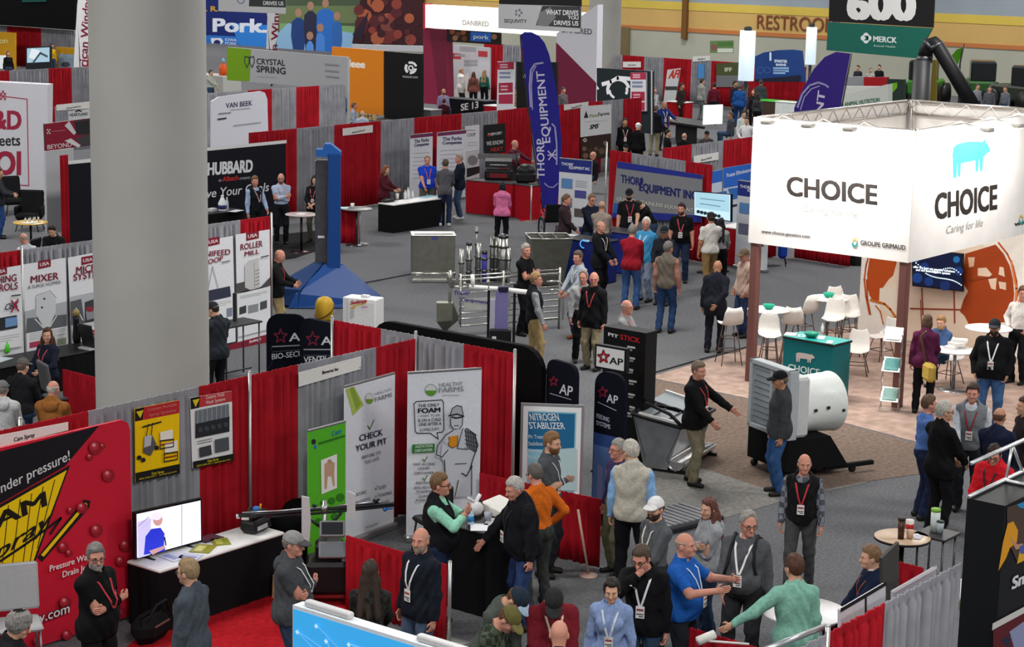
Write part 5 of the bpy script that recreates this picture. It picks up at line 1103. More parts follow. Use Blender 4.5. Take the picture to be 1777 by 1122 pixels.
# ================================================================ FURNITURE AND EQUIPMENT
def skirted(label,x0,x1,y0,y1,z,top='dcdcda',skirt='121214',name='skirted_table',ang=0.0,group=None,cat='table',topname='table_top'):
    """table under a floor-length pleated skirt; corner coordinates in the hall"""
    cx,cy = (x0+x1)/2,(y0+y1)/2; w,d = abs(x1-x0),abs(y1-y0); o = thing(name,label,cat,(cx,cy,0),ang,group)
    b = MB(); b.rbox((0,0,z-.012),(w+.02,d+.02,.03),None,.012); b.build(topname,plastic(top),o)
    per = []; N = 14
    for (a,c) in (((-w/2,-d/2),(w/2,-d/2)),((w/2,-d/2),(w/2,d/2)),((w/2,d/2),(-w/2,d/2)),((-w/2,d/2),(-w/2,-d/2))):
        L = math.hypot(c[0]-a[0],c[1]-a[1]); n = max(8,int(L/.035))
        per += [(a[0]+(c[0]-a[0])*i/n,a[1]+(c[1]-a[1])*i/n) for i in range(n)]
    n = len(per); vs = []
    for zz,k in ((.01,1.0),(z*.5,.7),(z-.05,.25),(z-.03,0)):
        for i,(x,y) in enumerate(per):
            nx,ny = (x/(w/2),y/(d/2)); m = max(abs(nx),abs(ny)); s = 1+.02*k*math.sin(i*1.35+.8*math.sin(i*.37)); vs.append((x*s,y*s,zz))
    fs = [(l*n+i,l*n+(i+1) % n,l*n+n+(i+1) % n,l*n+n+i) for l in range(3) for i in range(n)]
    b = MB(); b.add(vs,fs,True); b.build('skirt',cloth(skirt),o); return o
def flat(name,label,cat,P,w,d,col,ang=0.0,t=.006,group=None,mark=None):
    b = MB(); b.use(plastic(col)); b.box((0,0,t/2),(w,d,t))
    if mark: b.use(plastic(mark)); b.box((0,d*.12,t),(w*.7,d*.4,.002))
    o = b.build(name,None,None,P); o.rotation_euler.z = ang; return tag(o,label,cat,group)
def cup(label,P,r=.04,h=.11,col='e4e2de',lid=None,name='cup',band=None):
    o = thing(name,label,'cup',P); b = MB(); b.lathe((0,0,0),[(r*.75,0),(r,h)],16); b.build('body',plastic(col),o)
    if lid: b = MB(); b.lathe((0,0,h),[(r*1.06,0),(r*1.06,.012),(r*.7,.02)],16); b.build('lid',plastic(lid),o)
    if band: b = MB(); b.lathe((0,0,h*.3),[(r*.86,0),(r*.96,h*.4)],16); b.build('sleeve',plastic(band),o)
    return o
def bottle(label,P,r=.04,h=.24,col='dfe2e4',capc='3a6ab0',lab=None,name='bottle'):
    o = thing(name,label,'bottle',P); b = MB(); b.lathe((0,0,0),[(r*.9,0),(r,.01),(r,h*.62),(r*.4,h*.84),(r*.35,h*.94)],14); b.build('body',plastic(col,.25),o)
    b = MB(); b.lathe((0,0,h*.93),[(r*.42,0),(r*.42,h*.07)],12); b.build('cap',plastic(capc),o)
    if lab: b = MB(); b.lathe((0,0,h*.2),[(r*1.02,0),(r*1.02,h*.34)],14); b.build('label_band',plastic(lab),o)
    return o
def tv(label,S,corners,screen,draw=None,frame='101114',emit=.8,stand=None,t=.05):
    S.panel(corners,t); q = S.c; m = .022
    cx = sum(p[0] for p in q)/4; cy = sum(p[1] for p in q)/4; ins = [(p[0]+(m if p[0] < cx else -m),p[1]+(m if p[1] < cy else -m)) for p in q]
    S.poly(ins,mat(screen,.3,0,'',emit),px=False); draw(S) if draw else None
    o = S.build('television',plastic(frame,.3),None,label,'television',letter='screen')
    if stand is not None:
        b = MB(); u0,u1 = min(p[0] for p in q),max(p[0] for p in q); zb = min(p[1] for p in q); ang = math.atan2(S.u[1],S.u[0])
        for u in (u0+(u1-u0)*.2,u0+(u1-u0)*.8): c = S.P(u,stand+.006,-.02); b.box(tuple(c),(.03,.22,.012),ang); c2 = S.P(u,(stand+zb)/2+.01,-.02); b.box(tuple(c2),(.025,.03,zb-stand+.03),ang)
        b.build('foot',plastic(frame),o)
    return o
def E(c,e=.8): return mat(c,.3,0,'',e)
# ---- pressure washer booth table
skirted('long table with white top and black skirt under the booth television',14.22,16.18,16.08,16.62,.74)
def dtv(S):
    S.poly([(316,862+9),(317,951-4)],E('d4d0e4')) if False else None
    S.poly([(238,905),(262,898),(260,962),(239,968)],E('b9b4d8')); S.line([(315,876),(315,945)],.012,E('8a86a4')); S.line([(240,912),(258,896)],.012,E('8a86a8')); S.line([(246,916),(262,902)],.008,E('a9a4c8'))
    S.poly([(249,962),(252,930),(262,917),(278,915),(285,925),(284,945),(287,950),(284,956)],E('2430b8')); S.disc((273,901),8.5,E('b98a86'),12,11); S.disc((271,895),9,E('d9cfe0'),12,7); S.poly([(258,955),(284,946),(287,950),(264,962)],E('b48a90')); S.line([(285,932),(287,945)],.02,E('1a1a30'))
tv('television on the white table top showing a man in a blue polo',BY(16.5),[(234,889),(350,864),(351,939),(235,971)],'e4e2f6',dtv,stand=.742)
def TP_(px,py,z=.745): p = G(px,py,z); return (p[0],p[1],z)
for i,(x,y,w,d,c,m,l) in enumerate(((362,934,.30,.22,'4a3a44','6a3040','dark purple leaflet right of the television on the table'),(352,952,.30,.24,'8c8a2a','c9c46a','olive green leaflet in front of the television'),(383,940,.26,.20,'8a8e2e','b9b85a','green leaflet at the middle of the long table'),(300,966,.30,.22,'c9ccd8','8a94b8','pale leaflet under the left part of the television'),(330,966,.24,.20,'b9bcd0','7a86b0','bluish leaflet in front of the television foot'))):
    flat('leaflet',l,'leaflet',TP_(x,y),w,d,c,.5*i,.008,'leaflets on the pressure washer table',m)
P = TP_(443,921); o = thing('pump_unit','small black pump unit with hoses on the end of the table','machine',P,.2); b = MB(); b.rbox((0,0,.09),(.34,.24,.14),None,.03); b.tube([(-.14,0,.19),(.14,0,.19)],.05,12); b.build('body',plastic('1a1b1d'),o)
b = MB(); b.tube([(-.16,-.1,.22),(-.05,-.12,.30),(.08,-.1,.26),(.17,-.08,.12),(.18,-.1,.03)],.015,8); b.tube([(-.14,.06,.2),(0,.08,.28),(.14,.05,.2)],.012,8); b.build('hose',plastic('2a2622'),o); b = MB(); b.lathe((.02,0,.22),[(.04,0),(.045,.06),(.03,.08)],12); b.build('filter',plastic('2c6fb0'),o); b = MB(); b.box((-.03,-.125,.08),(.2,.01,.05)); b.build('plate',plastic('b8b8b8'),o); b = MB(); b.tube([(.12,.02,.2),(.15,.02,.3)],.012,8); b.build('knob',plastic('c98a1a'),o)
# washing robot with a long boom
Rb = G(572,1042); B = BC(Rb,0); o = thing('washing_robot','wash machine with a long black horizontal boom and two tilted screens','machine',Rb,0)
def LP(px,py,off=0.0): return tuple(B.at(px,py)+B.n*off-np.array(Rb))
def part(name,m,fn): b = MB(); fn(b); return b.build(name,m,o)
part('boom',plastic('202126',.35),lambda b: (b.tube([LP(412,894),LP(470,891),LP(530,885),LP(600,880),LP(684,873)],.022,10),b.tube([LP(470,895),LP(530,892),LP(595,886),LP(684,877)],.016,10)))
part('boom_rail',steel('b9babc'),lambda b: (b.tube([LP(420,889),LP(480,886),LP(560,880)],.010,8),b.tube([LP(586,877),LP(660,870)],.012,8)))
part('brace',plastic('1c1d20'),lambda b: (b.tube([LP(533,897),LP(562,918)],.018,8),b.tube([LP(592,890),LP(566,918)],.018,8)))
part('mast',steel('9fa0a2'),lambda b: (b.tube([LP(563,868),LP(564,1000)],.026,12),b.lathe(LP(563,882),[(.04,-.05),(.04,.05)],12)))
part('nozzle',plastic('d9d9d6'),lambda b: (b.tube([LP(413,892),LP(413,899)],.022,8),b.tube([LP(419,899),LP(432,900)],.018,8)))
part('hose_joint',plastic('2a66b0'),lambda b: (b.ball(LP(668,883),.028,8),b.tube([LP(668,883),LP(682,882)],.010,6)))
part('nozzle_holder',plastic('1a1a1c'),lambda b: (b.tube([LP(648,866),LP(653,871)],.02,6),b.tube([LP(658,865),LP(653,871)],.02,6),b.tube([LP(543,875),LP(548,879)],.018,6)))
part('side_panel',plastic('c4c6c8'),lambda b: (b.prism([(p[0],p[1]) for p in ((-.33,.78),(-.24,.74),(-.22,1.0),(-.24,1.28),(-.33,1.30))],(0,0,0),B.u,(0,0,1),B.n,.03),b.prism([(.20,1.0),(.30,1.02),(.30,1.32),(.20,1.36)],(0,0,0),B.u,(0,0,1),B.n,.03)))
for nm,z,yy,w,h,c in (('screen',.93,-.02,.30,.20,'2a2b2e'),('screen',.70,-.10,.32,.20,'6a6e74')):
    def scr(b,z=z,yy=yy,w=w,h=h,c=c):
        R = Matrix.Rotation(math.atan2(B.u[1],B.u[0]),3,'Z') @ Matrix.Rotation(.95,3,'X'); C0 = np.array(B.n)*.12+np.array(B.u)*.03+np.array([0,0,z]) - np.array(B.n)*yy
        b.use(plastic('77787a',.35)); b.rbox(tuple(C0),(w,h,.06),R,.015); b.use(mat(c,.12)); b.box(tuple(C0+np.array(R @ Vector((0,0,.032)))),(w-.05,h-.05,.006),R)
    part(nm,None,scr)
part('carriage',plastic('131315'),lambda b: (b.rbox((0,0,.34),(.55,.45,.40),math.atan2(B.u[1],B.u[0]),.05),b.rbox((0,0,.60),(.34,.3,.3),math.atan2(B.u[1],B.u[0]),.05)))
for sx in (-1,1):
    part('track',plastic('0e0e10'),lambda b: b.rbox(tuple(B.u*sx*.28+np.array([0,0,.11])),(.14,.75,.20),math.atan2(B.u[1],B.u[0]),.06))
part('cover_sheet',plastic('b4b6b8',.3),lambda b: b.box(tuple(B.u*.24+B.n*.15+np.array([0,0,.50])),(.20,.03,.22),math.atan2(B.u[1],B.u[0])))
P = G(487,1032); o = thing('tote_bag','tan bag on the red carpet under the black skirted table','bag',P,.6); b = MB(); b.box((0,0,.15),(.28,.16,.30),None,(1.1,.8)); b.build('bag_body',cloth('a5845c'),o); b = MB(); b.tube([(-.08,-.07,.3),(-.06,-.07,.38),(.06,-.07,.38),(.08,-.07,.3)],.012,6); b.build('handle',cloth('6a5238'),o)
P = G(262,1110); o = thing('duffel_bag','black shoulder bag on the red carpet between two visitors','bag',P,.3); b = MB(); b.rbox((0,0,.16),(.55,.30,.30),None,.10); b.build('bag_body',cloth('121214'),o); b = MB(); b.tube([(-.22,-.1,.3),(-.1,-.14,.46),(.1,-.14,.46),(.22,-.1,.3)],.015,6); b.build('strap',cloth('1c1c1e'),o); b = MB(); b.box((0,-.152,.22),(.3,.01,.02)); b.build('buckle',steel(),o)
b = MB(); b.ball((0,0,.16),(.34,.24,.17),8); b.ball((.2,.1,.24),(.2,.18,.14),7); q = GY(507,868,16.72); tag(b.build('coat_heap',cloth('0f0f11'),None,(q[0],16.72,.42)),'black coat heaped on a chest between the red curtain and green banner','coat'); b = MB(); b.rbox((0,0,.21),(.6,.4,.42),None,.03); tag(b.build('storage_chest',plastic('1a1a1c'),None,(q[0],16.74,0)),'dark storage chest under the heaped black coat','box')
# grey plastic chair of the seated visitor bottom left
def folding_chair(label,P,ang,col='9b9c9e',frame='77787a',z=.45,group=None):
    o = thing('chair',label,'chair',P,ang,group); b = MB(); b.rbox((0,0,z),(.46,.44,.05),None,.025); b.build('seat',plastic(col),o)
    b = MB(); R = Matrix.Rotation(.16,3,'X'); b.rbox((0,-.24,z+.34),(.48,.05,.50),R,.024); b.build('backrest',plastic(col),o)
    for sx in (-1,1):
        for y0,y1 in ((.16,.22),(-.18,-.26)): b = MB(); b.tube([(sx*.19,y0,z-.02),(sx*.22,y1,.01)],.013,8); b.build('leg',steel(frame),o)
    return o
# low red dividers
def lowdrape(label,p,q,col=RED,z=.91): return curtain('low_drape',label,p,q,z,col,.02,.035,'low booth dividers')
a,c = G(600,928,.91),G(775,979,.91); lowdrape('low red divider behind the long haired woman and the washing robot',a,c)
pole(c+np.array([0,-.05,0]),.95,'short white upright behind the bald man at the low red divider')
a,c = G(832,820,.91),G(1043,866,.91); lowdrape('low red divider behind the orange shirt man',a,c)
b = MB(); p1,p2 = G(1021,996,.02),G(1003,884,.88); b.tube([tuple(p1),tuple(p2)],.016,8); b.lathe(tuple(p1*np.array([1,1,0])),[(.12,0),(.12,.012),(.02,.03)],16); tag(b.build('leaning_pole',mat('c9a99a',.5)),'pinkish white leaning pole in front of the low red divider','pole')
# high table with black cover
P = G(828,1075); Q0 = G(800,914,1.02); tb = skirted('tall square table with black cover between the green shirt man and the puffer vest man',17.05,17.68,13.68,14.32,1.02,'15161a','0f1013','covered_table')
def T2(px,py): p = G(px,py,1.025); return (p[0],p[1],1.026)
flat('paper_sheet','white sheet of paper before the puffer vest man on the tall table','paper',T2(832,915),.28,.21,'dfe0e4',.7); flat('paper_sheet','white sheet under the clear tumbler on the tall table','paper',T2(858,906),.28,.21,'d8dade',.5)
b = MB(); b.rbox((0,0,.05),(.42,.30,.10),Matrix.Rotation(.1,3,'Z') @ Matrix.Rotation(.25,3,'X'),.01); tag(b.build('open_case',plastic('d6d5ce'),None,T2(866,886)),'cream open box at the back of the tall black table','box')
b = MB(); b.use(plastic('d9d9dc')); b.ball((0,0,.09),(.10,.08,.09),8); b.tube([(-.03,0,.14),(.09,.02,.24)],.025,8); b.tube([(0,0,.16),(-.1,.05,.24)],.015,6); b.use(plastic('1b1b1e')); b.tube([(.06,.0,.2),(.13,.02,.10),(.12,.0,.02)],.02,8); tag(b.build('desk_camera',None,None,T2(826,895)),'white rounded gadget with black arm on the tall black table','device')
bottle('blue labelled water bottle on the tall black table',T2(817,910),.035,.20,'b8cfe0','2a62a8','2a80c0'); cup('clear tumbler in the middle of the tall black table',T2(847,903),.05,.10,'a9b4c0')
def stool(label,P,ang,z=.72,seat='1a1a1c',frame='26262a',group=None,back=False):
    o = thing('bar_stool',label,'stool',P,ang,group); b = MB(); b.rbox((0,0,z),(.38,.38,.06),None,.028); b.build('seat',plastic(seat),o)
    for sx in (-1,1):
        for sy in (-1,1): b = MB(); b.tube([(sx*.14,sy*.14,z-.02),(sx*.2,sy*.2,.01)],.014,8); b.build('leg',steel(frame),o)
    b = MB()
    for zz,k in ((.26,.182),(.48,.162)): b.tube([(k,k,zz),(-k,k,zz),(-k,-k,zz),(k,-k,zz)],.010,6,closed=True)
    b.build('foot_ring',steel(frame),o)
    if back: b = MB(); b.rbox((0,-.19,z+.27),(.38,.03,.34),None,.014); b.build('backrest',plastic(seat),o)
    return o
stool('black stool with cross bars beside the tall black table',G(805,1045),.3); stool('black high chair behind the green shirt man',G(748,995),1.2,.70,back=True)
# glowing blue banner at the bottom edge
S = BX(10.95); rect(S,(507.8,1049),(790,1136),.05,.12); c = S.c; zt = c[2][1]
S.poly([(c[0][0]+.01,.1),(c[1][0]-.02,.1),(c[1][0]-.02,zt-.03),(c[0][0]+.01,zt-.03)],mat('3aa6e6',.4,0,'',.4),px=False); rr = random.Random(5); pts = []
for k in range(26):
    u,v = c[0][0]+rr.uniform(.05,1.7),zt-rr.uniform(.06,.75); pts.append((u,v))
for i in range(25): S.line([pts[i],pts[(i*7+3) % 26]],.008,mat('7cc8f2',.4,0,'',.3),px=False)
for u,v in pts: S.poly([(u-.022,v),(u,v-.022),(u+.022,v),(u,v+.022)],mat('bfe6fa',.4,0,'',.4),px=False)
o = S.build('backlit_display',plastic('dfe6ea'),None,'bright blue network patterned display at the bottom edge of the view','display')
b = MB(); b.rbox((0,0,0),(.07,.5,.05),None,.012); q = S.P(c[0][0]+.35,zt+.03,-.06); b.build('upper_rail',plastic('c9c9c9'),o,tuple(q)); b = MB(); b.rbox((0,0,0),(.07,.5,.05),None,.012); q = S.P(c[0][0]+1.55,zt+.03,-.06); b.build('upper_rail',plastic('c9c9c9'),o,tuple(q))  # two white rails on top of the display, no lamps
skirted('white covered table between the hooded man and the long haired woman',12.75,13.55,12.45,13.0,.74,'d8d9da','c9cacc','covered_table')
# ---- stainless hog feeder
P = G(1166,800); o = thing('hog_feeder','stainless hog feeder with black tube rim beside the dark feeding banner','feeder',P,math.radians(12),None,.93)
sm,bk = steel('b9bcc0',.28),plastic('141416',.4)
def part(name,m,fn): b = MB(); fn(b); return b.build(name,m,o)
L = .72
part('trough',steel('c4c6c8',.25),lambda b: (b.add([(x,-.34-.16*math.cos(w),.20-.16*math.sin(w)) for x in (-L,L) for w in np.linspace(0,PI,9)]+[(x,-.34-.145*math.cos(w),.20-.145*math.sin(w)) for x in (-L,L) for w in np.linspace(0,PI,9)],[(i,i+1,i+10,i+9) for i in range(8)]+[(18+i+9,18+i+10,18+i+1,18+i) for i in range(8)]+[(0,9,27,18),(8,26,35,17)],True),b.prism([(-.5,.2),(-.34,.04),(-.18,.2)],(-L,0,0),(0,1,0),(0,0,1),(1,0,0),.012),b.prism([(-.5,.2),(-.34,.04),(-.18,.2)],(L-.012,0,0),(0,1,0),(0,0,1),(1,0,0),.012)))
part('hopper',sm,lambda b: (b.prism([(-.20,.22),(-.18,.22),(-.40,.76),(-.42,.76)],(-L,0,0),(0,1,0),(0,0,1),(1,0,0),2*L),b.prism([(.18,.22),(.20,.22),(.42,.88),(.40,.88)],(-L,0,0),(0,1,0),(0,0,1),(1,0,0),2*L),b.prism([(-.20,.05),(.20,.05),(.42,.88),(-.42,.76)],(-L,0,0),(0,1,0),(0,0,1),(1,0,0),.015),b.prism([(-.20,.05),(.20,.05),(.42,.88),(-.42,.76)],(L-.015,0,0),(0,1,0),(0,0,1),(1,0,0),.015)))
part('partition',sm,lambda b: [b.prism([(-.19,.3),(.19,.3),(.38,.84),(-.38,.73)],(x,0,0),(0,1,0),(0,0,1),(1,0,0),.008) for x in (-.36,0,.36)])
part('floor_pan',steel('8f9296'),lambda b: b.box((0,0,.42),(2*L-.04,.46,.02)))
part('rim_frame',bk,lambda b: (b.tube([(-L,-.42,.77),(-L+.03,-.45,.78),(L-.03,-.45,.78),(L,-.42,.77),(L,.42,.89),(L-.03,.45,.90),(-L+.03,.45,.90),(-L,.42,.89)],.030,8,closed=True),b.tube([(-L+.02,-.44,.78),(-L+.04,-.2,.96),(-L+.12,.2,1.06),(-.30,.40,1.04),(.02,.44,.90)],.030,8),b.tube([(.02,-.44,.78),(.05,0,.88),(.02,.44,.90)],.026,8)))
part('lid_panel',mat('8f979d',.45,.35),lambda b: (b.box((.38,.10,.90),(.62,.66,.012),Matrix.Rotation(.20,3,'X')),b.box((-.36,-.03,.85),(.60,.74,.012),Matrix.Rotation(.12,3,'X'))))
part('rail',None,lambda b: (b.use(plastic('e4e4e2',.3)),b.box((.70,.10,.92),(.05,.68,.05),Matrix.Rotation(.20,3,'X')),b.box((-.67,-.03,.865),(.05,.74,.04),Matrix.Rotation(.12,3,'X')),b.use(plastic('2a2c2e')),b.box((-.36,-.15,.853),(.60,.02,.02),Matrix.Rotation(.12,3,'X')),b.box((-.36,.12,.885),(.60,.02,.02),Matrix.Rotation(.12,3,'X'))))
for sx in (-1,1): part('foot',bk,lambda b: b.box((sx*(L-.05),-.1,.03),(.06,.85,.06)))
# slatted floor mat behind the white cap man
P = G(1172,905); o = thing('slatted_panel','dark slatted floor panel lying on the aisle carpet by the auburn haired woman','panel',P,math.radians(-12)); b = MB(); b.rbox((0,0,.05),(1.1,.8,.08),None,.02); b.build('tray',plastic('2a2b2e'),o); b = MB()
for k in range(9): b.box((-.44+k*.11,0,.10),(.075,.70,.025))
b.build('slat',plastic('77787c'),o)
# ---- barn fan
P = G(1296,806); th = math.radians(-24); ax = np.array([math.cos(th),math.sin(th),0]); sd = np.array([math.sin(th),-math.cos(th),0])      # sd: sideways, toward the viewer
o = thing('barn_fan','barn fan with grey louvre shutter and white discharge cone on a black cart','fan',P,th)
# local: x along the axis, y = -sd (away from the viewer); the shutter's far edge stands at y = 0
s_ = 1.04; yc = -s_/2; zc = .62+s_/2
part('shutter_frame',plastic('b0b6ba'),lambda b: (b.rbox((.05,-.03,zc),(.16,.07,s_),None,.01),b.rbox((.05,-s_+.03,zc),(.16,.07,s_),None,.01),b.rbox((.05,yc,.62+.035),(.16,s_,.07),None,.01),b.rbox((.05,yc,.62+s_-.035),(.16,s_,.07),None,.01),b.box((.03,yc,zc),(.05,.05,s_-.1))))
for k in range(10):
    for h in (0,1): part('louvre',plastic('8f989e'),lambda b: b.box((.05,yc+(-.24 if h else .24),.74+k*.091),(.018,.43,.092),Matrix.Rotation(.42,3,'Y')))
part('housing',plastic('c9cccb'),lambda b: b.rbox((.24,yc,zc-.05),(.26,s_-.04,s_-.14),None,.04))
def conef(b):
    n = 40; prof = [(.30,.46),(.38,.44),(.60,.425),(1.08,.445),(1.10,.455),(1.10,.44),(.62,.41),(.34,.43)]; vs = []
    for x,r in prof:
        for i in range(n): w = 2*PI*i/n; vs.append((x,yc+r*math.cos(w),zc-.13+r*math.sin(w)))
    b.add(vs,[(l*n+i,l*n+(i+1) % n,l*n+n+(i+1) % n,l*n+n+i) for l in range(len(prof)-1) for i in range(n)],True)
part('discharge_cone',mat('e2e6e2',.35,0,'plastic'),conef)
part('grip_latch',plastic('2a2a2c'),lambda b: [b.box((x,yc-.425*math.cos(w)-.012,zc-.13+.425*math.sin(w)),(.05,.03,.04)) for x,w in ((.52,.0),(.75,.05),(1.03,-.1))])
part('motor_hub',plastic('3a3c40'),lambda b: b.tube([(.4,yc,zc-.13),(.8,yc,zc-.13)],.12,16))
part('cart',cloth('141416'),lambda b: (b.prism([(0,.14),(1.1,.14),(.75,.62),(0,.62)],(0,-s_,0),(1,0,0),(0,0,1),(0,1,0),s_),b.box((1.15,-s_+.05,.12),(.9,.07,.06)),b.box((1.15,-.05,.12),(.9,.07,.06))))
for x,y in ((.1,-.95),(.1,-.08),(1.25,-.98),(1.25,-.06)): part('caster',plastic('1c1c1e'),lambda b: (b.tube([(x-.02,y-.02,.055),(x-.02,y+.03,.055)],.055,12),b.box((x,y,.11),(.05,.05,.05))))
# ---------------------------------------------------------------- white genetics booth on posts
cx0,cx1,cy0,cy1 = 29.9,35.7,15.0,18.07; z0p,z1p = 2.53,4.77
o = thing('booth_canopy','white fabric canopy reading CHOICE on four reddish brown posts','booth',(cx0,cy0,0))
def LO(v): return (v[0]-cx0,v[1]-cy0,v[2])
for px_,py_ in ((cx0+.07,cy0+.07),(cx0+.07,cy1-.07),(cx1-.07,cy0+.07),(cx1-.07,cy1-.07)):
    b = MB(); b.rbox(LO((px_,py_,z0p/2+.05)),(.15,.15,z0p+.1),None,.012); b.build('post',mat('6d4742',.5,0,'paint'),o); b = MB(); [b.tube([LO((px_+i*.05,py_+j*.05,z0p+.1)),LO((px_+i*.05,py_+j*.05,z1p))],.012,6) for i in (-1,1) for j in (-1,1)]; b.build('corner_truss',steel('c9c4be'),o)
b = MB()
for zz in (z1p-.03,z1p-.28):
    for p,q in (((cx0,cy0),(cx1,cy0)),((cx1,cy0),(cx1,cy1)),((cx1,cy1),(cx0,cy1)),((cx0,cy1),(cx0,cy0))): b.tube([LO((p[0]*.98+q[0]*.02,p[1]*.98+q[1]*.02,zz)),LO((q[0]*.98+p[0]*.02,q[1]*.98+p[1]*.02,zz))],.028,8)
for p,q in (((cx0,cy0+.12),(cx1,cy0+.12)),((cx1-.12,cy0),(cx1-.12,cy1)),((cx1,cy1-.12),(cx0,cy1-.12)),((cx0+.12,cy1),(cx0+.12,cy0))):
    L_ = math.hypot(q[0]-p[0],q[1]-p[1]); n = int(L_/.25)
    b.tube([LO((p[0]+(q[0]-p[0])*k/n,p[1]+(q[1]-p[1])*k/n,z1p-.03 if k % 2 else z1p-.28)) for k in range(n+1)],.012,6)
b.build('truss',steel('c9c4be'),o)
wh = mat('e9e6e2',.6,0,'paint',0,2)
def cpanel(S,corners,draw,name='fabric_panel'):
    S.panel(corners,.03,px=False); draw(S) if draw else None
    q = S.build(name,wh,o); q.location = (-cx0,-cy0,0)
    return q
def pig(S,f,col,legs=True):
    """plain pig silhouette; f maps unit coordinates (x 0..1 tail to snout, y 0..1 feet to back) to the panel"""
    body = [(.02,.62),(.05,.88),(.16,.97),(.40,1.0),(.66,.97),(.80,.93),(.86,1.02),(.89,.92),(.95,.82),(1.0,.70),(.98,.62),(.90,.58),(.84,.50),(.72,.44),(.30,.40),(.10,.44)]
    S.poly([f(*p) for p in body],col)
    for x0,x1,yb in ((.04,.13,.0),(.16,.23,.02),(.62,.69,.10),(.73,.80,.10)): S.poly([f(x0-.01,.55),f(x1+.03,.55),f(x1-.01,yb),f(x0+.01,yb)],col)
def dfront(S):
    S.text('CHOICE',(1366.6,338),(1521,354.5),(1366.6,304),'2f2a28',.045); S.text('Caring for life',(1394,366),(1488,377),(1394,355),'a9a9a4',.0,.2); S.text('www.choice-genetics.com',(1321.6,403.5),(1406,413),(1321.6,397.5),'2f2a28',.02)
    S.text('GROUPE GRIMAUD',(1494,424.5),(1571.5,433.5),(1494,416),'3a3634',.03); S.disc((1484,419),5.5,'d8c48a',12,7,0,PI,2.5); S.disc((1484,421),5.5,'3f9a94',12,8,PI,2*PI,2.5)
    S.poly([(1404,250),(1421,251),(1421,289),(1416,289),(1414,276),(1409,276),(1407,289),(1403,288)],'c2ebe4'); S.poly([(1440,262),(1490,266),(1488,286),(1442,284)],'e2efec')
Lx = (lambda a,b_,c,d: [(a,c),(b_,c),(b_,d),(a,d)])
S = BX(cx0-.03); cpanel(S,Lx(-cy1-.03,-cy0+.034,z0p,z1p-.02),dfront)
def dright(S):
    f = lambda x,y: (1651+67*x,309-60*y-6*x*1.4); pig(S,f,'45b5a8')
    S.text('CHOICE',(1623,379.5),(1729,361.5),(1623,334),'2f2a28',.045); S.text('Caring for life',(1642,405),(1705,391.5),(1642,391),'a9a9a4',0,.2); S.text('www.choice',(1760,392),(1830,378),(1760,384),'2f2a28',.02); S.disc((1771,381),4,'3f9a94',12,8,PI,2*PI,2); S.disc((1771,379),4,'d8c48a',12,7,0,PI,2)
S = BY(cy0-.03); cpanel(S,Lx(cx0-.034,cx1+.03,z0p,z1p-.02),dright)
S = BY(cy1+.03); cpanel(S,Lx(cx0,cx1,z0p,z1p-.02),None)
S = BX(cx1+.03); cpanel(S,Lx(-cy1,-cy0,z0p,z1p-.02),None)
# arm lamps that wash the panels
def armlamp(p,out,power=120):
    power *= .72 if out[0] == 0 else 1
    q = thing('arm_lamp','small arm lamp reaching out from the %s canopy edge' % out[2],'lamp',p); d = Vector((out[0],out[1],0)); b = MB(); b.tube([(0,0,0),tuple(d*.35+Vector((0,0,.1))),tuple(d*.75)],.018,8); b.build('arm',steel('d8d2cc'),q)
    b = MB(); b.rbox(tuple(d*.82),(.2,.2,.07),None,.02); b.build('head',plastic('c9c4be'),q); b = MB(); b.rbox(tuple(d*.82-Vector((0,0,.045))),(.15,.15,.02),None,.005); b.build('bulb',mat('fff2e0',.4,0,'',2.5),q)
    l = bpy.data.lights.new('arm_light','AREA'); l.energy = power*LAMPK; l.color = (1,.95,.90); l.size = .45; lo = bpy.data.objects.new('arm_light',l); COL.objects.link(lo); w = Vector(p)+d*.86+Vector((0,0,-.07)); lo.location = w; lo.rotation_euler = (Vector((p[0],p[1],z0p+.7))-w).to_track_quat('-Z','Y').to_euler()
LAMPK = .40
armlamp((cx0-.04,cy1-.75,z1p),(-1,0,'front')); armlamp((cx0-.04,cy0+.75,z1p),(-1,0,'front corner')); armlamp((cx0-.04,(cy0+cy1)/2,z1p),(-1,0,'middle front')); armlamp((cx0+2.1,cy0-.04,z1p),(0,-1,'middle right')); armlamp((cx0+.9,cy0-.04,z1p),(0,-1,'right')); armlamp((cx0+3.2,cy0-.04,z1p),(0,-1,'far right'))
for k in (0,1): area_light('canopy_lamp',(cx0+1.6+2.6*k,(cy0+cy1)/2,z1p-.35),.5,40,(1,.93,.86))
# globe wall
S = BX(35.25); rect(S,(1497,415),(1795,437),.02,.12); c = S.c; zt = 2.75; S.c = [(c[0][0],.02),(c[1][0],.02),(c[1][0],zt),(c[0][0],zt)]
uc = S.uv(1632,520)
R_ = 1.36
def gl(w,k=1.0): return (uc[0]-.02+R_*k*math.cos(w),uc[1]+.12+R_*k*math.sin(w))
def clip(p): return (min(max(p[0],c[0][0]+.02),c[1][0]-.02),min(max(p[1],.04),zt-.02))
S.poly([clip(gl(w)) for w in np.linspace(0,2*PI,48)[:-1]],'d8c2ae',px=False)
S.poly([(1512,436),(1557,444),(1556,456),(1550,478),(1543,484),(1537,492),(1529,505),(1530,520),(1516,524),(1509,512),(1505,498),(1505,475),(1508,455)],'a8440f')
S.line([(1509,440),(1503,460),(1500,485),(1503,515),(1509,545)],.035,'b04a12'); S.line([(1733,421),(1748,440),(1758,462),(1764,488),(1765,512),(1761,540)],.035,'b04a12')
S.poly([(1675,440),(1728,424),(1742,440),(1752,460),(1758,485),(1760,510),(1757,535),(1748,558),(1702,562),(1684,567),(1674,548),(1666,540),(1672,520),(1680,505),(1671,490)],'963a0c')
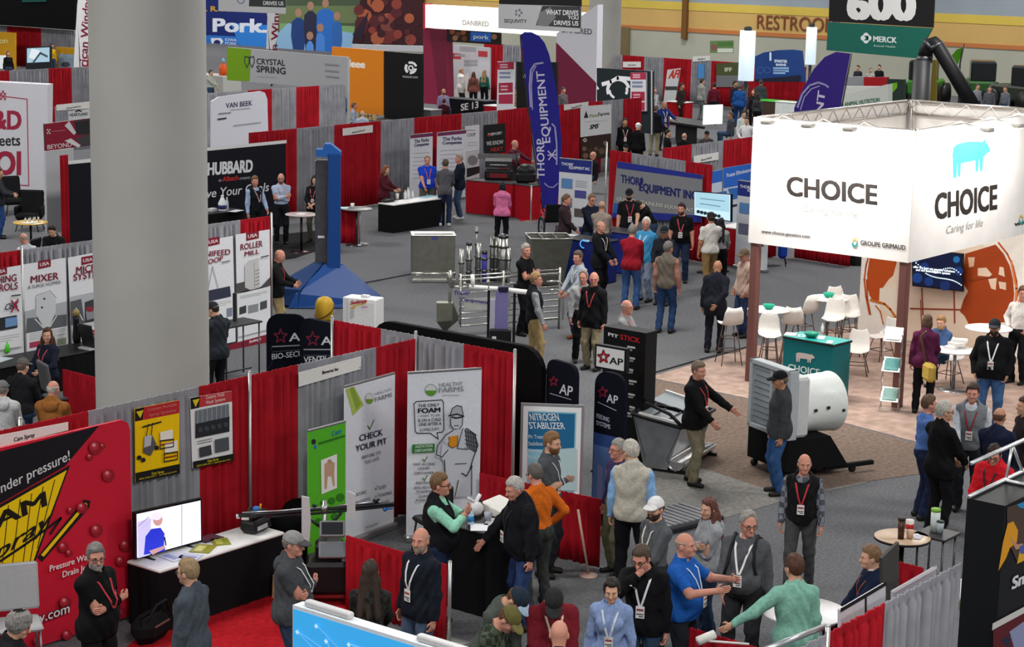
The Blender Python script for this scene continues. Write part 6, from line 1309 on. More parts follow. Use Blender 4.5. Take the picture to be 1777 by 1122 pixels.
S.poly([(1697,465),(1712,464),(1722,476),(1717,480),(1697,478)],'d8bfa8'); S.poly([(1715,484),(1730,482),(1728,503),(1720,500)],'d8bfa8'); S.poly([(1735,462),(1742,464),(1744,480),(1733,476)],'d8bfa8'); S.poly([(1733,488),(1746,490),(1746,503),(1735,500)],'d8bfa8'); S.poly([(1680,446),(1692,446),(1690,462),(1682,464)],'d0a98c')
S.poly([(1527,500),(1540,497),(1548,500),(1556,485),(1556,545),(1545,548),(1535,540),(1526,520)],'d6c9b8'); S.line([(1511,520),(1535,527),(1545,536),(1556,552)],.05,'b5621f'); S.line([(1520,530),(1528,540),(1533,562)],.03,'b5621f'); S.line([(1504,485),(1506,520),(1511,545)],.03,'a8440f')
S.line([(1600,500),(1602,546)],.03,'8a3a1c'); S.line([(1656,502),(1657,560)],.03,'8a3a1c'); S.line([(1580,535),(1670,537)],.03,'8a3a1c'); S.line([(1676,487),(1722,480)],.025,'8a3a1c'); S.line([(1755,452),(1764,500),(1762,540)],.04,'d9763a'); S.line([(1598,520),(1600,570)],.02,'8a3a1c')
S.build('globe_wall',plastic('dcd6ce'),None,'white booth wall printed with a big orange globe','display')
def dch(S):
    for k,(x,y,r,cc_) in enumerate(((1592,482,9,'143470'),(1612,488,8,'102c62'),(1605,462,7,'122c60'),(1660,450,6,'1c5488'),(1664,470,8,'12285a'),(1590,450,5,'1c5c8a'),(1640,495,9,'0e2450'))): S.disc((x,y),r,E(cc_,.6),10)
    for k in range(22): w = k/21; S.disc((1590+78*w,456+12*math.sin(w*5.2)+30*w*w),1.3,E('cfe6f4',.8),6); S.disc((1607+62*w,470+14*math.sin(w*2.8+.3)*(1-w)+24*w*w),1.3,E('cfe6f4',.8),6)
    S.text('offer the best pig genetics solutions',(1586,464),(1658,472.5),(1586,460),E('e4eef4',.9),.03); S.text('and the best support system',(1591,469),(1650,476),(1591,465),E('e4eef4',.9),.03)
tv('dark blue wall television with white dotted curves on the globe wall',BX(35.05),[(1582,430),(1671.5,440),(1671,506),(1583,496)],'0a1230',dch,emit=.5)
# ---- teal counter
A_,B_,C_ = G(1357,583,1.05),G(1447.5,599,1.05),G(1479,590.5,1.05); W_ = np.linalg.norm((B_-A_)[:2]); u = (B_-A_)/W_; nrm = np.array([-u[1],u[0],0]); nrm = nrm if nrm@(C_-B_) > 0 else -nrm; D_ = max(.45,float((C_-B_)@nrm)); ctr = (A_+B_)/2+nrm*D_/2; ctr[2] = 0; ang = math.atan2(u[1],u[0])
o = thing('counter','teal reception counter with white pig and CHOICE lettering','counter',ctr,ang); b = MB(); b.rbox((0,0,.53),(W_-.04,D_-.04,.98),None,.015); b.build('body',plastic('0c6a70',.45),o); b = MB(); b.rbox((0,0,1.035),(W_,D_,.035),None,.012); b.build('top_edge',plastic('14181a'),o); b = MB(); b.box((0,0,1.056),(W_-.02,D_-.02,.008)); b.build('top',plastic('1a8c86',.4),o)
for sx in (-1,1):
    for sy in (-1,1): b = MB(); b.lathe((sx*(W_/2-.1),sy*(D_/2-.1),0),[(.03,0),(.03,.045)],10); b.build('foot',plastic('141416'),o)
S = B2(A_-nrm*(-.018),B_-nrm*(-.018)); S.panel([(1358,586),(1447,602),(1444,680),(1357,662)],.004)
ff = lambda x,y: (1380.5+33.5*x,627+5*x-17*y); pig(S,ff,'c9bcb8'); S.text('CHOICE',(1368,642),(1422.5,652),(1368.5,630),'cfe4e4',.03); S.text('Caring for life',(1376,652),(1410,658),(1376,648),'7ab0b2',0,.2)
q = S.layers.build('lettering',None,o); q.matrix_parent_inverse = o.matrix_basis.inverted() if False else (Matrix.Translation(Vector(tuple(map(float,ctr)))) @ Matrix.Rotation(ang,4,'Z')).inverted()
def CT(px,py): p = G(px,py,1.062); return (p[0],p[1],1.061)
for x,y,w,d,c1,m,l in ((1372,580,.26,.2,'d8d6d0',None,'white brochure stack at the left of the teal counter top'),(1392,583,.2,.14,'c9dcd8','2a9a90','teal and white leaflet on the teal counter'),(1425,586,.26,.12,'d5d8da',None,'long white leaflet at the right of the teal counter top'),(1440,594,.22,.1,'e0e0de',None,'white leaflet at the front edge of the teal counter')): flat('leaflet',l,'leaflet',CT(x,y),w,d,c1,.4,.012,'leaflets on the teal counter',m)
def bowl(label,P,col='1fae8e',r=.11): b = MB(); b.lathe((0,0,0),[(r*.5,0),(r*.9,.05),(r,.09),(r*.94,.09),(r*.8,.045),(r*.3,.012)],20); return tag(b.build('bowl',plastic(col),None,P),label,'bowl')
bowl('dark green bowl of sweets on the teal counter',CT(1408,585),'14806c',.13)
bottle('clear pump bottle at the back of the teal counter',CT(1427,577),.03,.17,'d5dbdc','e0e0e0')
# ---- white bar tables and stools
def bartable(label,px,py,r,z=1.05,top='e8e6e2',col='8a8a8c',foot=.28,group='white round tables'):
    p = G(px,py,z); o = thing('round_table',label,'table',(p[0],p[1],0),0,group); b = MB(); b.lathe((0,0,z-.03),[(r-.02,0),(r,.012),(r,.026),(r-.01,.03)],40); b.build('table_top',plastic(top,.3),o)
    b = MB(); b.lathe((0,0,0),[(.03,.02),(.03,z-.03)],14); b.build('pedestal',steel(col),o); b = MB(); b.lathe((0,0,0),[(foot,0),(foot,.012),(.05,.035)],28); b.build('base',steel(col),o); return o,(p[0],p[1],z)
o,p = bartable('white round bar table with a bowl, farther right of the left post',1438,516,.40); bowl('teal bowl on the farther white bar table',p)
o,p = bartable('white round bar table with a bowl, cut by the left canopy post',1334,536,.40); bowl('teal bowl on the bar table cut by the canopy post',p)
o,p = bartable('white round bar table by the hand on hip visitor at the right edge',1716,568,.42)
o,p = bartable('low white round table with papers behind the purple jacket woman',1658,606,.38,.74)
for k in range(3):
    q = G(1652+7*k,604-k,.745); flat('paper_stack',('crumpled white papers','white booklet','pale brochure')[k]+' on the low white table behind the purple jacket woman','paper',(q[0],q[1],.742+.05*k),.25,.2,('d9d6d4','cfcac6','e0dcd8')[k],k,.05)
def whitestool(label,px,py,ang,z=.78,group='white shell stools'):
    """moulded white shell seat on thin splayed legs"""
    p = G(px,py,z); o = thing('bar_stool',label,'stool',(p[0],p[1],0),ang,group); rows = []
    prof = [(.20,-.02),(.19,.0),(.06,-.015),(-.10,-.01),(-.17,.03),(-.20,.10),(-.225,.22),(-.24,.33)]
    wd = [.15,.19,.205,.205,.20,.195,.18,.13]; vs = []; n = 6
    for off in (0,.014):
        for (y,zz),w in zip(prof,wd):
            for i in range(n+1): t = 2*i/n-1; vs.append((w*t,y+off*.6,z+zz+.03*t*t-off))
    m = len(prof); K = m*(n+1); fs = []
    for l in range(m-1):
        for i in range(n): a = l*(n+1)+i; fs.append((a,a+n+1,a+n+2,a+1)); fs.append((K+a+1,K+a+n+2,K+a+n+1,K+a))
    for i in range(n): fs.append((i,i+1,K+i+1,K+i)); a = (m-1)*(n+1)+i; fs.append((a+1,a,K+a,K+a+1))
    for l in range(m-1): a = l*(n+1); fs.append((a+n+1,a,K+a,K+a+n+1)); a += n; fs.append((a,a+n+1,K+a+n+1,K+a))
    b = MB(); b.add(vs,fs,True); b.build('shell',plastic('e4e0da',.4),o)
    for sx in (-1,1):
        for sy in (-1,1): b = MB(); b.tube([(sx*.10,sy*.10,z-.02),(sx*.20,sy*.20,.005)],.010,7); b.build('leg',steel('6a5a54'),o)
    b = MB()
    for zz in ((.28,.52) if z > .6 else (.2,)): k = .1+.1*(z-zz)/z; b.tube([(k,k,zz),(-k,k,zz),(-k,-k,zz),(k,-k,zz)],.008,6,closed=True)
    b.build('foot_ring',steel('6a5a54'),o); return o
for l,x,y,a,z in (('white stool left of the left canopy post, back to the navy coat man',1267,561,-.7,.78),('white stool just right of the left canopy post',1336,580,2.2,.78),('white stool between the two white bar tables',1375,560,-1.0,.78),('white stool behind the nearer bar table, turned away',1396,541,-.4,.78),('white stool on the near side of the farther bar table',1446,552,1.9,.78),('white stool behind the farther bar table',1458,530,2.6,.78),('white stool close to the globe wall left end',1475,545,2.2,.80)): whitestool(l,x,y,a,z)
whitestool('low white chair right of the teal counter',1489,607,2.0,.46); whitestool('low white chair left of the brochure rack',1530,583,1.2,.46); whitestool('low white chair behind the purple jacket woman',1648,622,1.4,.46)
# ---- zigzag brochure rack
P = G(1543,712); o = thing('brochure_rack','folding zigzag brochure rack with three tilted trays by the canopy post','rack',P,YAW-PI/2-.35)
b = MB(); b.rbox((0,0,.012),(.34,.30,.024),None,.01); b.build('base_plate',steel('c9bcb0'),o)
for k,z in enumerate((.28,.80,1.32)):
    b = MB(); R = Matrix.Rotation(.75,3,'X'); b.use(steel('c9c9c9')); b.box((0,0,z),(.30,.30,.012),R); b.use(plastic(('8ab0a8','5a9a98','d8c4c0')[k])); b.box((0,-.01,z+.012),(.24,.24,.006),R); b.use(plastic('d8dad8')); b.box((.02,.02,z+.018),(.14,.10,.004),R); b.build('tray',None,o)
b = MB()
for sx in (-.15,.15):
    for k in range(5): z = .03+.27*k; b.tube([(sx,.09 if k % 2 else -.09,z),(sx,-.09 if k % 2 else .09,z+.27)],.008,6); b.tube([(sx,-.09 if k % 2 else .09,z),(sx,.09 if k % 2 else -.09,z+.27)],.006,6)
b.build('scissor_frame',steel('b9b0a8'),o)
# ---------------------------------------------------------------- lower right booths
drape_run('Y',7.14,[(1330,1166),(1440,1101),(1536,1047),(1669,976)],[GREY,RED,GREY],['grey curtain at the bottom edge right of the green shirt man','red curtain in the lower right corner before the white boards','big grey curtain in the lower right beside the black food wall'],group=GR,depth=.06)
pole(GY(1436,1100,7.14),2.5,'silver upright between the grey rail and the red curtain lower right')
b = MB(); p,q = GY(1325,1128,7.2),GY(1432,1086,7.2); b.tube([tuple(p),tuple(q)],.025,8); tag(b.build('drape_rail',steel('c4c6c8')),'silver rail running to the upright by the green shirt man','rail')
b = MB(); p,q = G(1208,1110,1.25),G(1300,1117,1.25); b.tube([tuple(p),tuple(q)],.012,8); p,q = G(1211,1112,1.25),G(1240,1100,1.3); b.tube([tuple(p),tuple(q)],.045,12); tag(b.build('cylinder_handle',plastic('d8d8d2')),'white cylinder handle on a bar at the bottom edge by the reaching hand','lamp')  # white cylinder handle on a thin bar, gives no light
a,c = G(1196,1088,.91),G(1312,1122,.91); lowdrape('low red divider at the bottom edge under the green shirt man hand',a,c)
def board2(label,tl,tr,br,bl,col,frame,mull=None):
    S = BY(7.35); S.panel([tl,tr,br,bl],.03); S.line([tl,tr],.035,frame)
    if mull: S.line(mull,.03,frame)
    return S.build('board',plastic(col),None,label,'board')
board2('pale board with black top frame before the seated navy suit man',(1459,1058),(1537,1012),(1537,1200),(1459,1240),'c3c2c8','17181a',[(1502,1033),(1502,1130)])
board2('long pale board between the navy suit man and the grey curtain',(1551,1026),(1624,984),(1624,1140),(1551,1190),'b5aeb6','d4d0d6')
S = BY(7.62); S.panel([(1531,968),(1560,940),(1560,1030),(1556,1280),(1545,1290),(1533,1030)],.03); S.build('folding_screen',plastic('3c3a38'),None,'dark folding screen behind the head of the navy suit man','screen')
skirted('small white covered table in front of the navy suit man',17.05,17.95,8.45,9.1,.74,'e4e4e2','cfcfcc','covered_table')
o,p = bartable('large white round table behind the green shirt man',1394,1058,.47,.74,'e6e6e6','3a3a3c',.3,None)
o,p = bartable('round tan table with black edge and pedestal holding cups',1566,930,.325,1.05,'c2a78c','141416',.25,None)
b = MB(); b.lathe((0,0,0),[(.326,0),(.330,.015),(.326,.028)],40); b.build('edge_band',plastic('1a1715'),o,(0,0,1.015))
def RTp(px,py): q = G(px,py,1.052); return (q[0],q[1],1.052)
q = thing('tumbler','tall brown tumbler on the round tan table','cup',RTp(1563,934)); b = MB(); b.lathe((0,0,0),[(.036,0),(.042,.22)],16); b.build('body',plastic('4a2c1c',.3),q); b = MB(); b.lathe((0,0,.22),[(.044,0),(.044,.03)],16); b.build('lid',plastic('2a1c14'),q)
cup('white paper cup with a red mark on the round tan table',RTp(1578,923),.05,.15,'dfd6d0',None,'cup','c0242c'); cup('second pale cup at the front of the round tan table',RTp(1579,934),.045,.10,'c9a88c'); flat('smartphone','pale phone lying on the round tan table','phone',RTp(1593,932),.16,.08,'b9bcc4',.3,.01); flat('leaflet','white leaflet on the round tan table','leaflet',RTp(1590,929),.12,.1,'e2e0e0',.9)
o = skirted('white covered stand with a green stripe beside the black food wall',18.75,19.35,8.05,8.95,.98,'e2e2e0','d6d4dc','covered_table'); b = MB(); b.box((-.315,0,.90),(.012,.93,.09)); b.build('stripe',plastic('8a9e1e'),o)
def WTp(px,py): q = G(px,py,1.0); return (q[0],q[1],.996)
q = thing('canister','white canister with green lid behind the white covered stand','container',RTp(1622,921)); b = MB(); b.lathe((0,0,0),[(.055,0),(.055,.24)],18); b.build('body',plastic('c9d6d4'),q); b = MB(); b.lathe((0,0,.24),[(.057,0),(.057,.035)],18); b.build('lid',plastic('7ab03a'),q)
cup('small grey cup beside the white canister',RTp(1631,924),.045,.13,'aebac0','2a3a34')
def small_table(label,c,w,d,z,col): o = thing('side_table',label,'table',(c[0],c[1],0)); b = MB(); b.rbox((0,0,z-.015),(w,d,.03),None,.01); b.build('table_top',plastic(col),o); [MB().tube([(sx*(w/2-.05),sy*(d/2-.05),z-.03),(sx*(w/2-.05),sy*(d/2-.05),0)],.015,8).build('leg',steel('55565a'),o) for sx in (-1,1) for sy in (-1,1)]; return o
q = G(1626,924,1.05); small_table('small dark table under the white canister beside the tan table',q,.42,.42,1.05,'2c2c2e')
q = G(1592,985,.91); lowdrape('low red divider behind the navy suit man and monitor',G(1556,973,.91),G(1602,985,.91))
# black food company wall at the right edge with white truss
xs = 17.58; yf,yb = 7.62,8.02
o = thing('display_tower','black display box at the right edge with yellow shirt photo and white script','display',(xs,yf,0)); b = MB(); b.box((1.3,.2,1.22),(2.6,.40,2.44)); b.build('box_body',plastic('0b0d10',.5),o)
S = BY(yf-.004); S.panel([(1750,880),(1777,870),(1777,990),(1750,990)],.004)
S.poly([(1747,880),(1830,850),(1830,960),(1765,975),(1747,935)],'4a3a30'); S.poly([(1732,990),(1740,940),(1748,908),(1758,904),(1766,920),(1764,940),(1752,950),(1745,968)],'d9961c'); S.poly([(1764,978),(1770,950),(1790,935),(1800,960)],'d9a624'); S.poly([(1751,930),(1765,944),(1774,942),(1776,950),(1762,953)],'b98a70'); S.poly([(1768,948),(1800,930),(1800,960),(1770,960)],'4a5aa8'); S.poly([(1764,875),(1785,866),(1785,884),(1768,880)],'2a86c0')
S.text('Smithfield',(1755,1022),(1842,978),(1757,1000),'d9dadd',.05); S.poly([(1722,1089),(1830,1030),(1830,1150),(1722,1180)],'5a1620'); S.line([(1722,1086),(1830,1028)],.07,'c9c8c4'); S.poly([(1750,1095),(1800,1060),(1800,1150),(1760,1130)],'8a90b4'); S.poly([(1735,1110),(1752,1098),(1750,1125)],'2a2440')
q = S.layers.build('lettering',None,o); q.location = (-xs,-yf,0)
def LT(px,py): p = GY(px,py,yf+.2); return (p[0]-xs,p[1]-yf,p[2])
b = MB(); b.tube([(0,.38,2.46),(2.6,.38,2.46)],.022,8); b.tube([(0,.38,2.80),(2.6,.38,2.80)],.022,8); b.tube([(1.0,.02,2.46),(2.6,.02,2.46)],.022,8)
for k in range(4): b.tube([(.85+k*.5,.38,2.46),(.95+k*.5,.38,2.80)],.016,8); b.tube([(.95+k*.5,.38,2.80),(1.25+k*.5,.38,2.46)],.016,8)
b.tube([(.8,.38,2.46),(.8,.02,2.46)],.02,8); b.build('truss',steel('e0e2e2',.4),o)
# ---------------------------------------------------------------- blue steel mast
P = G(580,532); o = thing('grain_leg','tall blue steel mast on a wide wedge base in the aisle','machine',P,YAW-PI/2+.05)
blu = mat('0f3f80',.45,0,'paint'); dblu = mat('0d305f',.5,0,'paint')
def part(name,m,fn): b = MB(); fn(b); return b.build(name,m,o)
part('mast',blu,lambda b: (b.rbox((-.02,.42,1.72),(.26,.30,3.0),None,.01),))
part('belt_housing',steel('6a6e74'),lambda b: (b.rbox((-.30,.62,1.85),(.26,.26,2.4),None,.01),b.box((-.30,.49,2.3),(.2,.02,.5)),b.box((-.30,.49,1.3),(.2,.02,.5))))
part('head_cover',mat('2058a0',.45,0,'paint'),lambda b: b.prism([(-.40,3.15),(.12,3.15),(.12,3.25),(-.10,3.42),(-.22,3.42),(-.26,3.30),(-.40,3.30)],(0,.30,0),(1,0,0),(0,0,1),(0,1,0),.34))
part('wedge_base',blu,lambda b: b.add([(-.95,-.30,.02),(.95,-.15,.02),(1.05,.85,.02),(-1.0,.9,.02),(-.80,-.25,.32),(.80,-.10,.14),(.18,.35,.86),(-.20,.35,.86),(.12,.7,.8),(-.5,.7,.7)],[(0,1,5,4),(4,5,6,7),(1,2,8,6,5),(6,8,9,7),(3,0,4,7,9),(2,3,9,8),(3,2,1,0)]))
part('side_hopper',dblu,lambda b: b.add([(-1.30,-.05,.05),(-.75,-.28,.05),(-.55,.5,.05),(-1.2,.7,.05),(-1.38,-.05,.40),(-.70,-.25,.40),(-.20,.55,.92),(-.35,.62,.92)],[(0,1,5,4),(1,2,6,5),(2,3,7,6),(3,0,4,7),(4,5,6,7),(3,2,1,0)]))
part('nameplate',plastic('d8d8d8'),lambda b: b.box((-.30,.475,1.42),(.14,.01,.05)))
# white electrical box and yellow drum
q1,q2 = G(594,564),G(651,570); P = (q1+q2)/2; P[2] = 0; ang = math.atan2(q2[1]-q1[1],q2[0]-q1[0]); w = np.linalg.norm(q2-q1); o = thing('control_cabinet','white cabinet with red Sudenga lettering behind the black ventilation banner','cabinet',P,ang)
part('body',plastic('d9dada'),lambda b: b.rbox((0,.2,.29),(w*1.0,.40,.58),None,.02)); part('lid_box',plastic('d0d2d4'),lambda b: b.rbox((.05,.2,.605),(.16,.12,.05),None,.01))
part('door',plastic('e2e2e2'),lambda b: b.box((.06,-.003,.28),(w*.8,.02,.48)))
S = B2(q1-np.array([math.sin(ang)*-.0,.0,0]),q2); S.o = S.o+S.n*.018; S.panel([(600,520),(640,520),(640,550),(600,550)],.01); S.text('Sudenga',(608,528),(636,524.5),(609,521),'b3202e',.05,.2); S.line([(612,530),(634,526.5)],.02,'d9b01c'); S.poly([(608,536),(614,535),(614,550),(608,551)],'b9bcc0'); S.line([(609,534),(616,533)],.03,'d9a01c'); S.line([(628,533),(638,532)],.02,'d07a90')
q = S.layers.build('lettering',None,o); q.matrix_parent_inverse = (Matrix.Translation(Vector(tuple(map(float,P)))) @ Matrix.Rotation(ang,4,'Z')).inverted()
P = G(563,556); o = thing('drum','yellow rounded drum with a dark band left of the white cabinet','drum',P); part('shell',plastic('c29a2a'),lambda b: b.lathe((0,0,0),[(.15,0),(.19,.06),(.19,.36),(.14,.46),(.05,.5)],24)); part('band',plastic('5a3a1c'),lambda b: b.tube([(.193*math.cos(w),.193*math.sin(w),.22+.15*math.cos(w)) for w in np.linspace(0,2*PI,25)[:-1]],.015,6,closed=True))
# ---------------------------------------------------------------- stainless penning display
st = steel('a2a29a',.35); P = G(752,489); o = thing('steel_cabinet','tall stainless cabinet with a slotted top standing alone on the aisle','cabinet',P,YAW-PI/2+.12)
part('body',steel('84847a',.4),lambda b: b.rbox((0,.28,.62),(.98,.55,.90),None,.012)); part('top_slot',plastic('1a1a1c'),lambda b: b.box((0,.12,1.085),(.88,.12,.01))); part('top_frame',st,lambda b: b.rbox((0,.28,1.07),(1.02,.58,.03),None,.01)); part('trough_rail',steel('c2c2ba',.25),lambda b: (b.tube([(-.5,-.06,.20),(.5,-.06,.20)],.035,10),b.rbox((0,.12,.10),(.98,.3,.16),None,.02),b.box((0,-.05,.04),(1.0,.12,.05)))); part('nameplate',plastic('3a4a8a'),lambda b: b.box((.02,-.003,1.01),(.14,.01,.06)))
# bundle of upright pipes and drinkers
for i,(x,y0,y1,r,c,l) in enumerate(((800,498,432,.05,'a0a09a','squat steel pipe post left of the post group'),(813,492,425,.06,'8f8f8a','steel pipe post with brackets in the post group'),(826,485,392,.025,'7a7a78','thin tall steel rod in the post group'),(830,488,422,.05,'a5a5a0','banded steel post next to the thin rod'),(840,490,440,.06,'3a3a9a','blue plastic tube post in the middle of the post group'),(853,488,410,.05,'6f6f6c','dark steel post right of the blue tube'),(860,488,412,.06,'8a8a86','ridged steel post right of the dark post'),(872,490,412,.11,'a5a5a0','wide steel cylinder at the right of the post group'),(882,492,430,.04,'b9b9b4','bent steel pipe right of the wide cylinder'))):
    P = G(x,y0); h = GX(x,y1,P[0])[2]; o = thing('steel_post',l,'post',P,0,'upright steel drinker posts'); m = steel(c,.3) if c != '3a3a9a' else plastic(c)
    part('shaft',m,lambda b: b.lathe((0,0,0),[(r,.02),(r,h)],14)); part('foot_plate',st,lambda b: b.rbox((0,0,.012),(.26,.26,.024),None,.01))
    part('clamp',steel('6a6a68'),lambda b: [b.lathe((0,0,z),[(r+.02,0),(r+.02,.05)],12) for z in np.arange(.25,h-.1,.28)])
    if i in (1,4,7): part('cap',steel('55565a'),lambda b: b.lathe((0,0,h),[(r*1.1,0),(r*1.1,.06),(r*.4,.09)],14))
# farrowing gate
P = G(786,585); Pr = G(975,570); ang = math.atan2(Pr[1]-P[1],Pr[0]-P[0]); Lg = np.linalg.norm(Pr-P); o = thing('penning_gate','low stainless penning gate with horizontal bars and blue plate lettering','gate',P,ang)
br = steel('c9c9c2',.22)
for k,z in enumerate((.22,.36,.47,.60,.73,.88,1.14,1.22)): part('bar',br,lambda b: b.tube([(.12,0,z),(Lg*.98,0,z)],.022 if k in (0,6) else .014,8))
for x in (.15,Lg*.45,Lg*.72,Lg*.97): part('upright',st,lambda b: b.tube([(x,0,.0 if x > .2 else .2),(x,0,1.26)],.024,10))
part('leg',st,lambda b: (b.tube([(Lg*.36,0,.22),(Lg*.36,.02,.0)],.018,8),b.tube([(Lg*.56,0,.22),(Lg*.56,.02,.0)],.018,8)))
part('hoop',br,lambda b: (b.tube([(Lg*.84,-.05,1.0),(Lg*.93,-.05,1.0),(Lg*.99,-.05,.92),(Lg*1.0,-.05,.3)],.020,8),b.tube([(Lg*.84,-.12,.84),(Lg*.92,-.12,.84),(Lg*.97,-.12,.76),(Lg*.98,-.12,.2)],.018,8)))
part('name_plate',plastic('a9aaa6'),lambda b: b.box((Lg*.30,-.03,.64),(Lg*.42,.008,.24)))
S = B2(P,Pr); S.o = S.o+S.n*.037; S.panel([(790,500),(850,500),(850,530),(790,530)],.01); S.text('THORP',(788,511),(815,511.5),(788,504),'2a2a78',.04); S.text('Equipment',(801,521),(847,527),(801,515),'2a2a78',.03,.3); q = S.layers.build('lettering',None,o); q.matrix_parent_inverse = (Matrix.Translation(Vector(tuple(map(float,P)))) @ Matrix.Rotation(ang,4,'Z')).inverted()
# feed pan at the gate's left end
P = G(771,577); o = thing('feed_hopper','dull steel pointed hopper standing at the left end of the gate','feeder',P,YAW-PI/2)
part('bin',steel('6f6f64',.45),lambda b: b.add([(-.16,-.12,.62),(.16,-.12,.62),(.16,.12,.62),(-.16,.12,.62),(-.15,-.16,.25),(.16,-.16,.28),(.30,.16,.25),(-.15,.16,.22),(-.02,-.05,.05),(.06,-.05,.05),(.06,.05,.05),(-.02,.05,.05)],[(0,1,5,4),(1,2,6,5),(2,3,7,6),(3,0,4,7),(4,5,9,8),(5,6,10,9),(6,7,11,10),(7,4,8,11),(3,2,1,0),(8,9,10,11)])); part('stand',st,lambda b: (b.tube([(.02,0,.06),(.02,0,.0)],.04,8),b.tube([(.10,.05,.3),(.10,.05,1.25)],.03,8),b.tube([(.14,.05,.9),(.08,.05,1.1),(.12,.05,1.2)],.05,8)))
# T-shaped pipe sprayer on a purple stand
P = G(868,598); o = thing('pipe_stand','white pipe crossbar on a purple pillar stand with black base box','stand',P,YAW-PI/2)
part('base_box',plastic('121214'),lambda b: b.rbox((0,0,.17),(.42,.36,.32),None,.02)); part('pillar',plastic('6f6a9a'),lambda b: b.rbox((.02,0,.70),(.24,.14,.76),None,.01)); part('clear_side',plastic('a5a4b8'),lambda b: b.rbox((-.16,0,.60),(.11,.10,.60),None,.01)); part('post',plastic('131416'),lambda b: (b.box((-.24,.02,.65),(.05,.05,1.1)),b.box((.26,.06,.6),(.05,.05,1.2)),b.tube([(-.24,.02,1.2),(-.24,-.28,1.16)],.012,6)))
part('clamp',plastic('1c1a30'),lambda b: b.rbox((.04,0,1.10),(.20,.16,.12),None,.02)); part('crossbar',plastic('e0e0de'),lambda b: (b.tube([(-.62,-.05,1.14),(.0,0,1.10)],.045,14),b.tube([(.05,0,1.09),(.70,.05,1.02)],.050,14),b.tube([(-.55,-.05,1.14),(-.56,-.05,1.38)],.04,12))); part('sticker',plastic('d8d8d4'),lambda b: b.box((-.12,-.185,.15),(.08,.01,.1)))
for x in (-.25,.25): part('foot',plastic('121214'),lambda b: b.box((x,-.05,.02),(.30,.12,.04)))
# deep hopper
P = G(952,494); o = thing('feed_hopper','large dark steel hopper with an open divided top beside the black clothed man','feeder',P,YAW-PI/2+.15)
part('bin',steel('75756c',.4),lambda b: b.add([(-.30,-.3,.05),(.28,-.3,.05),(.28,.3,.05),(-.30,.3,.05),(-.50,-.42,1.12),(.46,-.42,1.12),(.46,.42,1.12),(-.50,.42,1.12)],[(0,1,5,4),(1,2,6,5),(2,3,7,6),(3,0,4,7),(3,2,1,0)])); part('rim',steel('a5a59e',.3),lambda b: b.tube([(-.5,-.42,1.12),(.46,-.42,1.12),(.46,.42,1.12),(-.5,.42,1.12)],.02,8,closed=True)); part('inner_floor',plastic('141416'),lambda b: b.box((-.02,0,1.04),(.90,.78,.02))); part('divider',steel('a5a59e'),lambda b: [b.box((x,0,1.09),(.02,.82,.08)) for x in (-.2,.12)])
# ---------------------------------------------------------------- equipment company counters, television, wheelchair
def boxcounter(label,x0,x1,y0,y1,z,body,top,name='counter',logo=None):
    o = thing(name,label,'counter',((x0+x1)/2,(y0+y1)/2,0)); b = MB(); b.rbox((0,0,z/2-.01),(x1-x0-.04,y1-y0-.04,z-.04),None,.02); b.build('body',cloth(body),o); b = MB(); b.rbox((0,0,z-.015),(x1-x0,y1-y0,.03),None,.012); b.build('counter_top',plastic(top,.35),o); return o
p = G(1035,408,1.0); o = boxcounter('navy counter with a glowing blue emblem under the tan sweater man',p[0]-.85,p[0]-.15,p[1]-.75,p[1]+.75,1.0,'1c2668','2a2a2e')
S = BX(p[0]-.854); S.panel([(1005,415),(1020,415),(1020,432),(1005,432)],.002); S.disc((1014,423),8,E('4a9ad8',.8),16,None,PI*.5,PI*1.5,6); S.text('THORP',(1012,419),(1023,420),(1012,415),E('8ac0e8',.8),.03); q = S.layers.build('emblem',None,o); q.location = (-o.location[0],-o.location[1],0)
p2 = G(1075,395,1.0); o = boxcounter('navy and grey counter behind the red sweater man',p2[0]-.6,p2[0]+.1,p2[1]-.75,p2[1]+.8,1.0,'24307c','35363a')
flat('leaflet','white leaflet on the navy counter by the cap wearing exhibitor','leaflet',(p2[0]-.25,p2[1]+.35,1.003),.25,.2,'d9d9d6',.4); q = G(1110,396,1.01)
bottle('grey bottle on the navy counter by the bending man',(p2[0]-.2,p2[1]-.5,1.003),.05,.22,'8a8c90','3a3c40'); q = G(1008,378,1.01); flat('leaflet','white paper on the navy counter before the glasses man','leaflet',(p[0]-.4,p[1]+.4,1.003),.3,.21,'d5d6d8',.2)
Tc = G(1238,410); 
def dtt(S):
    S.poly([(1207,333),(1266,339),(1266,368),(1207,360)],E('9cc4d4',.7)); S.line([(1215,344),(1258,349)],.02,E('5a8090',.6)); S.line([(1215,353),(1250,358)],.02,E('5a8090',.6))
    for k in range(7): S.disc((1212+6*k,367+1.3*k),3.2,E('20323c',.3),8)
S = B2(TP+np.array([-1.15,-2.95,0]),TQ+np.array([-1.0,-.6,0])); tv('wide television showing pale blue barn video beside the equipment backdrop',S,[(1204.5,331),(1268.5,336.5),(1268,385),(1204.5,374)],'bcdbe6',dtt,emit=.7)
u0 = S.uv(1236,400)[0]; o = thing('television_stand','black pedestal stand under the wide television','stand',tuple(S.P(u0,0,-.06))); part('column',plastic('1c1c1e'),lambda b: b.box((0,0,.9),(.10,.06,1.5))); part('base',plastic('1c1c1e'),lambda b: b.rbox((0,0,.02),(.7,.5,.04),None,.015))
p = G(1276,392,.95); boxcounter('white topped red counter beside the wide television',p[0]-.3,p[0]+.9,p[1]-.3,p[1]+.3,.95,'9c1520','e0e0de')
P = G(957,416); o = thing('wheelchair','black wheelchair partly hidden behind the brown jacket man','wheelchair',P,.9)
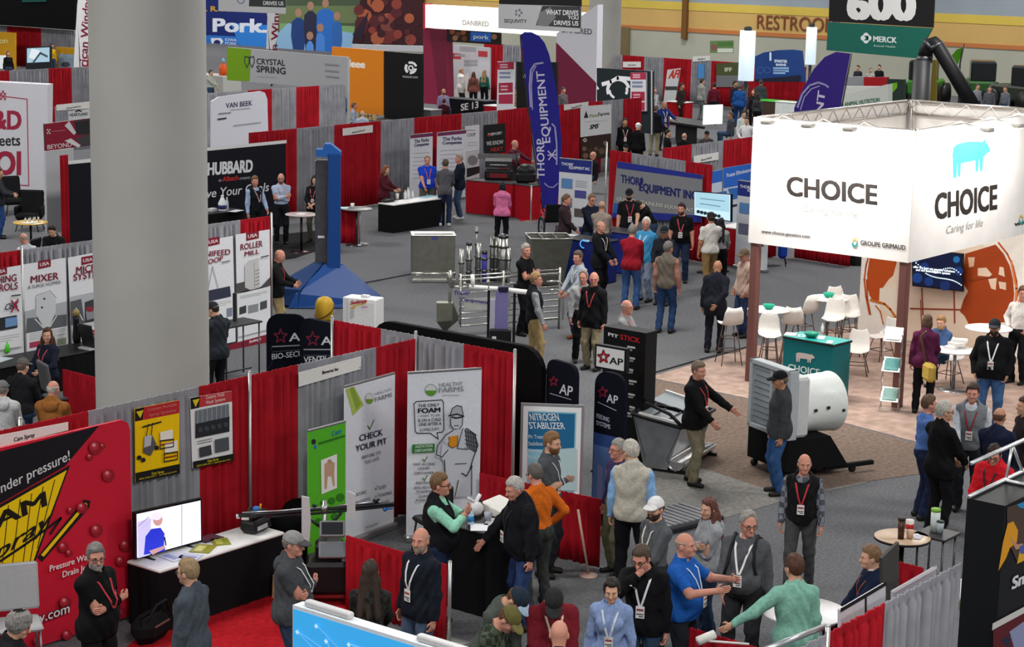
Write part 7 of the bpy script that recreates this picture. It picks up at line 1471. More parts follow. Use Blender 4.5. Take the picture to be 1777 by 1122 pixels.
for y in (-.28,.28):
    part('wheel',plastic('141416'),lambda b: b.tube([(.30*math.cos(w),y,.31+.30*math.sin(w)) for w in np.linspace(0,2*PI,25)[:-1]],.022,8,closed=True)); part('spokes',steel('8a8a8c'),lambda b: [b.tube([(0,y,.31),(.3*math.cos(w),y,.31+.3*math.sin(w))],.004,4) for w in np.linspace(0,2*PI,11)[:-1]])
    part('caster',plastic('1a1a1c'),lambda b: b.tube([(.45,y*.8-.02,.09),(.45,y*.8+.02,.09)],.09,12)); part('frame',steel('3a3a3e'),lambda b: (b.tube([(-.2,y*.85,.95),(-.2,y*.85,.3),(.45,y*.85,.3),(.45,y*.85,.1)],.014,7),b.tube([(-.2,y*.85,.68),(.2,y*.85,.68),(.25,y*.85,.5)],.014,7)))
part('seat',cloth('151517'),lambda b: b.rbox((.1,0,.50),(.46,.44,.05),None,.02)); part('backrest',cloth('151517'),lambda b: b.rbox((-.2,0,.75),(.04,.44,.42),None,.015))
q = G(1357,460); o = thing('folded_chair','blue folded camping chair beyond the left canopy post','chair',q,.5); part('seat',cloth('1c3fa0'),lambda b: b.rbox((0,0,.55),(.3,.22,.75),None,.08)); part('leg',steel('2a2a2c'),lambda b: (b.tube([(-.1,-.05,.2),(-.22,-.1,.0)],.012,6),b.tube([(.1,-.05,.2),(.2,-.1,.0)],.012,6)))
drape_run('Y',25.0,[(1336,370),(1350,369)],[RED],['narrow red curtain right of the left canopy post'],z1=GY(1340,370,25.0)[2],group='pipe and drape curtains')
a,c = G(1370,430,.91),G(1480,455,.91); lowdrape('long low red divider seen under the white canopy panel',G(1378,448),G(1474,464)); q = G(1485,458); o = thing('wire_sculpture','black box with white criss-cross lines under the canopy panel','box',q,.4); part('body',plastic('17181a'),lambda b: b.rbox((0,0,.25),(.45,.4,.5),None,.02)); part('cross_print',plastic('d8d8d8'),lambda b: (b.tube([(-.2,-.21,.05),(.2,-.21,.45)],.012,5),b.tube([(.2,-.21,.05),(-.2,-.21,.45)],.012,5)))
# ---------------------------------------------------------------- farm parts booth
A_,B_ = G(648,352,.76),G(758,342,.76); x0,x1 = A_[0]-.05,B_[0]+.15; yy = G(650,402)[1]; yy2 = G(735,402)[1]
o = skirted('long table with black skirt and white top before the maroon topped woman',A_[0]+.1,B_[0]+.1,(A_[1]+B_[1])/2-.42,(A_[1]+B_[1])/2+.12,.76)
def P2(px,py): p = G(px,py,.765); return (p[0],p[1],.766)
cup('white foam cup on the black skirted table before the maroon topped woman',P2(689,346),.05,.16); bottle('white bottle at the middle of the black skirted table',P2(703,345),.045,.24,'d9dcde','c9c9c9'); bottle('tall white bottle right of the first on the black skirted table',P2(708,344),.05,.3,'e2e2e2','c9c9c9'); bottle('short white bottle near the blue polo man',P2(716,343),.04,.2,'d5d8da','b9c9b9'); b = MB(); b.ball((0,0,.04),(.26,.12,.05),8); b.tube([(-.2,0,.06),(-.05,.02,.1),(.15,0,.06)],.02,8); tag(b.build('cable_heap',plastic('141416'),None,P2(674,350)),'heap of black cable at the left of the black skirted table','cable'); flat('leaflet','light blue leaflet on the black skirted table by the grey sweater man','leaflet',P2(742,341),.6,.25,'9ad0dc',.1)
# red skirted grill booth
def skirtbox(label,tl,tr,z,depth,top='2a2a2c',skirt=RED):
    A,B = G(*tl,z),G(*tr,z); u = (B-A)/np.linalg.norm(B-A); n = np.array([-u[1],u[0],0]); n = n if n@A > 0 else -n; L = np.linalg.norm(B-A); c = (A+B)/2+n*depth/2; return skirted(label,-L/2+c[0],L/2+c[0],c[1]-depth/2,c[1]+depth/2,z,top,skirt,'skirted_table',math.atan2(u[1],u[0]))
skirtbox('red skirted counter behind the grey sweater man at the grill booth',(809,312),(889,319),.95,.6); skirtbox('red skirted counter behind the pink hoodie woman',(889,318),(921,323),.95,.4)
pole(G(921,384),1.0,'cream upright at the end of the red skirted counter')
P = G(862,345); P = GY(840,315,P[1]); q = G(850,312,.97); o = thing('barbecue_grill','black grill with open smoky lid on the red skirted counter','grill',(q[0]+.45,q[1]+.05,.955),YAW-PI/2)
part('firebox',plastic('1b1b1d'),lambda b: b.rbox((0,0,.14),(.8,.45,.28),None,.05)); part('lid',plastic('19191b'),lambda b: b.prism([(-.22,0),(.22,0),(.20,.18),(.08,.26),(-.08,.26),(-.20,.18)],(-.38,.05,.34),(0,1,0),(0,0,1),(1,0,0),.76)); part('hood_panel',steel('8a8a8a'),lambda b: b.box((-.05,.2,.62),(1.1,.03,.16))); part('handle',steel('b9b9b9'),lambda b: b.tube([(-.25,-.2,.42),(.25,-.2,.42)],.015,8)); part('red_panel',plastic('7a1c22'),lambda b: b.box((0,-.228,.12),(.5,.01,.12)))  # the plate on the firebox front is plain dark red
q = G(898,318,.97); o = thing('barbecue_grill','smaller black grill near the purple flag on the red skirts','grill',(q[0]+.5,q[1]+.1,.955),YAW-PI/2); part('firebox',plastic('161618'),lambda b: b.rbox((0,0,.14),(.55,.42,.28),None,.06)); part('lid',plastic('161618'),lambda b: b.ball((0,.05,.30),(.28,.22,.22),8)); part('shelf',plastic('222224'),lambda b: b.lathe((.42,-.05,.2),[(.18,0),(.18,.02)],18)); part('chimney',steel('55565a'),lambda b: b.tube([(-.2,.1,.4),(-.22,.1,.8)],.04,10))
S = BY(36.6); S.panel([(809,262),(832,258),(832,392),(810,398)],.02); S.disc((820,278),9,'6f7276',12); S.poly([(810,292),(832,288),(832,300),(810,308)],'15151a'); S.build('poster',plastic('b4b6ba'),None,'grey photo panel behind the navy jacket man at the grill booth','poster')
# feed company tables
skirtbox('black covered table with bottles before the black company wall',(352,372),(423,364),.76,.6,'2c2c2e','121214')
def P3(px,py): p = G(px,py,.765); return (p[0],p[1],.766)
q = thing('jug','white jug with navy label before the black company wall','bottle',P3(386,366)); b = MB(); b.lathe((0,0,0),[(.10,0),(.11,.02),(.11,.20),(.05,.32),(.035,.36)],16); b.build('body',plastic('d9dde2'),q); b = MB(); b.lathe((0,0,.06),[(.113,0),(.113,.10)],16); b.build('label_band',plastic('2a3060'),q); b = MB(); b.lathe((0,0,.36),[(.04,0),(.04,.04)],12); b.build('cap',plastic('e6e6e6'),q)
bottle('clear slim bottle right of the white jug',P3(394,365),.04,.34,'b9c4cc','dfe0e2'); flat('leaflet','white leaflet at the right end of the black table with bottles','leaflet',P3(409,366),.4,.25,'c9cacd',.2); flat('box','small white box left of the white jug','box',P3(368,366),.22,.15,'c9cacd',.2,.07)
o,p = bartable('small round table with papers beside the three staff at the black wall',523,371,.40,.95,'b9aba8','3a2a2a',.28,None); flat('leaflet','white papers on the small round table beside the staff','leaflet',p,.3,.2,'dcd8d6',.4)
o,p = bartable('grey round table with a cup between the blue mast and red divider',619,361,.40,.95,'77787a','55565a',.28,None); cup('white cup on the grey round table behind the blue mast',(p[0]-.05,p[1]+.1,p[2]),.05,.12); flat('leaflet','pale blue leaflet on the grey round table behind the blue mast','leaflet',(p[0]-.2,p[1]+.25,p[2]),.3,.2,'b4d4d8',.6)
a,c = G(590,362,.91),G(622,362,.91); lowdrape('low red divider behind the blue mast',a,c); pole(c+np.array([.05,0,0]),.95,'cream upright at the end of the low red divider behind the blue mast')
# ---------------------------------------------------------------- left side booths
skirted('long table with black cover behind the curly haired woman',18.2,22.2,25.82,26.5,.74,'19191b','111113')
def P4(px,py): p = G(px,py,.745); return (p[0],p[1],.746)
q = thing('tablet_stand','black tilted tablet display on the black table beside the column','device',P4(152,605)); b = MB(); b.box((0,0,.22),(.03,.32,.42),Matrix.Rotation(-.25,3,'Y')); b.build('screen',plastic('1a1a1c'),q); b = MB(); b.box((.02,0,.012),(.2,.3,.024)); b.build('base',plastic('c4c4c4'),q)
q = thing('headset_stand','black loop headset stand on the black table','device',P4(142,597)); b = MB(); b.tube([(0,-.06,.02),(0,-.05,.26),(0,0,.32),(0,.05,.26),(0,.06,.02)],.022,8); b.build('loop',plastic('1c1c1e'),q); b = MB(); b.ball((0,0,.33),(.05,.1,.04),6); b.build('pad',plastic('55565a'),q)
bottle('small green bottle on the black table at the left edge',P4(12,611),.05,.18,'4ac02a','3aa01e'); flat('leaflet','pale leaflet on the black table at the left edge','leaflet',P4(-2,624),.4,.3,'b4bcc4',.3); q = thing('trophy','dark vase with dried flower on the black table','vase',P4(133,594)); b = MB(); b.lathe((0,0,0),[(.06,0),(.07,.1),(.05,.4),(.06,.45)],12); b.build('vase',plastic('141416'),q); b = MB(); b.ball((0,0,.52),(.07,.07,.07),6); b.build('flower',plastic('8a7a4a'),q)
folding_chair('grey upholstered chair behind the curly haired woman',G(105,735),-1.9,'5a5a5c','2a2a2c')
folding_chair('grey chair back in front of the red logo wall at the bottom left',G(36,1180),2.6,'a9aaac','8a8a8c',.62)
a,c = G(108,640,.91),G(196,662,.91); lowdrape('low red divider beside the column behind the blue chair',a,c)
def tubechair(label,P,ang,col='1f4fc0'):
    o = thing('chair',label,'chair',P,ang); b = MB(); b.rbox((0,0,.45),(.42,.42,.04),None,.015); b.build('seat',plastic(col),o); b = MB(); b.rbox((0,-.21,.78),(.16,.03,.30),None,.012); b.build('backrest',plastic(col),o); b = MB()
    b.tube([(-.24,-.2,.70),(-.1,-.22,.78),(.1,-.22,.78),(.24,-.2,.70)],.014,8); b.build('back_rail',plastic('2a3f9a'),o)
    for sx in (-1,1):
        for sy in (-1,1): b = MB(); b.tube([(sx*.18,sy*.18,.44),(sx*.22,sy*.22,.01)],.014,8); b.build('leg',plastic('2a3f9a'),o)
q = G(159,692,.8); q[2] = 0; tubechair('bright blue chair beside the foot of the column',q,1.0); 
o,p = bartable('gold tray table with tiny cups at the left edge',53,385,.42,.72,'c9a24a','2a2a2c',.3,None)
for k in range(6): cup('tiny white and black sample cup on the gold tray table',(p[0]-.15+.07*k,p[1]-.05*(k % 2),p[2]),.025,.11,'d9d5cc','2a2a2c','sample_cup')
for c_ in [o_ for o_ in bpy.data.objects if o_.name.startswith('sample_cup')]: c_['group'] = 'sample cups on the gold tray'; c_['label'] = 'tiny white and black sample cup in the row on the gold tray table'
b = MB(); b.use(plastic('d9d2c4')); b.box((0,0,.01),(.4,.3,.02)); tag(b.build('sample_tray',None,None,(p[0]-.1,p[1]-.12,p[2])),'cream sample tray lying on the gold tray table','tray')
def armchair(label,P,ang,col='17181a'):
    o = thing('armchair',label,'chair',P,ang); b = MB(); b.rbox((0,0,.38),(.62,.58,.16),None,.06); b.build('seat',cloth(col),o); b = MB(); b.rbox((0,-.30,.72),(.60,.12,.62),Matrix.Rotation(.2,3,'X'),.05); b.build('backrest',cloth(col),o)
    for sx in (-1,1): b = MB(); b.rbox((sx*.32,-.05,.52),(.08,.5,.24),None,.03); b.build('armrest',cloth(col),o)
    for sx in (-1,1):
        for sy in (-1,1): b = MB(); b.tube([(sx*.22,sy*.2,.32),(sx*.30,sy*.28,.01)],.014,7); b.build('leg',steel('1c1c1e'),o)
armchair('black lounge chair tipped beside the white tower, left edge',G(52,400),2.2); armchair('black lounge chair right against the white tower front',G(24,372),2.8)
folding_chair('black chair of the bald seated man at the left edge',G(45,492),.4,'17181a','2a2a2c')
o = small_table('black high desk with foot bar right of the column',G(408,655),.9,.5,1.0,'222326'); b = MB(); b.tube([(-.4,0,.12),(.4,0,.12)],.015,8); b.build('foot_bar',steel('2a2a2c'),o); b = MB(); b.box((.1,.1,1.25),(.05,.05,.5)); b.build('monitor_arm',plastic('2a2a2c'),o)
# ---------------------------------------------------------------- back row furniture
def woodtable(label,px,py,w,d,z): p = G(px,py,z); o = thing('high_table',label,'table',(p[0],p[1],0),.1); b = MB(); b.rbox((0,0,z-.03),(w,d,.06),None,.01); b.build('table_top',mat('c2a878',.6,0,'wood'),o); [MB().box((sx*(w/2-.06),0,z/2-.03),(.09,d-.04,z-.06)).build('side_panel',mat('c2a878',.6,0,'wood'),o) for sx in (-1,1)]; return o
woodtable('light wooden high table before the orange wall',660,163,1.6,.7,1.05); woodtable('light wooden high table left of the seated man in jeans',620,162,.6,.6,1.05)
stool('grey high stool right of the wooden high table',G(686,212),.3,.75,'8a8c8e','6a6c6e'); stool('dark stool under the seated man in jeans',G(635,212),.3,.75)
p = G(730,188,1.05); boxcounter('grey counter before the grey sweater man at the black emblem wall',p[0]-.3,p[0]+.4,p[1]-.8,p[1]+.8,1.05,'5a5c60','8a8c8e')
p = G(820,172,1.1); boxcounter('black counter in front of the arch with white letters',p[0]-.4,p[0]+.4,p[1]-1.0,p[1]+1.4,1.1,'15161a','1c1c20')
S = BX(G(820,172,1.1)[0]-.42); S.panel([(800,180),(830,180),(830,192),(800,192)],.002); S.text('SE 13',(800,192),(830,187),(800,180),'d9d9d9',.03); S.build('counter_sign',plastic('15161a'),None,'black front sign with white characters on the arch counter','sign')
p = G(900,186,1.05); boxcounter('white counter top under the purple flag',p[0]-.3,p[0]+.4,p[1]-2.4,p[1]+1.6,1.05,'9c1520','f0ece8')
S = BX(G(1050,210)[0]-2); o = thing('low_display','large dark slanted display table with a bright white screen','display',G(1190,245),.6); part('deck',plastic('17181a'),lambda b: b.rbox((0,0,.75),(2.6,1.4,.10),Matrix.Rotation(.12,3,'X'),.03)); part('screen',mat('dff2ec',.3,0,'',.9),lambda b: b.box((-.55,-1.0,1.12),(.95,.05,.75),Matrix.Rotation(-.9,3,'Z'))); part('top_strip',plastic('d5e4e2'),lambda b: b.box((.0,.62,.92),(1.8,.05,.05)))
for sx in (-1,1): part('pedestal',plastic('1c1c1e'),lambda b: b.box((sx*.9,0,.36),(.2,.8,.70)))
p = G(1180,176,1.0); boxcounter('small white topped red counter before the leaning white banner',p[0]-.3,p[0]+.3,p[1]-.5,p[1]+.5,1.0,'a3131c','d9d9d6'); p = G(1342,174,1.0); boxcounter('red counter with green top left of the second purple flag',p[0]-.5,p[0]+.5,p[1]-.9,p[1]+.9,1.0,'4a3a34','4ac03a'); p = G(1370,180,1.0); boxcounter('white counter beside the second purple flag',p[0]-.4,p[0]+.2,p[1]-.5,p[1]+.5,1.1,'d4dad8','e4e6e4')
# animal nutrition sign, black duct crane, green vehicles at the far right
S = BX(58.0); S.panel([(1450,168),(1541,146),(1541,180),(1450,205)],.3); S.text('TED ANIMAL NUTRITION',(1452,186),(1526,176),(1452,179),'2a6a4a',.04); S.build('display_wall',plastic('c6cac4'),None,'pale wall reading ANIMAL NUTRITION above the white canopy','display')
S = BX(62.0); S.panel([(1460,150),(1540,150),(1540,168),(1460,168)],.3); S.build('display_wall',plastic('dadbd6'),None,'white strip wall above the animal nutrition sign','display')
S = BX(70.0); S.panel([(1499,134),(1537,134),(1537,150),(1499,150)],.3); S.build('display_wall',plastic('a3161f'),None,'red strip below the far balcony people','display'); S = BX(70.2); S.panel([(1466,133),(1499,133),(1499,150),(1466,150)],.3); S.build('display_wall',plastic('8f9296'),None,'grey strip left of the far red strip','display')
S = BX(66.0); S.panel([(1540,137),(1568,138),(1566,275),(1540,275)],.2); S.poly([(1545,145),(1557,143),(1557,152),(1545,165)],'7ac01c'); S.build('graphic_board',plastic('2a3a34'),None,'dark panel with bright green marks left of the black duct','display')
Pd = GX(1598,175,50.0); o = thing('air_duct','big black angled duct on a dark post behind the white canopy','duct',(Pd[0],Pd[1],0)); D_ = lambda x,y: tuple(GX(x,y,50.0)-np.array([Pd[0],Pd[1],0]))
part('duct_tube',plastic('121315',.5),lambda b: b.tube([D_(1606,100),D_(1607,88),D_(1613,78),D_(1621,75),D_(1628,82),D_(1650,118),D_(1692,190)],.20,14)); part('elbow_band',steel('55565a',.4),lambda b: (b.tube([D_(1613,80),D_(1617,75)],.23,14),b.tube([D_(1605,97),D_(1604,108)],.22,14),b.tube([D_(1624,79),D_(1627,84)],.225,14))); part('support_post',plastic('3a3a3c'),lambda b: b.tube([(D_(1598,150)[0],D_(1598,150)[1],0),D_(1602,104)],.26,14))
def far_vehicle(label,px,py,w,col,ang): o = thing('tractor',label,'vehicle',G(px,py),ang); b = MB(); b.rbox((0,0,1.0),(w,1.3,.7),None,.1); b.build('hood',plastic(col),o); b = MB(); b.rbox((-w*.2,0,1.8),(w*.5,1.2,1.0),None,.1); b.build('cab',plastic('24282a',.2),o); [MB().tube([(sx*w*.38,sy*.75-.15,.6),(sx*w*.38,sy*.75+.15,.6)],.58,18).build('wheel',plastic('141414'),o) for sx in (-1,1) for sy in (-1,1)]; return o
far_vehicle('dark green farm vehicle far behind the black duct',1700,186,3.0,'2a5a24',.5); far_vehicle('small green farm vehicle right of the black duct post',1604,186,2.4,'3a7a2c',.2); far_vehicle('dark farm vehicle at the far right edge',1768,198,3.0,'2a3328',1.2)
S = BC(GX(1658,120,66)*np.array([1,1,0])); S.panel([(1646,118),(1650,98),(1660,86),(1672,82),(1670,92),(1662,112),(1658,132)],.02); o = S.build('feather_flag',cloth('4a8a1c'),None,'small green feather flag behind the black duct','flag'); b = MB(); q = S.at(1673,76); b.tube([(q[0],q[1],0.02),tuple(S.at(1666,110)),tuple(q)],.03,8); b.build('flag_pole',plastic('2a2a2c'),o)
S = BX(67.0); S.panel([(1612,104),(1624,104),(1624,262),(1612,262)],.1); S.build('banner',plastic('7a6a1c'),None,'narrow olive yellow banner between the duct post and duct arm','banner')
# ================================================================ PEOPLE
K = dict
# bottom row, left to right
person(24,1062,'grey curly haired person seated at the bottom left before the grey chair',1.70,80,('lap','lap'),(0,20),sit=.62,hair='curly',hairc='7d7a76',glasses='b03040',top='1c1c20',kind='jacket')
person(168,944,'man in black jacket with arms crossed before the red logo wall',1.80,50,('cross','cross2'),(35,5),kind='jacket',top='121214',pants='black',glasses='222226',beard='8f8c88',hairc='6f6c6a',hair='short',lan='b8343f',big=.18,skin='r',collar='121214')
person(327,972,'sandy haired man in slate jacket facing the booth television',1.80,-115,('down','down'),(10,5),kind='jacket',top='434a52',pants='dark',glasses='55504a',hairc='8d7658',lan='c9c9cc',big=.15,collar='434a52')
person(508,921,'man in grey hoodie and grey cap with arms crossed',1.80,75,('cross','cross2'),(10,5),kind='hoodie',hood=True,top='43464a',cap=('8a8a8a','4a4a4c'),hairc='77706a',lan='d9d9d9',big=.2,skin='r')
person(643,974,'long brown haired woman in dark patterned top, seen from behind',1.68,175,('lap','lap'),fem=True,hair='long',hairc='33261f',top='2a2a26',tops='plaid',pants='black')
person(728,917,'bald man with goatee in navy jacket looking left',1.80,-50,('down','down'),(-25,0),kind='jacket',top='1a1e28',pants='4a5a70',hair='ring',hairc='8a7c70',beard='8d7d6e',lan='d9d9dc',badge=True,skin='r',big=.1)
person(765,823,'man in mint green shirt and black vest with raised clasped hands',1.80,80,('chin','chin'),(0,0),vest='15171a',top='8ccbb0',kind='shirt',pants='djeans',glasses='2a2a2c',hairc='6a5238',big=.28,skin='r',collar='8ccbb0')
person(893,829,'grey haired man in black puffer vest leaning at the tall black table',1.80,-70,('table','down'),(-10,8),vest='16161c',top='1a1a1e',kind='puffer',pants='2c3e66',hairc='a9a5a0',lan='2a2a2c',badge=True,big=.22,skin='r',lean=8)
person(930,806,'man in orange shirt with hand on hip, seen from behind',1.71,-150,('hip','hip'),(-10,8),kind='shirt',top='c8641c',pants='3a3d3a',hairc='5a5550',glasses='2a2a2c',lan='b8343f',big=.22,skin='r',collar='c8641c',lean=4)
person(958,751,'bearded man in grey shirt behind the orange shirt man',1.82,70,('cross2','down'),(10,5),kind='polo',short=True,top='4d5256',pants='dark',hairc='7a5c3c',beard='6a4a30',lan='c9c9cc',badge=True,collar='4d5256')
person(1101,766,'grey haired man in beige vest and light blue shirt, seen from behind',1.88,165,('down','down'),(-50,10),vest='b5b0a4',top='86b0dc',kind='shirt',pants='17181c',hairc='b4b0a6',glasses='2a2a2c',big=.2)
person(1072,764,'man in dark purple shirt beside the beige vest man',1.72,-60,('down','down'),kind='shirt',top='3f3558',pants='6a6a52',hairc='8d8a84',glasses='8a4a3a',skin='r')
person(1136,862,'bearded man in white cap and grey shirt',1.78,-55,('down','lap'),(-25,0),kind='shirt',top='54585c',pants='dark',cap=('dcdcdc','d4d4d4'),hairc='3a2a20',beard='3a2a20',lan='d4d2c0')
person(1231,865,'auburn long haired woman in grey hoodie',1.66,-65,('cross','cross2'),(-20,5),fem=True,hair='long',hairc='5c3830',kind='hoodie',hood=True,top='94979c',pants='jeans')
person(1296,888,'big man in grey pullover with backpack straps, glasses and badge',1.82,-15,('lap','down'),(-35,8),kind='shirt',top='505256',pants='2a2b2e',hair='thin',hairc='8f8a84',glasses='2a2a2c',lan='dcdcdc',badge=True,big=.5,pack='1c1d22',collar='c9c9c9',skin='r')
person(1396,788,'balding man in black vest and patterned sleeves walking forward',1.72,-5,('down','down'),(-12,5),vest='101113',top='80848f',tops='plaid',kind='shirt',pants='4a4a4c',hair='ring',hairc='8a7a70',lan='b8343f',badge=True,stride=.5,big=.08,skin='r')
person(1119,942,'man in black jacket holding a phone to his face',1.80,-10,('mouth','down'),(15,22),kind='jacket',top='131316',pants='jeans',hairc='4c4036',glasses='2a2a2c',lan='d9d9d9',badge=True,skin='r')
person(1191,926,'balding man in royal blue polo gesturing to the right',1.80,70,('gest','gest'),(5,0),kind='polo',short=True,top='1f57a8',pants='23262e',hair='ring',hairc='9c8a7c',lan='c9d4e4',badge=True,big=.35,skin='r',collar='1f57a8')
person(1062,1002,'dark haired woman in light blue shirt at the bottom edge',1.66,-8,('down','down'),(-5,12),fem=True,hair='tail',hairc='2a241f',kind='shirt',top='8196bf',pants='dark',lan='c9d0dc',badge=True,collar='8196bf',hem=.84)
person(897,1009,'man in blue and white cap bending forward',1.78,60,('lap','lap'),(5,30),kind='jacket',top='4a504c',cap=('24303c','9fb8d0'),hairc='5a3a24',lean=22)
person(882,1043,'man in camouflage cap and dark plaid shirt',1.74,70,('lap','lap'),(10,28),kind='shirt',top='46503f',tops='plaid',cap=('5f5a34','6f6840'),hairc='5a3a24',lean=18,skin='r')
person(963,1008,'man in maroon jacket and black cap looking down',1.78,10,('lap','lap'),(8,35),kind='jacket',top='6c1c26',pants='dark',cap=('2a2a2a','2f2f30'),hairc='77726c',lan='c9c0a8',big=.3,lean=12,collar='9a958a')
person(971,1078,'bald man seen from above at the bottom edge',1.80,180,('lap','lap'),(0,10),kind='jacket',top='1c2434',hair='none',skin='r')
person(1380,964,'man in pale green pullover reaching over the low red divider, from behind',1.80,-160,((.30,.12,.95),(.58,.12,.95)) and ('down',((.70,.10,.98),(.3,-.8,-.6))),(-15,0),kind='shirt',top='7fb3a1',pants='77736a',hairc='4c3022',collar='7fb3a1',hem=.86,big=.12)
person(1513,948,'young man in navy suit seated at the small white table',1.80,-75,('lap','table'),(0,5),sit=.46,kind='jacket',top='172036',pants='172036',hairc='7a5c42',lan='8a4a3a',collar='e0e0e0')
person(1727,768,'man in bright red puffer jacket with badge',1.76,-25,('lap','lap'),(-15,22),kind='puffer',top='c01c28',pants='1a1a2a',hairc='2a1c16',lan='2a2a2c',badge=True,glasses='2a2a2c',skin='r',collar='c01c28')
person(1735,708,'balding man in navy jacket, back turned, behind the red puffer jacket',1.78,165,('lap','lap'),(0,5),kind='jacket',top='1a2136',pants='dark',hair='ring',hairc='5c4032',collar='1a2136',skin='t')
person(1689,667,'smiling man in grey vest with red lanyard',1.82,-5,('lap','down'),(0,3),vest='6f7478',top='b9bec6',kind='shirt',pants='dark',hairc='3c2c22',lan='8a2a38',badge=True,collar='d0d4da',big=.15,skin='r')
person(1640,698,'grey haired man in black jacket, back turned',1.84,130,('lap','lap'),(20,0),kind='jacket',top='101113',pants='131316',hairc='a5a39c',glasses='2a2a2c',hem=.80,big=.1)
person(1614,687,'man in steel blue shirt left of the grey haired man',1.73,110,('lap','down'),(0,0),kind='shirt',top='5070ac',pants='1f2742',hairc='5a4434',lan='a86a8a',collar='6a5a9a',skin='r')
person(1727,553,'big man in black hoodie and cap with white badge',1.86,-5,('pocket','pocket'),(0,3),kind='hoodie',hood=True,top='121315',pants='3c5a84',cap=('2a2c30','3a3c42'),hairc='2a2420',beard='2a2420',lan='dcdcdc',badge=True,big=.5,skin='t')
person(1779,690,'person cut by the right edge beside the navy jacket man',1.78,-70,kind='jacket',top='2a2226',hairc='4a3426')
person(1774,498,'visitor in pale grey shirt with hand on hip at the right edge',1.78,-30,('hip','hip'),(-40,0),kind='shirt',top='cfcac6',pants='17181c',hairc='6a4a3a',skin='r')
person(1610,547,'woman in plum jacket with yellow shoulder bag, from behind',1.68,172,('lap','down'),(0,10),fem=True,hair='bob',hairc='4a3424',kind='jacket',top='54203f',pants='121216',shoes='141416')
person(1634,548,'seated blond visitor in blue jacket at the low white table',1.62,-40,('lap','lap'),(-20,10),sit=.46,kind='jacket',top='3a5278',hairc='8d6a44',beard='b08a58')
person(1355,643,'man in navy cap and charcoal jacket in front of the fan',1.80,-75,('down','down'),(-5,5),kind='jacket',top='3c3f42',pants='30507c',cap=('16181c','16181c'),hairc='6a5a48',skin='t',collar='3c3f42',big=.1)
person(1213,628,'grey brown haired man in black jacket and red lanyard with open hand',1.82,65,('lap','point'),(15,5),kind='jacket',top='131315',pants='77705c',hairc='6f6050',lan='b8343f',badge=True,stride=.3,skin='r',collar='7a1f2c',big=.12)
# middle of the hall
person(1246,452,'bald man in navy coat holding papers, from behind',1.78,170,('back','down'),(0,5),kind='jacket',top='20222c',pants='1c1e28',hair='none',skin='t',hem=.72,lean=6)
person(1160,420,'grey haired man in taupe vest and jeans, from behind',1.84,160,('down','down'),(15,0),vest='6a6258',top='a8786a',kind='shirt',pants='2a4066',hairc='6f6a66',skin='r',stride=.15)
person(1293,431,'man in tan cap and jacket half hidden by the left canopy post',1.78,-60,('pocket','pocket'),(-15,8),kind='jacket',top='b49a8c',pants='2c3a58',cap=('6a5a48','6a5a48'),hairc='8a7a68',skin='r')
person(1184,353,'bearded man in black polo with red lanyard and badge',1.84,-5,('down','down'),(15,5),kind='polo',short=True,top='121214',pants='24304a',hairc='2c201a',beard='3a2a20',lan='c04a50',badge=True,big=.25,skin='r')
person(1234,368,'man in white polo, dark cap and khaki trousers, from behind',1.82,-160,('lap','down'),(10,0),kind='polo',short=True,top='d8d4cc',pants='8a6f48',cap=('2a2824','2a2824'),hairc='2a2220',skin='t',stride=.8,shoes='8a6a44')
person(1252,379,'black haired woman in grey sweater, from behind',1.60,170,('lap','lap'),fem=True,hair='long',hairc='17141a',kind='shirt',top='9a989c',pants='17171a')
person(1153,392,'man in black cap and dark jacket looking at the viewer',1.72,-20,('lap','lap'),(-10,5),kind='jacket',top='20242c',cap=('20242a','2a2e36'),hairc='6a4a34',skin='t')
person(1121,378,'white haired man in light blue pullover',1.84,-35,('down','down'),(-25,5),kind='shirt',top='3f8fc0',pants='7c8aa0',hairc='d0cac2',hair='thin',lan='dcdcd8',glasses='8a7a70',skin='r',big=.15,hem=.84)
person(1098,391,'man in red sweater and jeans, from behind',1.80,165,('lap','lap'),(0,5),kind='shirt',top='921c2a',pants='34507e',hairc='77726e',skin='r',big=.25,hem=.84,collar='d0c8c0')
person(1044,384,'man in dark jacket with sunglasses on his bald head',1.80,60,('lap','lap'),(15,0),kind='jacket',top='16171a',pants='141519',hair='ring',hairc='8a7a70',lan='c9c9c9',skin='r',hem=.78)
person(1108,345,'dark haired man in black bending over the navy counter',1.64,-80,('table','table'),(0,30),kind='shirt',top='161618',hairc='3a2a22',lean=28)
person(1093,327,'bearded exhibitor in black cap and black shirt behind the counter',1.88,10,('down','lap'),(15,8),kind='polo',short=True,top='17171a',cap=('1c1c20','1c1c20'),hairc='1c1612',beard='1c1612',lan='a83a44',badge=True,big=.15)
person(1027,337,'exhibitor with glasses in dark navy shirt behind the navy counter',1.80,40,('table','lap'),(10,8),kind='polo',top='1a1f2e',hairc='7a5c44',glasses='2a2a2c',skin='r',big=.15)
person(1045,349,'bald man in tan sweater at the navy counter, from behind',1.76,165,('lap','lap'),kind='shirt',top='94877c',pants='2a2c34',hair='ring',hairc='8a7468',skin='r',big=.2)
person(983,338,'man in dark brown jacket before the white and navy banner',1.80,75,('lap','down'),(0,5),kind='jacket',top='33262a',pants='1c1a20',hairc='6a4c38',lan='b05058',skin='r',hem=.76)
person(914,424,'grey haired man in black with arms crossed beside the hopper',1.82,55,('cross','cross2'),(20,0),kind='shirt',top='131315',pants='131318',hairc='9a948c',skin='r',hem=.84)
person(931,474,'blond man in black vest and khaki trousers walking right',1.80,95,('paper','down'),(10,0),vest='1c1f22',top='8f9296',kind='shirt',pants='a08a60',hairc='9a7a52',stride=.4,skin='r')
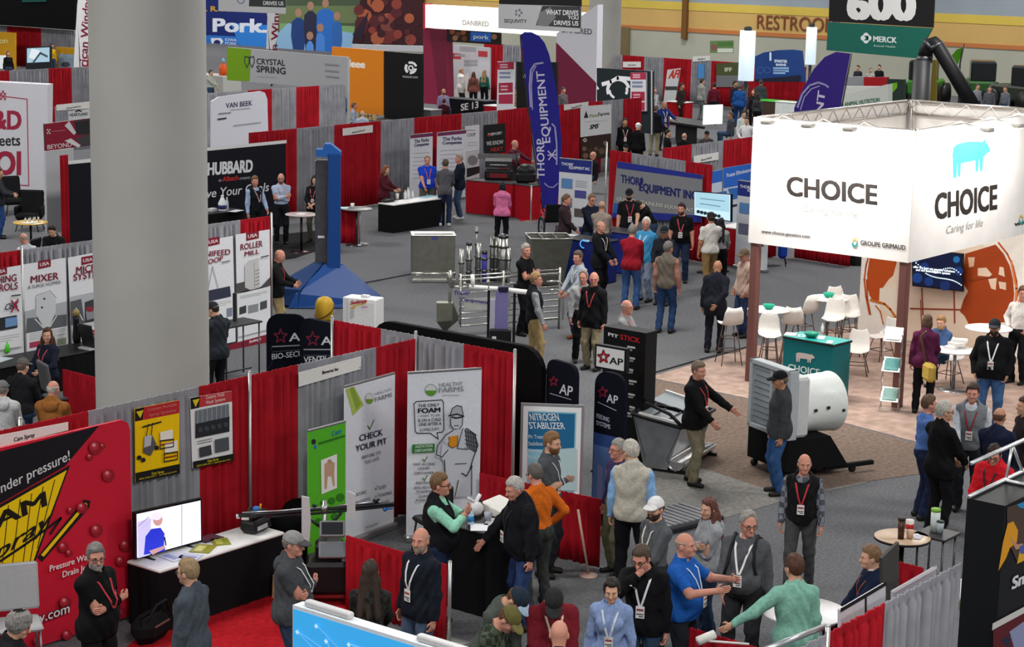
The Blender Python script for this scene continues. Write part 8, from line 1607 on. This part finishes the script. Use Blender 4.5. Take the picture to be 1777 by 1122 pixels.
person(1003,436,'man in pale jacket turned left behind the two talking men',1.76,-60,('lap','lap'),(-20,5),kind='shirt',top='9aa3ad',pants='2c3a58',hairc='5a4a3e',lan='e0e0e0',skin='r',shoes='8a4a2a')
person(1014,470,'man in grey shirt and black trousers with red lanyard',1.73,10,('down','lap'),(25,5),kind='shirt',top='a2a5a6',pants='141416',hair='thin',hairc='8d8078',lan='c0505c',badge=True,skin='r',collar='c9cacc')
person(1030,472,'balding man in black jacket beside the grey shirt man',1.82,-30,('down','down'),(-25,5),kind='jacket',top='17171a',pants='8f846a',hair='ring',hairc='b0a59a',glasses='c04a50',lan='c04a50',skin='r',hem=.78)
person(1089,521,'balding man in grey jacket with glasses behind the black tower',1.76,70,('lap','lap'),(10,0),kind='shirt',top='8a8a8c',pants='2a2c34',hair='ring',hairc='a39a90',glasses='8a6a5a',lan='c06a7a',skin='r')
person(872,316,'black haired woman in pink hoodie, from behind',1.66,175,('lap','lap'),fem=True,hair='bob',hairc='17141a',kind='hoodie',hood=True,top='d0709a',pants='121216')
person(773,277,'man in charcoal sweater at the farm parts table, from behind',1.80,175,('lap','lap'),(5,5),kind='shirt',top='55555a',pants='26304a',hairc='4a4038',shoes='c9c9c9',hem=.84,skin='r')
person(797,268,'grey haired man in navy jacket beside the charcoal sweater man',1.80,-80,('lap','lap'),(-5,5),kind='jacket',top='191e2c',pants='3a4a66',hairc='8a8078',skin='r',hem=.82,shoes='c0c0c0')
person(742,270,'big man in royal blue polo with badge behind the farm parts table',1.82,10,('lap','down'),(10,10),kind='polo',short=True,top='1f3fb8',pants='5a564e',hair='thin',hairc='8a7a6c',lan='b85a64',badge=True,big=.35,skin='r')
person(668,287,'reddish haired woman in maroon jacket holding a phone',1.68,70,('hold','hold'),(0,12),fem=True,hair='bob',hairc='7a4a2c',kind='jacket',top='4c1a24',pants='17171a')
person(545,305,'dark haired woman in black jacket with lanyard',1.70,-20,('clasp','clasp'),(-30,5),fem=True,hair='bob',hairc='1f1614',kind='jacket',top='17171a',pants='4a453e',lan='b85a64',badge=True)
person(488,301,'bald bearded man in pale blue shirt with arms crossed',1.80,5,('cross','cross2'),(10,3),kind='shirt',top='a2b0c8',pants='17181c',hair='none',beard='6a5a50',glasses='2a2a2c',lan='a88a90',skin='r')
person(443,306,'man in black vest and pale blue sleeves facing right',1.80,40,('down','lap'),(25,5),vest='14181a',top='93a7c6',kind='shirt',pants='17181c',hairc='6a4a34',lan='c9a0a8',skin='r',big=.15)
person(482,432,'bald man in black jacket looking at a phone',1.76,80,('hold','hold'),(5,18),kind='jacket',top='161618',pants='9c8a64',hair='none',lan='a83a44',skin='r')
person(374,522,'man in charcoal jacket half hidden by the column',1.80,-140,('hold','lap'),(-20,20),kind='jacket',top='2a2e34',pants='17181c',hairc='2a2420',cap=('2a2c30','2a2c30'))
person(80,570,'curly auburn haired woman in dark jacket turning left',1.70,-45,('lap','hold'),(-35,0),sit=.50,fem=True,hair='long',hairc='4a2c1c',kind='jacket',top='1c2230',pants='17171a',lan='c04a50')
person(38,621,'man in grey cap and dark jacket, from behind',1.74,150,('lap','lap'),(10,5),sit=.50,kind='jacket',top='1d1d20',cap=('5a5652','77736e'),hairc='5a5048')
person(91,661,'bald man in tan work jacket, from behind',1.78,160,('lap','lap'),(10,5),sit=.50,kind='jacket',top='8d5a2c',hair='ring',hairc='b0a8a0',collar='6a4020',skin='r',hood=True)
person(4,660,'person in grey cap and pale hoodie at the left edge, from behind',1.74,165,('lap','lap'),sit=.50,kind='hoodie',hood=True,top='b4b6b8',cap=('6a6e6e','6a6e6e'),hairc='77736e')
person(44,404,'bald seated man in pale shirt at the left edge',1.74,-150,('lap','lap'),(-10,20),sit=.46,kind='shirt',top='b9bcc4',hair='ring',hairc='a08a7a',skin='r')
person(92,389,'dark haired seated man looking down beside the white wall',1.74,-10,('lap','lap'),(10,25),sit=.46,kind='jacket',top='17181a',hairc='1f1814',collar='c9c9c9')
person(-2,292,'person in jeans cut by the left edge near the gold tray table',1.78,90,('hold','hold'),kind='jacket',top='2a2c30',pants='2f4a80',shoes='1a1a22')
# back rows
B = [
 (390,217,'white haired visitor at the grey counter by the rounded board',1.74,170,K(hair='ring',hairc='c4bcb4',top='1c2434',kind='jacket',skin='r',sit=.47)),(446,222,'dark haired visitor right of the white rounded board',1.70,170,K(hairc='1f1a18',top='8f1c24',sit=.5)),
 (636,137,'seated man in grey sleeves and jeans at the wooden high table',1.76,60,K(sit=.75,vest='1c1e22',top='8a8c90',hairc='4a3a30',arms=('table','lap'))),(650,137,'blond woman in black behind the wooden high table',1.68,-20,K(fem=True,hair='long',hairc='a07a4a',top='17171a',arms=('mouth','lap'),sit=.75)),
 (706,149,'man in grey sweater at the black emblem wall, from behind',1.78,165,K(hairc='3a2f28',top='5a5c62',pants='dark',arms=('lap','reach'))),(697,143,'man in white cap left of the grey sweater man',1.80,120,K(cap=('d0d0d0','d0d0d0'),hairc='4a3a30',top='2a2a2e',kind='jacket')),
 (615,179,'seated man with brown hair below the wooden high table',1.74,90,K(sit=.47,hairc='6a5040',top='9aa4b8',skin='r')),(629,192,'grey haired seated man beside the brown haired one',1.70,170,K(sit=.47,hair='ring',hairc='b4aca4',top='aab4c4')),
 (770,154,'bald bearded man in lavender shirt before the arch',1.76,20,K(hair='none',beard='5a4a40',top='8f86a8',skin='r',sit=.75)),(771,172,'person in maroon jacket bending below the lavender shirt man',1.60,165,K(hairc='3a1f24',top='3c1722',kind='jacket',sit=.47,big=.3)),
 (801,119,'man in pale coat beside the poster wall',1.80,120,K(hairc='9a7a60',top='d4d0cc',kind='jacket',pants='dark',hem=.7)),(822,125,'woman in brown coat before the poster wall',1.70,175,K(fem=True,hair='long',hairc='4a2f24',top='7a4a44',kind='jacket',pants='17171a')),(841,122,'woman in green sweater right of the brown coat woman',1.72,160,K(fem=True,hair='long',hairc='9a7a58',top='2f6a58',pants='17171a')),
 (895,156,'blond person in tan top by the white counter',1.72,10,K(fem=True,hair='long',hairc='9a6a44',top='a0785c')),(978,152,'person in grey behind the purple flag',1.74,40,K(hairc='4a403c',top='6a6468')),
 (1085,206,'man in black jacket with badge before the software poster',1.80,10,K(hairc='3a2a24',top='131315',kind='jacket',pants='black',lan='c9a0a0',badge=True,skin='t')),(1108,213,'man in white knit cap and black jacket',1.78,150,K(hair='ring',hairc='d4d4d0',top='101012',kind='jacket',pants='black',cap=('d8d8d4','d8d8d4'))),
 (1029,263,'bald older man in dark suit seated by the navy banner',1.72,-60,K(sit=.47,hair='ring',hairc='b4a8a0',top='1a1a1e',kind='jacket',glasses='2a2a2c',skin='r')),(1086,250,'person in black cap and red top behind the equipment backdrop',1.60,20,K(cap=('1a1a1e','1a1a1e'),top='7a1c2c',sit=.5)),
 (1137,184,'man in black coat and khaki trousers, from behind',1.82,165,K(hair='thin',hairc='5a4a40',top='17181e',kind='jacket',pants='8a8468')),(1153,176,'man in blue jacket with badge holding papers',1.82,30,K(hair='none',top='1f2f6a',kind='jacket',pants='dark',lan='c9c9d4',badge=True,skin='t',arms=('lap','reach'))),
 (1136,152,'seated man in grey shirt beside the black arc wall',1.74,40,K(hairc='6a6460',top='8f9096',badge=True,skin='r')),(1184,145,'man in dark jacket at the white topped red counter',1.78,60,K(hairc='2a1c18',top='2a2422',kind='jacket',pants='black',skin='t')),
 (1219,137,'man in grey hoodie standing in the far aisle, from behind',1.82,120,K(hairc='3a2a22',top='8a8d88',kind='hoodie',pants='6a6c6c')),(1240,144,'man in maroon sweater standing in the far aisle',1.78,175,K(hairc='2a2020',top='5c1826',pants='17181c')),(1276,141,'dark haired man in black jacket in the far aisle',1.80,60,K(hairc='1c1614',top='1f2230',kind='jacket',pants='black',skin='t')),
 (1284,147,'man in blue jacket in the far aisle, from behind',1.78,175,K(hairc='4a403c',top='1f4a8a',kind='jacket',pants='1c3a6a',big=.2)),(1308,155,'brown haired woman in dark top in the far aisle',1.68,-40,K(fem=True,hair='long',hairc='4a2c1c',top='1c1c20',pants='black')),(1321,139,'man in dark grey jacket right of the far aisle group',1.80,165,K(hairc='3a3430',top='3a3f44',kind='jacket',pants='black')),(1316,162,'woman in grey sweater in the far aisle, from behind',1.66,150,K(fem=True,hair='long',hairc='241c18',top='3f4448',pants='black')),(1293,137,'red haired person behind the far aisle group',1.76,0,K(hairc='6a2f24',top='7a3a30')),
 (1268,195,'seated man in grey jacket before the white screen table',1.74,-70,K(sit=.47,hairc='4a4440',top='45464c',kind='jacket',skin='t')),(1291,193,'dark haired person in white vest top by the canopy',1.70,30,K(hairc='2a1f1a',top='d4d8d4',vest='c9d0c4')),(1296,204,'man in white shirt with hand on hip by the canopy edge',1.74,-20,K(hairc='3a2a22',top='d8d8dc',pants='4a6a4a',arms=('hip','hip'))),
 (1160,226,'dark haired man in black sitting before the white screen',1.72,80,K(sit=.47,hairc='1f1814',top='17181c',kind='jacket',lan='8a3a40')),(1188,231,'bald man in black jacket sitting, from behind',1.72,150,K(sit=.47,hair='ring',hairc='8a7a70',top='121214',kind='jacket',big=.3)),(1227,227,'seated man in dark cap and grey jacket',1.74,10,K(sit=.47,cap=('1f1f22','1f1f22'),hairc='2a2420',top='3a3a3e',kind='jacket',lan='b06a70',skin='t')),
 (894,243,'balding man in plum shirt at the grill booth',1.78,60,K(hair='ring',hairc='a5968a',top='4a2430',kind='shirt',pants='dark',skin='r',arms=('lap','reach'))),(90,76,'person in yellow shirt at the far left booth',1.78,40,K(hairc='2a221e',top='c9a01c',skin='t')),(14,89,'person in black at the yellow panel on the left edge',1.76,20,K(hairc='6a3f2c',top='17171a',fem=True,hair='bob')),
 (1489,114,'person in dark top on the far right balcony strip',1.7,-30,K(hairc='2a2420',top='2c2f38')),(1511,118,'person in pale top on the far right balcony strip',1.7,10,K(hairc='77706a',top='a5a5a2')),(1526,113,'person in black on the far right balcony strip',1.72,-20,K(hairc='1c1816',top='17171c')),(1697,146,'distant person between the green farm vehicles',1.74,40,K(hairc='4a3a30',top='8a8f98')),(1745,150,'distant person by the dark farm vehicle at right',1.74,-40,K(hairc='5a4a40',top='6a6f78')),(1718,150,'distant grey person leaning at the green vehicle',1.74,0,K(hairc='55504a',top='55595f')),
 (366,122,'person in pale jacket behind the green wall end',1.74,60,K(hairc='4a4640',top='aab0a4',arms=('reach','lap'))),
]
for x,y,l,H,f,kw in B: person(x,y,l,H,f,**kw)

# step apart: people who would stand in one another move a little toward or away from the viewer
def spread():
    P = [o for o in bpy.data.objects if o.name.startswith('person') and o.parent is None]
    for it in range(12):
        for i,a in enumerate(P):
            for b in P[:i]:
                d = np.array(a.location-b.location)[:2]; r = float(np.hypot(*d))
                if r < .46:
                    fa,fb = (a,b) if np.hypot(*a.location[:2]) > np.hypot(*b.location[:2]) else (b,a); k = (.46-r)*.3
                    for o,s in ((fa,1),(fb,-1)): n = Vector((o.location[0],o.location[1],0)).normalized(); o.location = o.location+n*k*s
spread()
q = [o for o in bpy.data.objects if o.get('label','').startswith('woman in plum')][0]; c = Vector(q.location)
o = thing('shoulder_bag','yellow and black shoulder bag hanging at the plum jacket woman','bag',(c.x-.22,c.y-.20,.62),.9)
b = MB(); b.rbox((0,0,.16),(.34,.14,.30),None,.05); b.build('bag_body',cloth('b59a4a'),o); b = MB(); b.tube([(-.15,-.075,.06),(-.12,-.08,.26),(.12,-.08,.26),(.15,-.075,.06)],.014,6); b.build('trim_band',cloth('17171a'),o); b = MB(); b.tube([(.12,.02,.28),(.14,.12,.75),(.0,.1,.86)],.018,6); b.build('strap',cloth('6a5a3a'),o)
